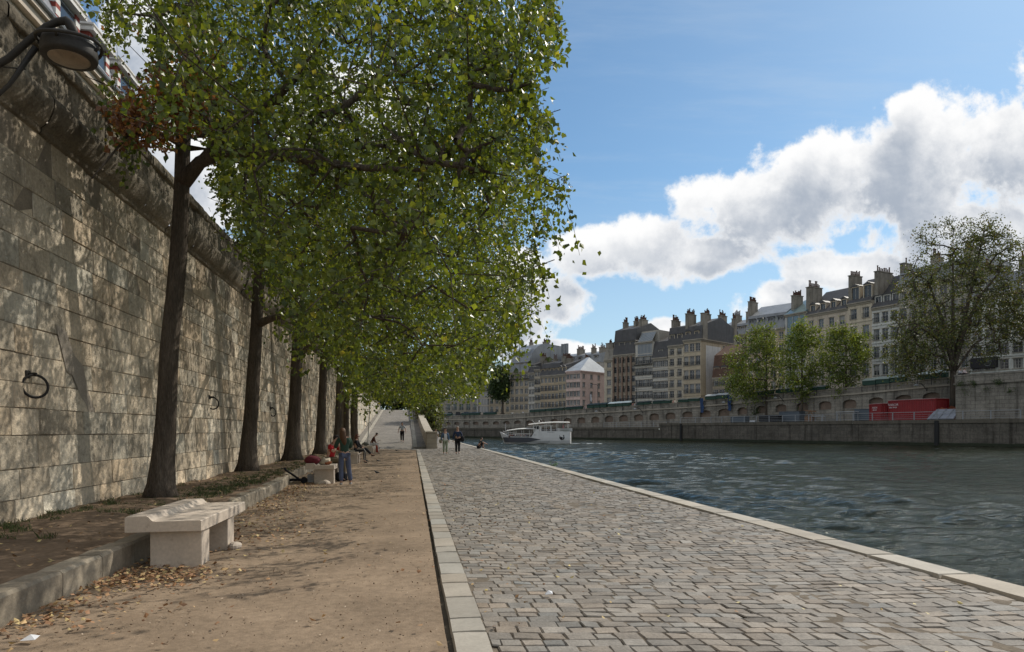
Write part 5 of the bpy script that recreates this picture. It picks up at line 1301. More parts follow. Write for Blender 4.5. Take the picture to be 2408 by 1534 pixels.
def facade(root, name, A, ex, L, z0, z1, floors, bays, ww, whr, mat, org, opts, top_only=None):
    """wall with recessed window openings; A = left foot (world xy) seen from outside"""
    nrm = Vector((ex.y, -ex.x)); mb = MB(); rzv = math.atan2(ex.y, ex.x)
    def Pt(s, z, d=0): p = A + ex * s + nrm * d; return (p.x - org[0], p.y - org[1], z - org[2])
    fh = (z1 - z0) / max(floors, 1); zs = [z0]; 
    wins = []
    for f in range(floors):
        zb = z0 + fh * f; h = fh * (whr if f < floors - 1 else whr * .88); sill = zb + fh * (.16 if f else .1); zs.append(sill); zs.append(sill + h)
        wins.append((sill, h))
    zs.append(z1); zs = sorted(zs)
    xs = [0]; 
    if bays:
        bw = L / bays
        for b in range(bays): c = bw * (b + .5); xs += [c - ww / 2, c + ww / 2]
    xs.append(L)
    for i in range(len(xs) - 1):
        for j in range(len(zs) - 1):
            hole = bays and i % 2 == 1 and j % 2 == 1 and ((i - 1) // 2, (j - 1) // 2) not in opts.get('skip', ())
            if not hole: mb.quad(Pt(xs[i], zs[j]), Pt(xs[i + 1], zs[j]), Pt(xs[i + 1], zs[j + 1]), Pt(xs[i], zs[j + 1]))
            else:
                a, b, c, d = xs[i], xs[i + 1], zs[j], zs[j + 1]; q = -.22
                mb.quad(Pt(a, c), Pt(b, c), Pt(b, c, q), Pt(a, c, q)); mb.quad(Pt(a, d), Pt(b, d), Pt(b, d, q), Pt(a, d, q)); mb.quad(Pt(a, c), Pt(a, d), Pt(a, d, q), Pt(a, c, q)); mb.quad(Pt(b, c), Pt(b, d), Pt(b, d, q), Pt(b, c, q))
    # string courses
    for f in opts.get('courses', range(1, floors)):
        zb = z0 + fh * f
        mb.add([Pt(-.02, zb - .12, .12), Pt(L + .02, zb - .12, .12), Pt(L + .02, zb + .06, .12), Pt(-.02, zb + .06, .12), Pt(-.02, zb - .12, -.02), Pt(L + .02, zb - .12, -.02), Pt(L + .02, zb + .06, -.02), Pt(-.02, zb + .06, -.02)], [(0, 1, 2, 3), (0, 4, 5, 1), (3, 2, 6, 7), (0, 3, 7, 4), (1, 5, 6, 2)])
    mb.build(name, mat, root)
    if bays:
        for b in range(bays):
            s = L / bays * (b + .5)
            for f, (sill, h) in enumerate(wins):
                if (b, f) in opts.get('skip', ()): continue
                rail = f in opts.get('rails', ()); me = window_mesh(ww, h, opts.get('shut', False) and f > 0, rail, rnd.choice((0, 0, 1, 2, 3, 4, 5, 6)))
                place(me, 'window', root, Pt(s, sill), rzv)
    for f in opts.get('balcony', ()):   # long balcony
        zb = z0 + fh * f + fh * .08; bb_ = MB(); d = .7
        bb_.add([Pt(0, zb - .15, d), Pt(L, zb - .15, d), Pt(L, zb, d), Pt(0, zb, d), Pt(0, zb - .15, .13), Pt(L, zb - .15, .13), Pt(L, zb, .13), Pt(0, zb, .13)], [(0, 1, 2, 3), (0, 4, 5, 1), (3, 2, 6, 7), (0, 3, 7, 4), (1, 5, 6, 2)])
        n = int(L / .28)
        for i in range(n + 1):
            s = min(L * i / n, L - .03); bb_.quad(Pt(s, zb, d - .03), Pt(s + .09, zb, d - .03), Pt(s + .09, zb + .9, d - .03), Pt(s, zb + .9, d - .03))
        bb_.quad(Pt(0, zb + .85, d - .02), Pt(L, zb + .85, d - .02), Pt(L, zb + .95, d - .02), Pt(0, zb + .95, d - .02))
        bb_.build('balcony', m_dk, root)
def roof_prof(kind, dp, h1, h2):
    if kind == 'mansard': return [(-.25, 0), (.75, h1), (dp * .5, h1 + h2), (dp - .75, h1), (dp, 0)]
    if kind == 'gable': return [(-.4, -.05), (dp * .5, h1), (dp + .3, 0)]
    if kind == 'dome': return [(-.1, 0)] + [(-.1 + dp * .55 * (1 - math.cos(a)), h1 * math.sin(a)) for a in [math.pi / 2 * i / 7 for i in range(1, 8)]] + [(dp, h1 * .98), (dp, 0)]
    if kind == 'hip': return None
    return [(0, 0), (0, h1), (.3, h1), (.3, .15), (dp - .3, .15), (dp, h1), (dp, 0)]
def house(label, uL, uR, vE, floors, bays, col, roof='mansard', h1=2.6, h2=1.6, rcol=None, ww=1.05, whr=.62, dp=11, chim=(), dorm=0, dopt='flat', dsize=(1.3, 1.7), side=0, side_floors=None, sidecol=None, name='town_house', bl=None, opts={}, base=None, zs_=None, extra=None, group=None):
    bl = bl or BLP
    A = hit(uL, bl); B = hit(uR, bl); ex = B - A; L = ex.length; ex.normalize(); nrm = Vector((ex.y, -ex.x)); back = -nrm
    z0 = (zpar(hit((uL + uR) / 2, UPP)) - 1.0) if base is None else base
    z1 = H + (HV - vE) / F * uof(B)[1]; org = (A.x, A.y, z0)
    root = thing(name, label, 'building', org, 0, group); wm = wallmat(col); sm = wallmat(sidecol or col); rm = rcol or m_slate
    facade(root, 'wall', A, ex, L, z0, z1, floors, bays, ww, whr, wm, org, opts)
    sf = side_floors or floors
    facade(root, 'side_wall', B, back, dp, z0, z1, sf, side, ww, whr, sm, org, dict(courses=() if not side else opts.get('scourses', ()), skip=opts.get('sskip', ())))
    C = B + back * dp; Dd_ = A + back * dp
    def q(p, z): return (p.x - org[0], p.y - org[1], z - org[2])
    MB().quad(q(C, z0), q(Dd_, z0), q(Dd_, z1), q(C, z1)).quad(q(Dd_, z0), q(A, z0), q(A, z1), q(Dd_, z1)).build('rear_wall', sm, root)
    # cornice
    mb = MB()
    def Pt(s, z, d=0): p = A + ex * s + nrm * d; return (p.x - org[0], p.y - org[1], z - org[2])
    for (a, b, d) in ((z1 - .45, z1 - .15, .18), (z1 - .15, z1 + .08, .38)):
        mb.add([Pt(-.05, a, d), Pt(L + (d if side else .02), a, d), Pt(L + (d if side else .02), b, d), Pt(-.05, b, d), Pt(-.05, a, -.05), Pt(L + (d if side else .02), a, -.05), Pt(L + (d if side else .02), b, -.05), Pt(-.05, b, -.05)], [(0, 1, 2, 3), (0, 4, 5, 1), (3, 2, 6, 7), (0, 3, 7, 4), (1, 5, 6, 2)])
        if side:
            mb.add([q(B + ex * d, a), q(C + ex * d, a), q(C + ex * d, b), q(B + ex * d, b), q(B, a), q(C, a), q(C, b), q(B, b)], [(0, 1, 2, 3), (0, 4, 5, 1), (3, 2, 6, 7), (1, 5, 6, 2)])
    mb.build('cornice', m_cap if not opts.get('cornice_col') else wallmat(opts['cornice_col']), root)
    zr = z1 + .09; mb = MB(); zpk = zr
    if roof == 'hip':
        i = min(L, dp) * .42; ridge = h1
        a, b, c, d = A - ex * .3 + nrm * .3, B + ex * .3 + nrm * .3, C + ex * .3, Dd_ - ex * .3
        m1 = (A + Dd_) / 2 + ex * i; m2 = (B + C) / 2 - ex * i
        mb.add([q(a, zr), q(b, zr), q(c, zr), q(d, zr), q(m1, zr + ridge), q(m2, zr + ridge)], [(0, 1, 5, 4), (1, 2, 5), (2, 3, 4, 5), (3, 0, 4)])
        zpk = zr + ridge
    else:
        pr = roof_prof(roof, dp, h1, h2); n = len(pr); vs = []
        for s in (-.02, L + .02):
            for (d, h) in pr: p = A + ex * s - nrm * d; vs.append(q(p, zr + h))
        mb.add(vs, [(i, i + 1, i + 1 + n, i + n) for i in range(n - 1)] + [tuple(range(n))[::-1], tuple(range(n, 2 * n))]); zpk = zr + max(h for d, h in pr)
    rf = mb.build('roof', rm, root)
    rzv = math.atan2(ex.y, ex.x)
    if dorm:
        me = dormer_mesh(dsize[0], dsize[1], opts.get('dwall', wm), dopt)
        for i in range(dorm):
            s = L * (i + .5) / dorm; place(me, 'dormer', root, Pt(s, zr + .25, -.12 if roof != 'gable' else -.5), rzv)
    for (s, d, wd, ln, top, npot) in chim:   # position along, depth, thickness, length in depth, top above eave, pots
        top = zpk - zr + (top - (zpk - zr)) * .32; ln *= .62; wd *= .75
        p = A + ex * (s * L) - nrm * (d + ln / 2); mb = MB(); mb.obox((p.x - org[0], p.y - org[1], 0), ex, nrm, wd / 2, ln / 2, zr - org[2] - .5, zr - org[2] + top)
        mb.obox((p.x - org[0], p.y - org[1], 0), ex, nrm, wd / 2 + .1, ln / 2 + .1, zr - org[2] + top, zr - org[2] + top + .16)
        ch = mb.build('chimney', opts.get('cmat', m_chim), root)
        for i in range(npot):
            pp = p + nrm * (ln * (.45 - .9 * (i + .5) / npot)); o = place(pot_mesh, 'chimney_pot', ch, (pp.x - org[0], pp.y - org[1], zr - org[2] + top + .16), 0); o.scale.z = rnd.choice((1, 1.3, 1.7, 2.2)); o.scale.x = o.scale.y = 1.0
    info = dict(A=A, B=B, ex=ex, nrm=nrm, L=L, z0=z0, z1=z1, zr=zr, org=org, root=root, q=q, Pt=Pt, rz=rzv)
    if extra: extra(info)
    return info
m_rust = M('rust_brick', (.25, .175, .13), .9, .3, .5, .4, 8, .03, streak=.6)
cream, warm, grey, white, pink, ochre = (.46, .41, .33), (.40, .34, .26), (.36, .34, .31), (.60, .58, .55), (.60, .46, .42), (.48, .39, .28)
BLX = offset(FRP, [24, 24, 24, 24, 26, 30, 30, 30, 30])
# left end of the far bank
def arcade(I):
    mb = MB(); L = I['L']; n = 5
    for i in range(n):
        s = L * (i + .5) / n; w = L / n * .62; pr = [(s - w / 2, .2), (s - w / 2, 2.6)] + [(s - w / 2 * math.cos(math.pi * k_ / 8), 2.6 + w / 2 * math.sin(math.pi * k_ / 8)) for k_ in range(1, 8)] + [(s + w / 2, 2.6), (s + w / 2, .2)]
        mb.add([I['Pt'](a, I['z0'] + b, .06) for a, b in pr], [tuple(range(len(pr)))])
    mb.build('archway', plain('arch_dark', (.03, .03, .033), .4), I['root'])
P0 = [W(900, HV, 250).xy, W(1000, HV, 246).xy, W(1125, HV, 242).xy, W(1150, HV, 244).xy, W(1175, HV, 244).xy, W(1230, HV, 240).xy]
def o_(**k): return k
house('grey stone corner building with a street arcade of round arches', 1030, 1125, 900, 4, 6, (.30, .275, .235), 'mansard', 4.5, 2.5, dp=14, ww=1.5, bl=P0, base=4.9, extra=arcade, opts=o_(courses=(1, 3), rails=(1, 3)), dorm=5, dopt='round', chim=[(.3, 3, .8, 3, 8.5, 5), (.75, 3, .8, 3, 8, 5)])
def spire(I):
    c = (I['A'] + I['B']) / 2 + I['ex'] * -1.5; o = I['org']; r = 3.6
    MB().lathe([(r, -.5), (r, 2.6), (r + .3, 2.8), (r * .9, 3.2), (r * .62, 7.5), (r * .42, 11.5), (.9, 14), (.15, 16.5)], (c.x - o[0], c.y - o[1] + 3, I['zr'] - o[2]), 10).build('turret_roof', m_slate, I['root'])
    MB().lathe([(.5, 0), (.5, 4), (.1, 7.5)], (c.x + 5.2 - o[0], c.y - o[1] + 1, I['zr'] - o[2]), 8).build('pinnacle', m_slate, I['root'])
house('tall white-shuttered building with a pointed slate turret at the end of the quay', 1124, 1150, 902, 5, 4, (.50, .47, .42), 'mansard', 2.4, 1.2, dp=12, ww=1.1, whr=.74, bl=P0, base=4.9, extra=spire, opts=o_(balcony=(4,), shut=True))
house('small ochre building squeezed between the turret building and the dark round tree', 1150, 1200, 914, 4, 4, warm, 'mansard', 3, 1.2, dp=12, bl=P0, base=4.9, dorm=3, opts=o_(rails=(1, 2, 3)), chim=[(.2, 2, .8, 3, 6, 5)])
# row of houses from the dark tree to the right edge
def skyl(I):
    mb = MB()
    for i in range(6):
        s = I['L'] * (i + .6) / 6.3; mb.add([I['Pt'](s - .4, I['zr'] + 5.6, -.72), I['Pt'](s + .4, I['zr'] + 5.6, -.72), I['Pt'](s + .55, I['zr'] + 6.9, -1.55), I['Pt'](s - .25, I['zr'] + 6.9, -1.55)], [(0, 1, 2, 3)])
    mb.build('skylight', plain('skylight', (.5, .55, .6), .2), I['root'])
house('corner house with a large domed grey roof beside the dark round tree', 1199, 1243, 873, 6, 4, warm, 'dome', 8.6, 0, m_zinc, dp=15, opts=o_(balcony=(5,), rails=(1, 2)), dorm=4, dsize=(1.1, 2.2), extra=skyl, chim=[(.35, 6, .9, 2, 10.2, 5), (.95, 7, .9, 4, 9.7, 7)], ww=1.3)
house('narrow white house right of the domed corner house', 1243, 1257, 877, 6, 2, white, 'mansard', 2.4, 1.5, dp=12, dorm=2, chim=[(.9, 3, .7, 4, 6.5, 6)], opts=o_(balcony=(5,)))
house('narrow cream house with an attic and tall flues, third right of the dome', 1257, 1271, 869, 6, 2, cream, 'flat', .8, 0, dp=14, chim=[(.2, 4, .8, 5, 6.5, 7), (.9, 6, .6, 3, 8.5, 3)], opts=o_(rails=(2, 3, 4)))
def flues(I):
    mb = MB()
    for i, s in enumerate((.35, .5, .62)): p = I['A'] + I['ex'] * I['L'] * s - I['nrm'] * 7; mb.tube([(p.x - I['org'][0], p.y - I['org'][1], I['zr'] - I['org'][2]), (p.x - I['org'][0], p.y - I['org'][1], I['zr'] - I['org'][2] + 9.5)], .4, 8)
    mb.build('flue', m_zinc, I['root'])
house('wide ochre house with slate dormers and round metal flues', 1271, 1313, 882, 5, 5, ochre, 'mansard', 3.4, 1.2, dp=13, dorm=4, chim=[(.98, 2, .8, 6, 6.3, 8), (.5, 7, .8, 3, 6.4, 6)], extra=flues, opts=o_(rails=(1, 2, 3)))
house('narrow ochre house adjoining the pink house on its left', 1313, 1331, 880, 5, 2, (.44, .37, .27), 'mansard', 2.6, 1.6, dp=13, dorm=2, dopt='gable', chim=[(.1, 3, .8, 5, 5.4, 7)], opts=o_(rails=(1, 2)))
house('pink corner house with a pale hipped zinc roof', 1331, 1364, 872, 5, 4, pink, 'hip', 4.2, 0, M('pale_zinc', (.42, .45, .48), .4, .2, .6, .2, 4, .02), dp=13.5, side=4, ww=1.15, whr=.56, opts=o_(courses=(), cornice_col=pink), chim=[(.1, 8, .9, 2, 4.6, 4)])
A0 = offset(FRP, [24, 24, 24, 33, 33, 33, 33, 33, 33])
house('grey rooftops and attic block rising behind the pink house', 1300, 1410, 852, 6, 8, (.33, .32, .30), 'mansard', 2.6, 1.2, m_zinc, dp=10, bl=A0, dorm=6, chim=[(.15, 1, .8, 4, 6, 6), (.5, 1, .8, 5, 6, 7), (.8, 1, .8, 3, 5.5, 4), (.97, 1, 1.2, 4, 5.2, 5)])
house('slim cream house with one column of windows between pink house and brown brick house', 1421, 1443, 846, 6, 1, cream, 'mansard', 2.8, 1.2, m_chim, dp=12, ww=1.3, chim=[(.3, 1, 3, 2, 5.2, 4)], opts=o_(courses=(5,)))
def rusty(I):
    mb = MB(); L = I['L']; n = 5
    for i in range(n):
        s = L * (i + .02) / (n - .1); s = min(max(s, .05), L - .3)
        mb.add([I['Pt'](s - .2, I['z0'], .35), I['Pt'](s + .2, I['z0'], .35), I['Pt'](s + .2, I['z1'] - .5, .35), I['Pt'](s - .2, I['z1'] - .5, .35), I['Pt'](s - .2, I['z0'], 0), I['Pt'](s + .2, I['z0'], 0), I['Pt'](s + .2, I['z1'] - .5, 0), I['Pt'](s - .2, I['z1'] - .5, 0)], [(0, 1, 2, 3), (0, 3, 7, 4), (1, 5, 6, 2), (3, 2, 6, 7)])
    mb.build('brick_pier', m_rust, I['root'])
house('brown brick house with rusty piers, iron balconies and two storeys of dark dormers', 1443, 1494, 832, 6, 4, (.33, .285, .225), 'mansard', 6.4, 2.0, dp=14, dorm=4, dsize=(1.7, 3.0), dopt='round', ww=1.5, opts=o_(balcony=(1,), rails=(2, 3, 4, 5), dwall=wallmat((.25, .23, .2)), courses=(5,)), extra=rusty, chim=[(.15, 3, .8, 3, 9.3, 5), (.55, 4, .8, 3, 9.6, 6), (.9, 3, 1, 5, 10.0, 8)])
def atelier(I):
    mb = MB(); mf = MB(); L = I['L']; a, b = L * .16, L * .96; n = 10
    for i in range(n + 1):
        s = a + (b - a) * i / n
        mf.add([I['Pt'](s - .06, I['z1'] - 3.4, .12), I['Pt'](s + .06, I['z1'] - 3.4, .12), I['Pt'](s + .06, I['z1'] + .1, .12), I['Pt'](s - .06, I['z1'] + .1, .12)], [(0, 1, 2, 3)])
        mf.add([I['Pt'](s - .06, I['z1'] + .14, .10), I['Pt'](s + .06, I['z1'] + .14, .10), I['Pt'](s + .06, I['z1'] + 2.6, -1.7), I['Pt'](s - .06, I['z1'] + 2.6, -1.7)], [(0, 1, 2, 3)])
    mb.add([I['Pt'](a, I['z1'] - 3.4, .06), I['Pt'](b, I['z1'] - 3.4, .06), I['Pt'](b, I['z1'] + .1, .06), I['Pt'](a, I['z1'] + .1, .06), I['Pt'](b, I['z1'] + 2.6, -1.75), I['Pt'](a, I['z1'] + 2.6, -1.75)], [(0, 1, 2, 3), (3, 2, 4, 5)])
    mb.build('studio_glazing', M('studio_glass', (.16, .20, .24), .15, .2, .5, 0, spec=.7), I['root']); mf.build('glazing_bar', m_frame, I['root'])
    rx = MB(); p = I['A'] + I['ex'] * L * .62 - I['nrm'] * 6; rx.obox((p.x - I['org'][0], p.y - I['org'][1], 0), I['ex'], I['nrm'], L * .5, 4.2, I['zr'] - I['org'][2] - 1, I['zr'] - I['org'][2] + 2.9); rx.build('penthouse', wallmat((.40, .38, .34)), I['root'])
house('white house with a sloping glazed studio under its roof and five bays of windows', 1494, 1535, 803, 6, 5, (.52, .50, .46), 'flat', .2, 0, m_chim, dp=13, ww=1.1, whr=.6, opts=o_(skip=[(i, 5) for i in range(5)], balcony=(4,), rails=(1, 2, 3)), extra=atelier, chim=[(.2, 8, .8, 3, 5.2, 5), (.97, 4, .6, 6, 3.6, 8)])
house('lower white house with flower-boxed attic, right of the studio house', 1535, 1571, 840, 5, 4, (.50, .48, .44), 'mansard', 4.0, 2.0, dp=13, dorm=1, opts=o_(rails=(1, 2, 3), balcony=(), courses=(2, 4)), ww=1.1, chim=[(.99, 4, .7, 4, 7.5, 4)])
house('cream house two windows wide with dark slate dormers and flower boxes', 1571, 1607, 811, 6, 2, cream, 'mansard', 4.4, 1.2, dp=13, dorm=2, dsize=(1.4, 2.4), ww=1.2, opts=o_(rails=(1, 2, 3, 4, 5)), chim=[(.05, 1.5, .8, 5, 7.6, 7), (.4, 6, .8, 4, 7.0, 6)])
def whitepatch(I):
    A_ = I['B']; e = -I['nrm']; mb = MB()
    def Q(s, z, d): p = A_ + e * s + I['ex'] * d; return (p.x - I['org'][0], p.y - I['org'][1], z - I['org'][2])
    mb.quad(Q(2.2, I['z0'] + 3.5, .03), Q(8.8, I['z0'] + 3.5, .03), Q(8.8, I['z1'] - 1.3, .03), Q(2.2, I['z1'] - 1.3, .03)); mb.build('whitewash', wallmat((.66, .66, .66)), I['root'])
house('tall cream corner house with blank whitewashed side wall and clustered chimneys', 1607, 1648, 797, 5, 3, (.45, .385, .29), 'mansard', 3.2, 2.6, dp=18, side=6, side_floors=5, ww=1.25, whr=.64, dorm=2, dopt='gable', extra=whitepatch,
      opts=o_(rails=(1, 2, 3), sskip=[(b, f) for b in range(6) for f in range(5) if b < 3], courses=(1,), scourses=(1,)), chim=[(.1, .6, .9, 6, 7.2, 12), (.95, .8, .9, 3.2, 6.2, 0), (.55, 5, .9, 4, 8, 8), (.9, 9, .9, 5, 7.6, 9), (.95, 15, .8, 2.5, 7, 5)])
BL2 = offset(FRP, [25, 25, 25, 25, 22, 20, 20, 20, 20])
house('low house with a steep brown tiled roof, curly dormers and one tall chimney', 1676, 1765, 884, 3, 6, (.40, .34, .26), 'mansard', 5.2, 2.6, m_tile, dp=11, dorm=5, dopt='round', dsize=(1.5, 2.1), ww=1.4, bl=offset(FRP, [22] * 9), opts=o_(rails=(1, 2)), chim=[(.62, 3.5, 1.4, 2.4, 10.0, 2)])
house('zinc-roofed attic block in the gap behind the low brown-roofed house', 1698, 1766, 784, 6, 5, (.36, .34, .31), 'mansard', 2.8, 1.6, m_zinc, dp=10, bl=offset(FRP, [42] * 9), dorm=5, chim=[(.35, 1, 1, 5, 7, 6), (.8, 1, 1, 6, 8, 8)])
house('house with grey zinc mansard and four dormers above the leftmost young tree', 1756, 1846, 771, 6, 5, ochre, 'mansard', 3.4, 2.8, m_zinc, dp=13, dorm=4, dsize=(1.4, 2.3), opts=o_(rails=(2, 3, 4), dwall=m_zinc), chim=[(.02, .8, .9, 5, 7.6, 9)])
def modern(I):
    mb = MB(); L = I['L']
    mb.quad(I['Pt'](L * .12, I['z1'] - 7.5, .05), I['Pt'](L * .66, I['z1'] - 7.5, .05), I['Pt'](L * .66, I['z1'] - .5, .05), I['Pt'](L * .12, I['z1'] - .5, .05)).quad(I['Pt'](L * .72, I['z1'] - 5, .05), I['Pt'](L * .9, I['z1'] - 5, .05), I['Pt'](L * .9, I['z1'] - .5, .05), I['Pt'](L * .72, I['z1'] - .5, .05))
    mb.build('glass_front', M('blue_glass', (.14, .20, .24), .15, .2, .3, 0, spec=.7), I['root'])
    m2 = MB()
    for s in (.12, .39, .66): m2.add([I['Pt'](L * s - .08, I['z1'] - 7.5, .12), I['Pt'](L * s + .08, I['z1'] - 7.5, .12), I['Pt'](L * s + .08, I['z1'] - .5, .12), I['Pt'](L * s - .08, I['z1'] - .5, .12)], [(0, 1, 2, 3)])
    for z in (3, 5): m2.add([I['Pt'](L * .12, I['z1'] - z, .12), I['Pt'](L * .66, I['z1'] - z, .12), I['Pt'](L * .66, I['z1'] - z + .12, .12), I['Pt'](L * .12, I['z1'] - z + .12, .12)], [(0, 1, 2, 3)])
    m2.build('glazing_bar', m_frame, I['root'])
house('modern glass-fronted attic house with sloping glass roof above the middle young tree', 1846, 1896, 733, 6, 3, (.48, .48, .46), 'gable', 3.6, 0, M('glass_roof', (.16, .22, .22), .3, .2, .4, 0, spec=.6), dp=12, opts=o_(skip=[(b, f) for b in range(3) for f in (4, 5)], courses=()), extra=modern, chim=[(.12, 1.5, .9, 4.5, 5.0, 8)])
house('wide plain cream house with four gabled dormers above the middle young tree', 1896, 1993, 725, 5, 4, (.50, .435, .36), 'gable', 5.2, 0, m_slate, dp=12, dorm=4, dopt='gable', dsize=(1.3, 1.7), ww=1.15, whr=.54, opts=o_(courses=(1, 4)), chim=[(.0, .5, 1.2, 6, 6.6, 9)])
house('cream house two windows wide with iron balconies and two tall dormers', 1993, 2051, 706, 5, 2, (.52, .46, .37), 'gable', 5.2, 0, m_slate, dp=12, dorm=2, dopt='gable', dsize=(1.8, 2.9), ww=1.3, whr=.6, opts=o_(rails=(1, 2, 3, 4)), chim=[(.03, .5, .9, 5, 5.8, 7)])
house('white house three windows wide with small white dormers left of the big sparse tree', 2051, 2113, 715, 5, 3, (.56, .56, .54), 'gable', 6.4, 0, m_slate, dp=12, dorm=3, dsize=(1.4, 1.9), ww=1.15, whr=.6, opts=o_(rails=(2, 3, 4), dwall=wallmat((.56, .56, .54))), chim=[(.04, .8, .9, 7, 7.4, 8)])
house('tall grey house largely hidden behind the big sparse tree', 2113, 2282, 645, 6, 7, (.38, .36, .32), 'mansard', 3.0, 1.0, m_zinc, dp=13, dorm=5, ww=1.2, chim=[(.02, .6, 1.0, 4, 4.6, 1), (.4, 2, 1, 4, 5.8, 5), (.85, 2, 1, 5, 5.8, 6)], opts=o_(rails=(2, 4)))
def shop(I):
    L = I['L']; z = I['z0']; s0, s1 = L * .01, L * .19
    fr = MB(); fr.add([I['Pt'](s0, z + 3.2, .5), I['Pt'](s1, z + 3.2, .5), I['Pt'](s1, z + 4.9, .5), I['Pt'](s0, z + 4.9, .5), I['Pt'](s0, z + 3.2, 0), I['Pt'](s1, z + 3.2, 0), I['Pt'](s1, z + 4.9, 0), I['Pt'](s0, z + 4.9, 0)], [(0, 1, 2, 3), (3, 2, 6, 7), (0, 3, 7, 4), (1, 5, 6, 2), (0, 4, 5, 1)])
    a = fr.build('shop_front', plain('shop_black', (.02, .02, .025), .4), I['root'])
    c = I['Pt']((s0 + s1) / 2 + (s1 - s0) * .17, z + 4.05, .53); c2 = I['Pt']((s0 + s1) / 2 + (s1 - s0) * .17, z + 4.05, .56)
    rg = MB(); e = I['ex']; n = 20
    for r0, r1 in ((.50, .56),):
        for i in range(n):
            A1, A2 = 2 * math.pi * i / n, 2 * math.pi * (i + 1) / n
            f = lambda r, t: (c[0] + e.x * r * math.cos(t), c[1] + e.y * r * math.cos(t), c[2] + r * math.sin(t))
            rg.quad(f(r0, A1), f(r1, A1), f(r1, A2), f(r0, A2))
    for dz, w in ((.22, .3), (.02, .2), (-.18, .3)): rg.quad((c[0] - e.x * w, c[1] - e.y * w, c[2] + dz), (c[0] + e.x * w, c[1] + e.y * w, c[2] + dz), (c[0] + e.x * w, c[1] + e.y * w, c[2] + dz + .07), (c[0] - e.x * w, c[1] - e.y * w, c[2] + dz + .07))
    rg.build('emblem', plain('emblem_grey', (.3, .32, .34)), I['root'])
house('big white house at the right edge with a black shop front and round emblem', 2282, 2680, 640, 6, 11, (.60, .62, .61), 'mansard', 3.2, 1.2, m_zinc, dp=14, dorm=7, ww=1.35, opts=o_(rails=(2, 4)), extra=shop, chim=[(.05, 2, 1, 4, 6, 5), (.3, 2, 1, 4, 6, 5)], whr=.62)

# ---- building above the left wall
m_lw = M('painted_stone', (.55, .47, .38), .85, .1, .5, .2, 8, .01, streak=.15)
m_lbrick = M('red_brick', (.30, .07, .05), .85, .2, 1, .3, 20, .01); m_lwhite = plain('white_stone', (.72, .70, .66), .7)
def left_building(label, xf, y0, y1, ze, nd, hood, z0=6.9, dp=10.6):
    t = thing('mansion_block', label, 'building', (xf, y1, z0)); org = (xf, y1, z0)
    A = Vector((xf, y0)); ex = Vector((0, 1)); L = y1 - y0
    # facade facing +x : left foot seen from outside is the far... use ex along +y -> outward normal (+x)
    facade(t, 'wall', A, ex, L, z0, ze - 1.0, 3, int(L / 3.2), 1.4, .6, m_lw, org, {})
    def b(x0, x1, ya, yb, za, zb, name, mat, par=t, bev=0): return MB().box(x0 - xf, x1 - xf, ya - y1, yb - y1, za - z0, zb - z0, bev=bev).build(name, mat, par)
    mb = MB()
    for (d, za, zb) in ((.2, -1.9, -1.6), (.45, -1.0, -.75), (.75, -.75, -.35), (.95, -.35, -.1)): mb.box(0 - .1, d, -L - .2, .2, ze + za - z0, ze + zb - z0)
    mb.build('cornice', m_lw, t)
    MB().tube([(1.0, -L, ze - z0 - .02), (1.0, .25, ze - z0 - .02)], .13, 8).build('gutter', m_zinc, t)
    mb = MB(); pr = [(.95, -.09), (-.3, 3.2), (-.9, 4.4), (-5, 6.4), (-9.5, 4.4), (-10.6, -.09)] if dp > 8 else [(.95, -.09), (-.3, 2.2), (-dp / 2, 2.9), (-dp, -.09)]
    mb.prism([(x, ze + z - z0) for x, z in pr], -L, 0); mb.build('roof', M('grey_slate', (.22, .23, .26), .55, .2, 1, .3, 12, .01, brick=(.3, .14, .01, 'wally')), t)
    dp -= 1; MB().quad((0, 0, 0), (-dp, 0, 0), (-dp, 0, ze - z0), (0, 0, ze - z0)).quad((0, -L, 0), (-dp, -L, 0), (-dp, -L, ze - z0), (0, -L, ze - z0)).build('end_wall', m_lw, t)
    for i in range(nd):
        ya = y1 - 3.6 - i * 3.3; d = thing('dormer', None, None); d.parent = t; d.location = (.75, ya - y1, ze - z0); d.name = 'dormer'
        w = 2.3
        MB().box(-2.6, -.05, .15, w - .15, 0, 1.62).build('dormer_body', m_zinc, d)
        MB().quad((-.04, .45, .2), (-.04, w - .45, .2), (-.04, w - .45, 1.45), (-.04, .45, 1.45)).build('pane', m_glass, d)
        for yy in (0.0, w - .42):
            q_ = MB()
            for kz in range(3): (q_.box(-.2 - .6 * (yy == 0), .02, yy, yy + .42, kz * .54, kz * .54 + .3, 0))
            for kz in range(3): (q_.box(-.21 - .6 * (yy == 0), .01, yy + .01, yy + .41, kz * .54 + .3, kz * .54 + .54, 1))
            q_.build('quoin', [m_lwhite, m_lbrick], d)
        MB().box(-.6, .28, -.15, w + .15, 1.62, 1.78).box(-.6, .18, -.08, w + .08, 1.78, 1.9).box(-.5, .3, -.2, w + .2, 1.9, 1.98).build('hood', m_lwhite, d)
    if nd > 3:
        MB().box(-2.6, -.75, -6, -4.4, ze + 3.1 - z0, ze + 4.9 - z0).build('upper_dormer', m_zinc, t)
        MB().add([(-.6, -6.2, ze + 4.6 - z0), (-.6, -4.2, ze + 4.6 - z0), (-2.6, -4.2, ze + 5.5 - z0), (-2.6, -6.2, ze + 5.5 - z0)], [(0, 1, 2, 3)]).build('upper_hood', m_zinc, t)
    return t
left_building('pale mansion block with brick-and-white dormers looming above the embankment wall', -17.0, 4, 44.2, 20.25, 11, True)
left_building('second grey-roofed block further along, just showing over the wall between trunks', -17.0, 82, 98, 21.0, 2, True, dp=4.6)
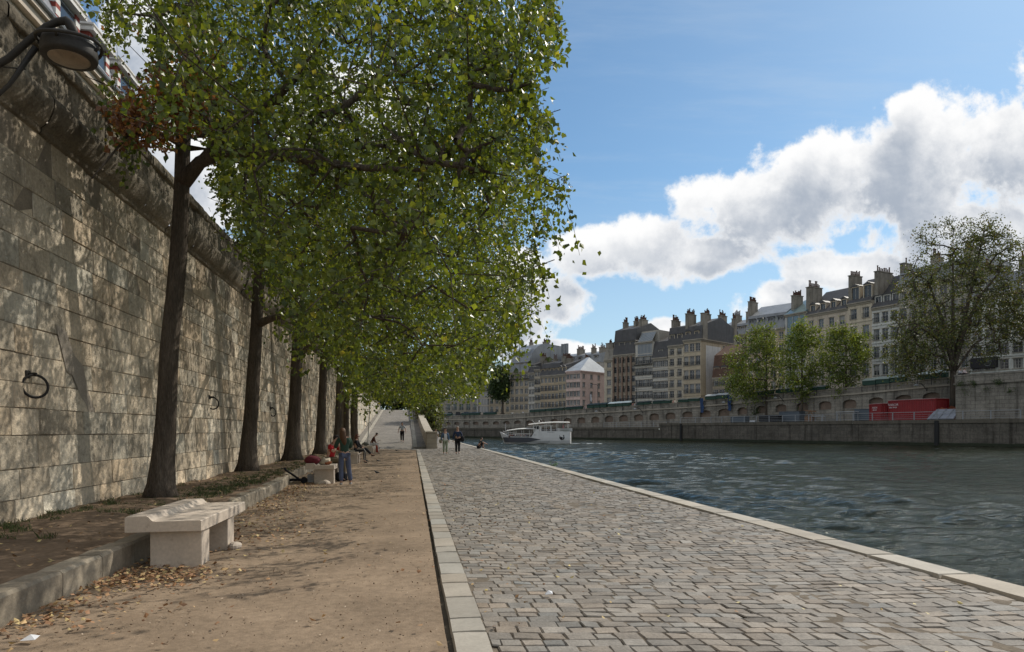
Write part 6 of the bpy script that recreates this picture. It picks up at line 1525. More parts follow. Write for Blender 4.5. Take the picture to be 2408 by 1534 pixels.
# ================================================================== PEOPLE
def skin(name, chains, mat, parent, sub=1, root=None):
    """chains: list of [(pos, radius), ...]; a first position already used joins there"""
    vs = []; rs = []; es = []; key = {}
    def vid(p, r):
        k_ = tuple(round(c, 4) for c in p)
        if k_ not in key: key[k_] = len(vs); vs.append(p); rs.append(r)
        return key[k_]
    for ch in chains:
        ids = [vid(p, r) for p, r in ch]
        for a, b in zip(ids[:-1], ids[1:]):
            if a != b: es.append((a, b))
    me = bpy.data.meshes.new(name); me.from_pydata(vs, es, []); o = bpy.data.objects.new(name, me); COL.objects.link(o)
    sm = o.modifiers.new('s', 'SKIN'); sm.use_smooth_shade = True; sm.branch_smoothing = .6
    for i, r in enumerate(rs):
        d = me.skin_vertices[0].data[i]; d.radius = r if hasattr(r, '__len__') else (r, r); d.use_root = (i == 0)
    if sub: ss = o.modifiers.new('u', 'SUBSURF'); ss.levels = sub; ss.render_levels = sub
    dg = bpy.context.evaluated_depsgraph_get(); nm = bpy.data.meshes.new_from_object(o.evaluated_get(dg)); bpy.data.objects.remove(o); bpy.data.meshes.remove(me)
    nm.materials.clear(); nm.materials.append(mat); nm.name = name
    nm.polygons.foreach_set('use_smooth', [True] * len(nm.polygons))
    q = bpy.data.objects.new(name, nm); COL.objects.link(q); q.parent = parent
    return q
m_skin = plain('skin', (.50, .31, .23), .6); m_black = plain('black_cloth', (.012, .012, .015), .85); m_dhair = plain('dark_hair', (.018, .012, .009), .6); m_bhair = plain('brown_hair', (.10, .05, .025), .6)
m_ghair = plain('grey_hair', (.45, .43, .41), .7)
def cl(name, c, r=.85): return M(name, c, r, .14, 6, .25, 25, .01)
def V3(*a): return Vector(a)
STAND = dict(pel=(0, 0, .94), sp=(0, .01, 1.12), ch=(0, .0, 1.32), nk=(0, -.01, 1.47), hd=(0, .02, 1.56), tp=(0, .02, 1.66),
             shL=(-.17, 0, 1.40), elL=(-.24, -.02, 1.13), wrL=(-.25, .05, .88), shR=(.17, 0, 1.40), elR=(.24, -.02, 1.13), wrR=(.25, .05, .88),
             hpL=(-.09, 0, .90), knL=(-.10, .02, .50), anL=(-.10, -.02, .09), hpR=(.09, 0, .90), knR=(.10, .02, .50), anR=(.10, -.02, .09))
def person(label, loc, rotz, pose, h, shirt, trousers, shoes, hair, sleeve='long', hairstyle='short', group=None, legs='long', slim=1.17, fingers=True, sub=1, skirt=None, jacket=None, fdir=None):
    J = dict(STAND); J.update(pose); k_ = h / 1.72; J = {a: V3(*b) * k_ for a, b in J.items()}
    t = thing('person', label, 'person', loc, rotz, group); s = k_ * slim
    def ch(*a): return [(tuple(J[n]), r * s) for n, r in a]
    face = (J['tp'] - J['hd']).normalized(); fwd = V3(*(fdir or (0, 1, 0))).normalized(); fwd = (fwd - face * fwd.dot(face)).normalized(); side = fwd.cross(face)
    jaw = J['hd'] + fwd * .035 * k_ - face * .015 * k_; nose = J['hd'] + fwd * .105 * k_ + face * .055 * k_; cr = J['hd'] + face * .085 * k_; top = J['hd'] + face * .13 * k_
    C = [[(tuple(J['pel']), (.13 * s, .10 * s)), (tuple(J['sp']), (.115 * s, .09 * s)), (tuple(J['ch']), (.14 * s, .10 * s)), (tuple(J['nk']), .052 * s), (tuple(J['hd']), .066 * k_), (tuple(cr), .092 * k_), (tuple(top), .07 * k_)],
         [(tuple(J['hd']), .066 * k_), (tuple(jaw), .045 * k_)]]
    toes = {}
    for S_ in 'LR':
        C.append([(tuple(J['ch']), (.14 * s, .10 * s))] + ch(('sh' + S_, .056), ('el' + S_, .040), ('wr' + S_, .026)))
        f = (J['wr' + S_] - J['el' + S_]).normalized(); hd_ = J['wr' + S_] + f * .05 * k_
        C[-1].append((tuple(hd_), (.034 * k_, .02 * k_)))
        if fingers:
            a = f.orthogonal().normalized(); 
            if abs(a.x) > .6: a = f.cross(a)
            for q in range(4):
                b0 = hd_ + a * (q - 1.5) * .017 * k_ + f * .03 * k_; ln = (.055, .068, .064, .05)[q] * k_; cu = f.cross(a) * (.02 if S_ == 'L' else -.02) * k_
                C.append([(tuple(hd_), (.034 * k_, .02 * k_)), (tuple(b0), .009 * k_), (tuple(b0 + f * ln * .55), .008 * k_), (tuple(b0 + f * ln + cu), .0065 * k_)])
            C.append([(tuple(hd_), (.034 * k_, .02 * k_)), (tuple(hd_ - a * .034 * k_ + f * .005 * k_), .010 * k_), (tuple(hd_ - a * .05 * k_ + f * .045 * k_), .008 * k_)])
        C.append([(tuple(J['pel']), (.13 * s, .10 * s))] + ch(('hp' + S_, .088), ('kn' + S_, .058), ('an' + S_, .036)))
        sh = (J['an' + S_] - J['kn' + S_]).normalized(); fd = V3(*pose.get('ft' + S_, (0, 1, 0))).normalized(); fd.z = fd.z if 'ft' + S_ in pose else 0
        toe = J['an' + S_] + fd * .15 * k_ + V3(0, 0, -.045 * k_); toes[S_] = toe
        C[-1].append((tuple(toe), (.032 * k_, .022 * k_)))
    body = skin('body', C, m_skin, t, sub)
    MB().add([tuple(nose - face * .02 * k_ - side * .014 * k_ - fwd * .02 * k_), tuple(nose - face * .02 * k_ + side * .014 * k_ - fwd * .02 * k_), tuple(nose - face * .022 * k_ + fwd * .006 * k_), tuple(nose + face * .03 * k_ - fwd * .02 * k_)], [(0, 2, 3), (2, 1, 3), (0, 1, 2)]).build('nose', m_skin, t)
    e_ = MB()
    for q in (-1, 1): e_ = MB(); c_ = J['hd'] + face * .07 * k_ + fwd * .085 * k_ + side * q * .032 * k_; e_.ell(tuple(c_), .012 * k_, 4); e_.build('eye', m_dhair, t)
    # clothes
    g_ = 1.13
    C2 = [[(tuple(J['pel'] + V3(0, 0, -.03 * k_)), (.138 * s, .112 * s)), (tuple(J['sp']), (.128 * s, .10 * s)), (tuple(J['ch']), (.155 * s, .112 * s)), (tuple(J['nk'].lerp(J['ch'], .3)), .07 * s)]]
    for S_ in 'LR':
        L_ = [(tuple(J['ch']), (.155 * s, .112 * s)), (tuple(J['sh' + S_]), .068 * s)]
        if sleeve == 'long': L_ += [(tuple(J['el' + S_]), .052 * s), (tuple(J['wr' + S_].lerp(J['el' + S_], .08)), .036 * s)]
        else: L_ += [(tuple(J['sh' + S_].lerp(J['el' + S_], .75)), .06 * s)]
        C2.append(L_)
    skin('shirt', C2, shirt, t, sub)
    C3 = []; sx_ = .72 if legs == 'flare' else 1
    for S_ in 'LR':
        e = {'long': 1, 'short': .05, 'flare': 1}[legs]
        C3.append([(tuple(J['pel']), (.138 * s * sx_, .108 * s * sx_)), (tuple(J['hp' + S_]), .10 * s * (.5 + .5 * sx_)), (tuple(J['kn' + S_]), .068 * s)] + ([(tuple(J['kn' + S_].lerp(J['an' + S_], .93)), (.062 if legs == 'flare' else .052) * s)] if e == 1 else []))
    skin('trousers', C3, trousers, t, sub)
    for S_ in 'LR':
        a = J['an' + S_]; fd = (toes[S_] - a); fd.z = 0; 
        skin('shoe', [[(tuple(a + V3(0, 0, -.02 * k_) - fd * .2), .042 * k_), (tuple(a + fd * .5 + V3(0, 0, -.045 * k_)), .04 * k_), (tuple(toes[S_]), .034 * k_)]], shoes, t, 1)
    hb = MB(); hc = J['hd'] + face * .085 * k_ - fwd * .018 * k_
    hb.ell((0, 0, 0), (.098 * k_, .105 * k_, .095 * k_), 9)
    hb.v = [v for v in hb.v]
    Mx = Matrix((side, fwd, face)).transposed().to_4x4(); Mx.translation = hc
    nv = []
    for v in hb.v:
        x, y, z = v
        if y > .03 * k_ and z < .055 * k_: y = .03 * k_ * .9   # open the face
        if z < -.03 * k_: x *= .85
        nv.append((x * (1 + .08 * noise.noise(Vector(v) * 40)), y, z))
    hb.v = nv; hb.xform(Mx)
    if hairstyle == 'long':
        n0 = len(hb.v); dn = V3(0, 0, -1); bk = -fwd
        p0 = hc + bk * .03 * k_; hb.tube([p0, p0 + bk * .05 * k_ + dn * .1 * k_, p0 + bk * .075 * k_ + dn * .24 * k_, p0 + bk * .08 * k_ + dn * .38 * k_ + side * .03 * k_, p0 + bk * .07 * k_ + dn * .5 * k_ + side * .05 * k_], [.09 * k_, .10 * k_, .095 * k_, .075 * k_, .03 * k_], 12, ridge=.12)
    elif hairstyle == 'shoulder':
        p0 = hc - fwd * .02 * k_; hb.tube([p0, p0 - fwd * .03 * k_ + V3(0, 0, -.1 * k_), p0 - fwd * .035 * k_ + V3(0, 0, -.2 * k_)], [.095 * k_, .098 * k_, .07 * k_], 12, ridge=.1)
    hb.build('hair', hair, t, smooth=True)
    t['_k'] = k_
    del t['_k']
    return t, J
# seated pose, facing +Y, pelvis on a seat of height zs
def seated(zs, lean=0.0, arms='lap', cross=False):
    z = zs + .09
    P = dict(pel=(0, 0, z), sp=(0, .0 + lean * .3, z + .19), ch=(0, lean * .8, z + .39), nk=(0, lean * 1.15, z + .54), hd=(0, lean * 1.5 + .02, z + .62), tp=(0, lean * 1.9 + .04, z + .72),
             shL=(-.17, lean * .95, z + .46), shR=(.17, lean * .95, z + .46), hpL=(-.09, .05, z - .01), hpR=(.09, .05, z - .01), knL=(-.11, .46, z - .0), knR=(.11, .46, z - .0), anL=(-.11, .45, .09), anR=(.11, .48, .09),
             elL=(-.23, .12 + lean * .6, z + .22), elR=(.23, .12 + lean * .6, z + .22), wrL=(-.08, .33, z + .13), wrR=(.08, .33, z + .13))
    if arms == 'face': P.update(elL=(-.2, .28, z + .26), elR=(.2, .28, z + .26), wrL=(-.06, .30, z + .48), wrR=(.07, .30, z + .46))
    if cross: P.update(knL=(-.02, .46, z + .08), anL=(.12, .80, z - .22), knR=(.10, .45, z), anR=(.06, .42, .09))
    return P
FX = -math.pi / 2   # turn local +Y to world +X
p = G(806, 1140, 0)
g1, J = person('standing girl with long brown hair, green sweater and blue jeans, back to the camera', (-1.95, 20.2, 0), .35,
       dict(pel=(0, 0, .92), elL=(-.25, .10, 1.14), wrL=(-.12, .28, 1.22), elR=(.22, .12, 1.12), wrR=(.16, .16, 1.34), hpL=(-.09, 0, .9), knL=(-.10, .02, .5), anL=(-.10, -.03, .09), knR=(.13, .0, .5), anR=(.18, -.05, .09), hd=(-.03, .04, 1.555), tp=(-.05, .07, 1.65)),
       1.66, cl('green_wool', (.035, .07, .05)), cl('blue_denim', (.10, .12, .19)), plain('white_shoe', (.55, .54, .52)), m_bhair, hairstyle='long', legs='flare')
bpose = seated(.55, .12, 'face'); 
boy, J = person('black-haired boy in a red T-shirt on the second bench, hands raised to his face', (-2.60, 22.25, 0), FX - .5, bpose, 1.74, cl('red_cotton', (.42, .02, .025)), cl('khaki', (.14, .11, .07)), m_black, m_dhair, sleeve='short')
w3, J = person('woman in black with striped trousers sitting cross-legged on the third bench', (-2.72, 33.9, 0), FX - .15, seated(.55, .02, 'lap', True), 1.7, m_black, cl('black_sweatpants', (.02, .02, .024)), m_black, plain('auburn_hair', (.12, .05, .03)), hairstyle='shoulder')
MB().tube([J['hpR'] + V3(.08, .0, .06), J['knR'] + V3(.06, -.02, .065), J['knR'] + V3(.072, .04, -.03), J['anR'] + V3(.056, .0, .06)], .012, 5).build('side_stripe', m_lwhite, w3)
MB().box(-.075, .075, .0, .02, -.018, .018, bev=.005).build('sunglasses', m_black, w3, loc=tuple(J['hd'] + V3(0, .09, .07)))
p4, J = person('person in a brown jacket and white trousers bent over a book on the farthest bench', (-2.80, 47.2, 0), FX, seated(.55, .22, 'lap'), 1.72, cl('brown_jacket', (.10, .045, .035)), cl('white_trousers', (.5, .48, .46)), cl('beige_shoe', (.4, .37, .33)), m_dhair, fdir=(0, .6, -.8))
bk = MB().add([(-.16, 0, 0), (0, .02, -.03), (.16, 0, 0), (-.16, .22, .05), (0, .24, .02), (.16, .22, .05)], [(0, 1, 4, 3), (1, 2, 5, 4)]).build('open_book', m_paper, loc=(-2.38, 47.2, .86), rotz=FX); tag(bk, 'open book held on the knees of the person in white trousers', 'book')
# man on the ramp
zr_ = rz(63.5)
p5, J = person('man in a pale grey shirt and black trousers walking down the cobbled ramp', (W(946, HV, 63.8).x, 63.9, zr_ + .02), math.pi, dict(knL=(-.09, .10, .5), anL=(-.09, .12, .10), knR=(.09, -.0, .5), anR=(.09, -.2, .14), elL=(-.28, -.04, 1.14), wrL=(-.32, .06, .9), elR=(.28, .0, 1.14), wrR=(.33, .1, .92)),
       1.84, cl('grey_shirt', (.40, .41, .43)), m_black, m_black, m_dhair, sleeve='short')
# couple
X6 = W(1047, HV, 44.9); X7 = W(1076, HV, 45.0)
p6, J = person('woman in a denim jacket, white top and pale green trousers walking on the cobbles', (X6.x, X6.y, .01), math.pi + .1, dict(knL=(-.09, .05, .5), anL=(-.08, .04, .09), anR=(.10, -.03, .09), elL=(-.24, -.03, 1.12), wrL=(-.24, .04, .9)), 1.70, cl('denim_jacket', (.09, .15, .24)), cl('sage_trousers', (.27, .31, .22)), plain('pale_shoe', (.4, .38, .35)), m_bhair)
MB().add([(-.075, .135, 1.36), (.075, .135, 1.36), (.10, .165, 1.15), (.085, .15, .92), (-.085, .15, .92), (-.10, .165, 1.15)], [(0, 1, 2, 5), (5, 2, 3, 4)]).build('white_top', plain('white_cotton', (.6, .6, .6)), p6)
h6 = MB().ell((0, 0, 0), (.08, .16, .15), 7).tube([(0, -.1, .1), (.02, -.07, .42), (.02, .05, .45), (0, .1, .1)], .012, 5); tag(h6.build('handbag', cl('olive_bag', (.22, .21, .13)), loc=(X6.x - .33, X6.y - .05, .88), smooth=True), 'olive shoulder bag hanging at the side of the woman in the denim jacket', 'bag')
p7, J = person('grey-haired man in a navy shirt and black trousers walking with a jacket over his arm', (X7.x, X7.y, .01), math.pi - .05, dict(knL=(-.09, .05, .5), anL=(-.09, -.12, .12), knR=(.08, .06, .5), anR=(.08, .06, .09), elL=(-.27, .0, 1.12), wrL=(-.16, .24, 1.04), elR=(.25, -.03, 1.13), wrR=(.27, .05, .88)), 1.84, cl('navy_shirt', (.025, .04, .085)), m_black, m_black, m_ghair)
mb = MB().ell((0, 0, 0), (.16, .12, .2), 8); mb.v = [tuple(Vector(v) * (1 + .3 * noise.noise(Vector(v) * 8))) for v in mb.v]; tag(mb.build('folded_jacket', m_black, loc=(X7.x + .30, X7.y - .22, 1.03), smooth=True), 'black jacket draped over the forearm of the grey-haired man', 'jacket')
# man on the quay edge
X8 = W(1132, HV, 58.8)
pe = dict(pel=(0, 0, .10), sp=(0, .05, .30), ch=(0, .16, .50), nk=(0, .22, .64), hd=(0, .27, .72), tp=(0, .29, .82), shL=(-.18, .18, .56), shR=(.18, .18, .56), hpL=(-.09, .03, .11), hpR=(.09, .03, .11), knL=(-.12, .40, .46), knR=(.12, .42, .46), anL=(-.12, .36, .09), anR=(.12, .38, .09),
          elL=(-.22, .40, .47), elR=(.22, .40, .47), wrL=(-.16, .62, .38), wrR=(.10, .66, .36))
p8, J = person('man in a dark sleeveless shirt and shorts sitting on the quay edge facing the river', (5.62, X8.y, .03), FX, pe, 1.86, cl('dark_tank_top', (.04, .045, .04)), m_black, m_black, m_dhair, sleeve='short', legs='short')
X9 = W(1025, HV, 71)
p9, J = person('distant person in white half hidden behind the end block of the ramp parapet', (X9.x, X9.y, 0), 0, {}, 1.7, m_lwhite, cl('light_shorts', (.5, .5, .5)), m_black, m_bhair, sleeve='short', fingers=False, sub=0)
# two people sitting on the pier wall
for i, (u, c, lab) in enumerate(((2254, (.42, .42, .44), 'left of the two people sitting on the pier wall, grey shirt'), (2264, (.5, .42, .42), 'right of the two people sitting on the pier wall, pale pink shirt'))):
    q = hit(u, [PWa, PWa + PWt * 60]) if u > 2248 else PWa
    q = q + PWn * .25
    person(lab, (q.x, q.y, PWz - .42), math.atan2(PWt.y, PWt.x) - (math.pi / 2), seated(.5, .05), 1.7, cl('shirt_%d' % i, c), m_black, m_black, m_dhair, fingers=False, sub=0, group=None)
# far street walkers: one source, copies
src, J = person('stroller in a pink shirt on the far street right of the pale-roofed bookstall', (0, 0, 0), 0, {}, 1.72, cl('pink_shirt', (.5, .25, .22)), m_black, m_black, m_dhair, fingers=False, sub=0, group='strollers behind the far parapet')
def streetpos(u, o=1.2): a = hit(u, offset(UPP, o)); return (a.x, a.y, zpar(hit(u, UPP)) - .95)
src.location = streetpos(1488)
FW = [(1492, 'second stroller right of the pale-roofed bookstall'), (1500, 'third stroller right of the pale-roofed bookstall'), (1584, 'stroller before the cream house with flower boxes'), (1587, 'stroller close beside the one before the flower-boxed cream house'),
      (1722, 'white-shirted stroller right of the blue cloths'), (1732, 'second white-shirted stroller right of the blue cloths'), (1740, 'rightmost white-shirted stroller before the brown-roofed house'), (1205, 'stroller below the domed corner house'), (1230, 'second stroller below the domed corner house'), (1375, 'stroller between two bookstalls before the pink house')]
altc = [cl('alt_shirt_%d' % i, c) for i, c in enumerate([(.55, .55, .55), (.1, .12, .2), (.5, .3, .25), (.6, .58, .5)])]
for i, (u, lab) in enumerate(FW):
    c = dup(src, streetpos(u, 1.0 + .3 * (i % 3)), rnd.uniform(0, 6), lab, rnd.uniform(.94, 1.05))
    for ch_ in c.children:
        if ch_.name.startswith('shirt'): ch_.material_slots[0].link = 'OBJECT'; ch_.material_slots[0].material = altc[0 if 1700 < u < 1745 else i % 4]
# bags and things on bench two
m_maroon = cl('maroon_nylon', (.13, .02, .03))
t = thing('backpack', 'maroon backpack lying on the second bench', 'backpack', (-2.98, 21.2, .55), .2)
mb = MB().ell((0, 0, .14), (.25, .17, .14), 9); mb.v = [tuple(Vector(v) * (1 + .10 * noise.noise(Vector(v) * 9))) for v in mb.v]; mb.build('bag_body', m_maroon, t, smooth=True)
MB().ell((.08, -.13, .13), (.12, .07, .09), 7).build('front_pocket', m_maroon, t, smooth=True); MB().tube([(-.2, .05, .2), (-.05, .0, .31), (.12, .03, .26)], .014, 5).build('strap', m_black, t)
t = thing('cloth_bag', 'cream and orange cloth bag slumped beside the maroon backpack', 'bag', (-2.62, 21.25, .55), 0)
mb = MB().ell((0, 0, .09), (.2, .15, .11), 9); mb.v = [tuple(Vector(v) * (1 + .4 * noise.noise(Vector(v) * 11))) for v in mb.v]; mb.build('bag_body', cl('cream_cloth', (.50, .43, .33)), t, smooth=True)
mb = MB().ell((.08, -.08, .06), (.11, .08, .06), 7); mb.v = [tuple(Vector(v) * (1 + .3 * noise.noise(Vector(v) * 14))) for v in mb.v]; mb.build('orange_lining', cl('orange_cloth', (.36, .13, .06)), t, smooth=True)
t = thing('folded_scooter', 'black folded scooter with small wheels leaning under the left end of the second bench', 'scooter', (-3.42, 21.0, 0), .2)
MB().tube([(-.35, 0, .45), (.1, 0, .12)], .03, 8).tube([(-.3, .05, .12), (.25, .05, .12)], .04, 8).tube([(-.42, -.12, .47), (-.3, .12, .47)], .016, 6).build('frame', m_black, t)
for x in (-.3, .22):
    MB().lathe([(.09, -.018), (.1, -.01), (.1, .01), (.09, .018)], n=14).xform(Matrix.Rotation(math.pi / 2, 4, 'X')).build('wheel', m_black, t, loc=(x, .05, .1))
tag(MB().box(-.14, .14, -.08, .08, 0, .26, bev=.03).tube([(-.07, 0, .25), (0, 0, .36), (.07, 0, .25)], .01, 5).build('tote_bag', plain('grey_tote', (.35, .35, .36)), loc=(-3.02, 21.35, 0)), 'pale grey tote bag standing under the second bench', 'bag')
tag(MB().box(-.18, .18, -.12, .12, 0, .28, bev=.06).build('dark_bag', m_black, loc=(-2.22, 22.0, 0)), 'black bag on the ground behind the jeans of the standing girl', 'bag')
tag(MB().box(-.2, .2, -.14, .14, 0, .07, bev=.03).build('pale_bag', plain('beige_bag', (.45, .42, .36)), loc=(-2.95, 33.8, .55)), 'flat pale bag on the third bench beside the woman in black', 'bag')
mb = MB().ell((0, 0, .1), (.24, .18, .13), 8); mb.v = [tuple(Vector(v) * (1 + .3 * noise.noise(Vector(v) * 9))) for v in mb.v]; tag(mb.build('canvas_bag', cl('drab_canvas', (.12, .12, .10)), loc=(-3.15, 46.9, .56), smooth=True), 'drab canvas bag on the farthest bench', 'bag')
tag(MB().tube([(-2.42, 46.7, .55), (-2.38, 46.6, .5), (-2.36, 46.6, .12)], [.05, .07, .09], 8).build('red_scarf', cl('rust_scarf', (.25, .05, .03))), 'rust red scarf hanging off the farthest bench', 'scarf')
tag(MB().tube([(0, 0, 0), (.3, 0, 5.4)], .04, 8).build('pole', plain('white_pole', (.55, .55, .52)), loc=(W(864, HV, 57).x, YX(57, -4), .1)), 'thin leaning white pole between the last two poplar trunks', 'pole')
# pigeons
m_pig = plain('pigeon_grey', (.05, .052, .06), .6, var=.3)
def pigeon(label, x, y, rot, z=0, dive=0):
    t = thing('pigeon', label, 'pigeon', (x, y, z), rot, 'pigeons on the sand path'); t.scale = (.6,) * 3
    b = MB().tube([(0, -.17, .105), (0, -.10, .115), (0, -.03, .12), (0, .04, .14), (0, .09, .175), (0, .105, .205), (0, .12, .225), (0, .135, .222), (0, .155, .212)], [.012, .03, .055, .056, .036, .024, .026, .018, .003], 10)
    b.build('body', m_pig, t, smooth=True)
    MB().add([(-.03, -.14, .115), (.03, -.14, .115), (.035, -.24, .09), (-.035, -.24, .09), (0, -.14, .10), (0, -.24, .082)], [(0, 1, 2, 3), (0, 3, 5, 4), (4, 5, 2, 1)]).build('tail', m_pig, t)
    for s in (-1, 1):
        MB().ell((s * .048, -.04, .125), (.014, .10, .035), 6).build('wing', m_pig, t, smooth=True)
        MB().tube([(s * .02, 0, .08), (s * .02, .005, 0), (s * .02, .03, .003)], .004, 4).build('leg', plain('pink_leg', (.3, .1, .08)), t)
for i, (u, v, rot, lab) in enumerate(((932, 1062, 1.2, 'pigeon nearest to the curved end of the sand path'), (877, 1075.5, -1.3, 'pigeon between the farthest bench and the woman in black'), (889, 1087, 2.0, 'pigeon walking right of the crossed-legged woman'), (892, 1056.5, -1.2, 'pigeon at the feet of the person reading'), (862, 1087, .6, 'pigeon at the shoes of the crossed-legged woman'), (886, 1116, 1.5, 'lone dark pigeon on the shaded sand nearest the camera'))):
    p = G(u, v); pigeon(lab, p.x, p.y, rot)

# ================================================================== THE BOAT
BD = 106; bc = W(1262, HV, BD); bt = thing('river_boat', 'white river cruise boat with grey swoosh, two awnings and a dinghy on its stern', 'boat', (bc.x, bc.y, WZ), YAW * -1 + math.radians(172))
# local: +x towards the bow; near side is +y
LB, BW_ = 10.6, 3.3
m_hull = M('white_hull', (.74, .74, .73), .35, .08, .6, .1, 3, .02, spec=.5, streak=.15); m_hgrey = plain('hull_grey', (.10, .105, .12), .4); m_awn = plain('awning', (.75, .73, .68), .7)
def hullsec(x):   # x in -1 (stern) .. 1 (bow)
    f = max(0, (x - .35) / .65); b = BW_ / 2 * (1 - f ** 2.2) * (1 - .10 * max(0, -x - .7) / .3); return max(b, .03)
def deck(x): return 1.95 if x < .02 else (1.95 - (x - .02) / .10 * .85 if x < .12 else (1.10 + .05 * (x - .12)) if x < .8 else 1.13 + (x - .8) / .2 * .75)
xs_ = [-1, -.97, -.9, -.8, -.65, -.5, -.35, -.2, -.1, 0, .04, .08, .12, .2, .35, .5, .62, .74, .82, .9, .96, 1]
mb = MB(); rings = []
for x in xs_:
    b = hullsec(x); d = deck(x); rake = max(0, x - .7) / .3; X = x * LB / 2
    prof = [(b * .55, -.5), (b * .86, 0), (b * .97, .5), (b * 1.0, min(.95, d)), (b * 1.02, d)]
    ringp = [(X + rake * .75 * (z + .3) * .5 - .3 * rake, y, z) for y, z in prof] + [(X + rake * .75 * (z + .3) * .5 - .3 * rake, -y, z) for y, z in prof[::-1]]
    rings.append(ringp)
k_ = len(rings[0]); V_ = [p for r in rings for p in r]; Fh = []; mh = []
for i in range(len(rings) - 1):
    for j in range(k_ - 1): Fh.append((i * k_ + j, i * k_ + j + 1, (i + 1) * k_ + j + 1, (i + 1) * k_ + j)); mh.append(0)
Fh.append(tuple(range(k_))); mh.append(0); Fh.append(tuple((len(rings) - 1) * k_ + j for j in range(k_))); mh.append(0)
mb.add(V_, Fh); mb.m = mh; mb.build('hull', m_hull, bt, smooth=False)
# deck plates
dk = MB()
for i in range(len(xs_) - 1):
    a, b = rings[i], rings[i + 1]; za, zb = (1.75 if xs_[i] < .02 else .85), (1.75 if xs_[i + 1] < .02 else .85)
    dk.quad((a[4][0], a[4][1] * .97, za), (b[4][0], b[4][1] * .97, zb), (b[5][0], b[5][1] * .97, zb), (a[5][0], a[5][1] * .97, za))
dk.build('deck', plain('deck_grey', (.2, .2, .2)), bt)
# grey swoosh on both sides (thin plate proud of the hull)
for s in (1, -1):
    sw = MB(); n = 16
    for i in range(n):
        def sec(x):
            b = hullsec(x) * 1.0 + .025; lo = .30 + .0 * x + max(0, (.42 - x)) * .62; hi = .98 - max(0, .1 - x) * .28; return b, lo, max(hi, lo + .01)
        x0 = -.14 + (.97 + .14) * i / n; x1 = -.14 + (.97 + .14) * (i + 1) / n; lo0 = max(.22, .66 - (x0 + .14) * 1.05); lo1 = max(.22, .66 - (x1 + .14) * 1.05); hi0 = min(1.0, .70 + (x0 + .14) * .9); hi1 = min(1.0, .70 + (x1 + .14) * .9)
        def P_2(x, z): rk = max(0, x - .7) / .3; b = hullsec(x) * (.87 + .13 * min(1, z / .95) ** .7) + .07; return (x * LB / 2 + rk * .75 * (z + .3) * .5 - .3 * rk + .0, s * b, z)
        sw.quad(P_2(x0, lo0), P_2(x1, lo1), P_2(x1, hi1), P_2(x0, hi0))
    sw.build('grey_band', m_hgrey, bt)
sl_ = MB()
sl_.box(-2.2, 3.6, BW_ / 2 * .915, BW_ / 2 * .95, .28, .33).build('rubbing_strake', m_hgrey, bt)
# awnings
def awning(x0, x1, z0, z1, w, name='awning'):
    mb = MB(); n = 10; m = 6; vs = []
    for i in range(n + 1):
        t_ = i / n; zc = z0 + (z1 - z0) * t_ + .16 * math.sin(math.pi * t_)
        for j in range(m + 1): q_ = j / m * 2 - 1; vs.append((x0 + (x1 - x0) * t_, q_ * w / 2, zc + .10 * (1 - q_ * q_)))
    fs = [(i * (m + 1) + j, i * (m + 1) + j + 1, (i + 1) * (m + 1) + j + 1, (i + 1) * (m + 1) + j) for i in range(n) for j in range(m)]
    b0 = len(vs); vs2 = [(x, y, z - .07) for x, y, z in vs]; fs += [tuple(b0 + q_ for q_ in f[::-1]) for f in fs]
    ed = [j for j in range(m + 1)] + [(i + 1) * (m + 1) - 1 for i in range(1, n + 1)] + [n * (m + 1) + j for j in range(m - 1, -1, -1)] + [i * (m + 1) for i in range(n - 1, 0, -1)]
    for a, b in zip(ed, ed[1:] + ed[:1]): fs.append((a, b, b0 + b, b0 + a))
    mb.add(vs + vs2, fs).build(name, m_awn, bt, smooth=False)
awning(.1, 4.6, 2.30, 2.02, 2.9); awning(-5.1, 1.15, 3.30, 2.98, 2.9)
for x, y, z0, z1_ in [(x, y, .9, 2.1) for x in (1.0, 2.2, 3.4, 4.3) for y in (-1.2, 1.2)] + [(x, y, 1.8, 3.15) for x in (-4.9, -3.2, -1.4, .3) for y in (-1.3, 1.3)]:
    MB().tube([(x, y, z0), (x, y, z1_)], .025, 5).build('stanchion', m_hull, bt)
mb = MB()
for y in (1.45, -1.45):
    mb.tube([(-5.0, y, 2.25), (-.2, y, 2.22)], .02, 4).tube([(-5.0, y, 2.1), (-.2, y, 2.08)], .015, 4)
for s in (-1, 1):
    mb.tube([(.8, s * 1.6, 1.55), (3.0, s * 1.45, 1.6), (4.4, s * .9, 1.75), (5.3, s * .2, 1.95)], .035, 4).tube([(.8, s * 1.6, 1.35), (3.0, s * 1.48, 1.38), (4.3, s * .95, 1.5), (5.2, s * .2, 1.7)], .025, 4)
mb.build('handrail', m_hull, bt)
wh = MB().box(-.5, .5, -.8, .8, 1.76, 2.85, bev=.05).build('wheelhouse', m_hull, bt)
for x0, x1 in ((-.42, -.08), (.02, .4)): MB().box(x0, x1, .79, .815, 2.25, 2.7).build('window', m_glass, wh)
MB().box(-2.4, -.6, -.9, .9, 2.75, 2.86, bev=.03).build('canopy', m_awn, bt)
for x in (-2.3, -.75): MB().box(x - .07, x + .07, .8, .9, 1.76, 2.75).build('post', m_hull, bt)
MB().tube([(-1.0, 0, 3.3), (-.6, 0, 3.9)], .015, 4).tube([(.3, 0, 3.2), (.7, 0, 3.7)], .015, 4).ell((-.4, 0, 3.5), (.12, .12, .12), 6).build('antenna', m_hull, bt)
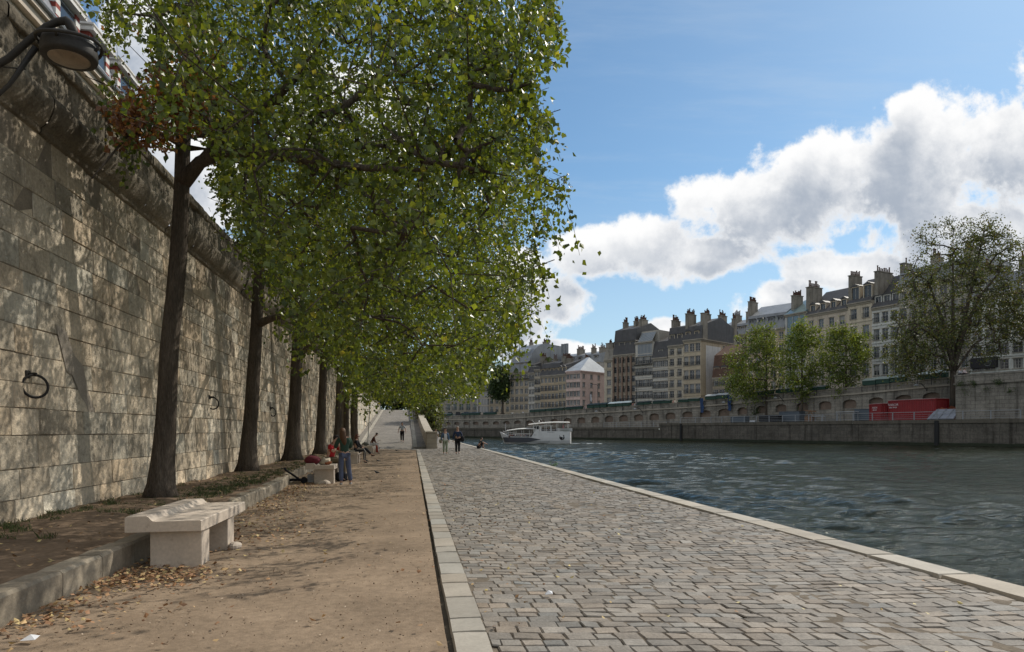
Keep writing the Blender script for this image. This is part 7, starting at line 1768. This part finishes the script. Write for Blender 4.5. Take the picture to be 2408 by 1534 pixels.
MB().tube([(4.9, 0, 1.9), (4.95, 0, 3.2)], .02, 4).add([(4.95, 0, 3.15), (4.85, .1, 2.75), (4.65, 0, 2.6), (4.93, .0, 2.75)], [(0, 1, 2, 3)]).build('bow_flag', plain('white_flag', (.7, .7, .72)), bt)
MB().tube([(-4.2, 0, 1.9), (-4.2, 0, 3.2)], .02, 4).add([(-4.2, .02, 2.95), (-4.35, .1, 2.1), (-4.0, .05, 2.05), (-4.05, -.05, 2.9)], [(0, 1, 2, 3)]).build('stern_flag', plain('red_white_flag', (.45, .22, .22)), bt)
# dinghy hung at the stern, port holes and black emblem on the stern quarter
dg = thing('dinghy', 'small white dinghy hung across the stern of the river boat', 'dinghy', tuple((Matrix.Translation(bt.location) @ Matrix.Rotation(bt.rotation_euler.z, 4, 'Z')) @ V3(-4.45, 1.2, 1.75)), bt.rotation_euler.z)
vs = []; n = 10
for i in range(n + 1):
    t_ = i / n * 2 - 1; b = .62 * (1 - abs(t_) ** 2.6) + .02
    for (yy, zz) in ((-b, .62 + .06 * t_ * t_), (-b * .8, .25), (0, .0 + .12 * t_ * t_), (b * .8, .25), (b, .62 + .06 * t_ * t_)): vs.append((t_ * 1.15, yy, zz))
MB().add(vs, [(i * 5 + j, i * 5 + j + 1, i * 5 + j + 6, i * 5 + j + 5) for i in range(n) for j in range(4)]).build('hull', m_hull, dg, smooth=True)
MB().add([(v[0] * 1.02, v[1] * 1.04, .66 + .06 * (v[0] / 1.15) ** 2) for v in vs], [(i * 5 + 0, i * 5 + 4, i * 5 + 9, i * 5 + 5) for i in range(n)]).build('cover', m_awn, dg)
MB().tube([(-1.1, 0, 1.15), (-.3, 0, 1.0), (0, 0, .8), (.1, 0, .6)], .025, 5).build('davit', m_gal, dg)
for (x, z) in ((-3.5, 1.28), (-3.65, 1.28), (-4.3, 1.28)): MB().box(-.08, .08, -.02, .02, -.07, .07).build('porthole', m_black, bt, loc=(x, BW_ / 2 * .985, z))
mb = MB()
for i in range(10):
    a = math.pi + math.pi * i / 10; a2 = math.pi + math.pi * (i + 1) / 10; q = lambda r, t_: (r * math.cos(t_) * 1.05, 0, r * math.sin(t_)); mb.quad(q(.22, a), q(.36, a), q(.36, a2), q(.22, a2))
mb.box(-.38, -.2, -.005, .005, -.05, .16).box(.2, .38, -.005, .005, -.05, .16).ell((.05, 0, -.05), (.17, .01, .14), 6)
mb.build('emblem', m_black, bt, loc=(-4.05, BW_ / 2 * 1.0 + .01, .98))
text_obj('MONTPARNO', .17, m_hgrey, bt, (-2.35, BW_ / 2 * 1.01 + .02, 1.78), (R(90), 0, math.pi)); text_obj('N 08 36', .16, m_hgrey, bt, (.15, BW_ / 2 * .995 + .03, 1.36), (R(90), 0, math.pi))
# wake
g = np.random.default_rng(12); n = 120; t_ = g.random(n) ** 1.4; Bq = BM_ = Matrix.Translation(bt.location) @ Matrix.Rotation(bt.rotation_euler.z, 4, 'Z')
Pw = np.array([tuple(BM_ @ V3(-5.2 - 5 * a, g.normal(0, .5 + 1.0 * a), .03)) for a in t_]); Lw = g.uniform(.1, .45, n)
Vw = np.stack([Pw + np.stack([-Lw, g.uniform(-.05, 0, n), 0 * Lw], 1), Pw + np.stack([0 * Lw, -Lw * .22, 0 * Lw], 1), Pw + np.stack([Lw, g.uniform(-.05, .05, n), 0 * Lw], 1), Pw + np.stack([0 * Lw, Lw * .22, 0 * Lw + .03], 1)], 1).reshape(-1, 3)
tag(mesh_np('foam', Vw, np.arange(4 * n).reshape(-1, 4), plain('foam', (.35, .38, .38), .6)), kind='stuff')
# passengers
seatp = seated(.4, .02)
src, J = person('boat passenger in a white shirt seated under the front awning', (0, 0, 0), 0, seatp, 1.6, m_lwhite, cl('dark_trousers', (.03, .03, .04)), m_black, m_dhair, fingers=False, sub=0, group='passengers on the boat')
BM = Matrix.Translation(bt.location) @ Matrix.Rotation(bt.rotation_euler.z, 4, 'Z')
names = ['first', 'second', 'third', 'fourth', 'fifth', 'sixth', 'seventh', 'eighth', 'ninth', 'tenth', 'eleventh', 'twelfth', 'thirteenth', 'fourteenth']
k2 = 0
def put(o, x, y, z, r): q = BM @ V3(x, y, z); o.location = q; o.rotation_euler.z = bt.rotation_euler.z + r; o.scale = (.62,) * 3
put(src, 4.3, .35, .86, 0); first = True
for i in range(13):
    x = 4.0 - .28 * i; y = (.95, .35, .7)[i % 3]; c = copy_tree(src); c['label'] = 'boat passenger, %s from the bow under the low front awning' % names[i + 1]; put(c, x, y, .86, rnd.uniform(-.6, .6) + (-1.57))
    for ch_ in c.children:
        if ch_.name.startswith('shirt'): ch_.material_slots[0].link = 'OBJECT'; ch_.material_slots[0].material = rnd.choice(altc + [m_black, m_lwhite, m_maroon])
src['label'] = 'boat passenger nearest the bow, in a white shirt'
for i, x in enumerate((-.85, -1.9, -3.0, -3.6)):
    c = copy_tree(src); c['label'] = 'upper deck passenger, %s behind the wheelhouse' % names[i]; put(c, x, .8, 1.76, rnd.uniform(0, 6))
    for ch_ in c.children:
        if ch_.name.startswith('shirt'): ch_.material_slots[0].link = 'OBJECT'; ch_.material_slots[0].material = m_black
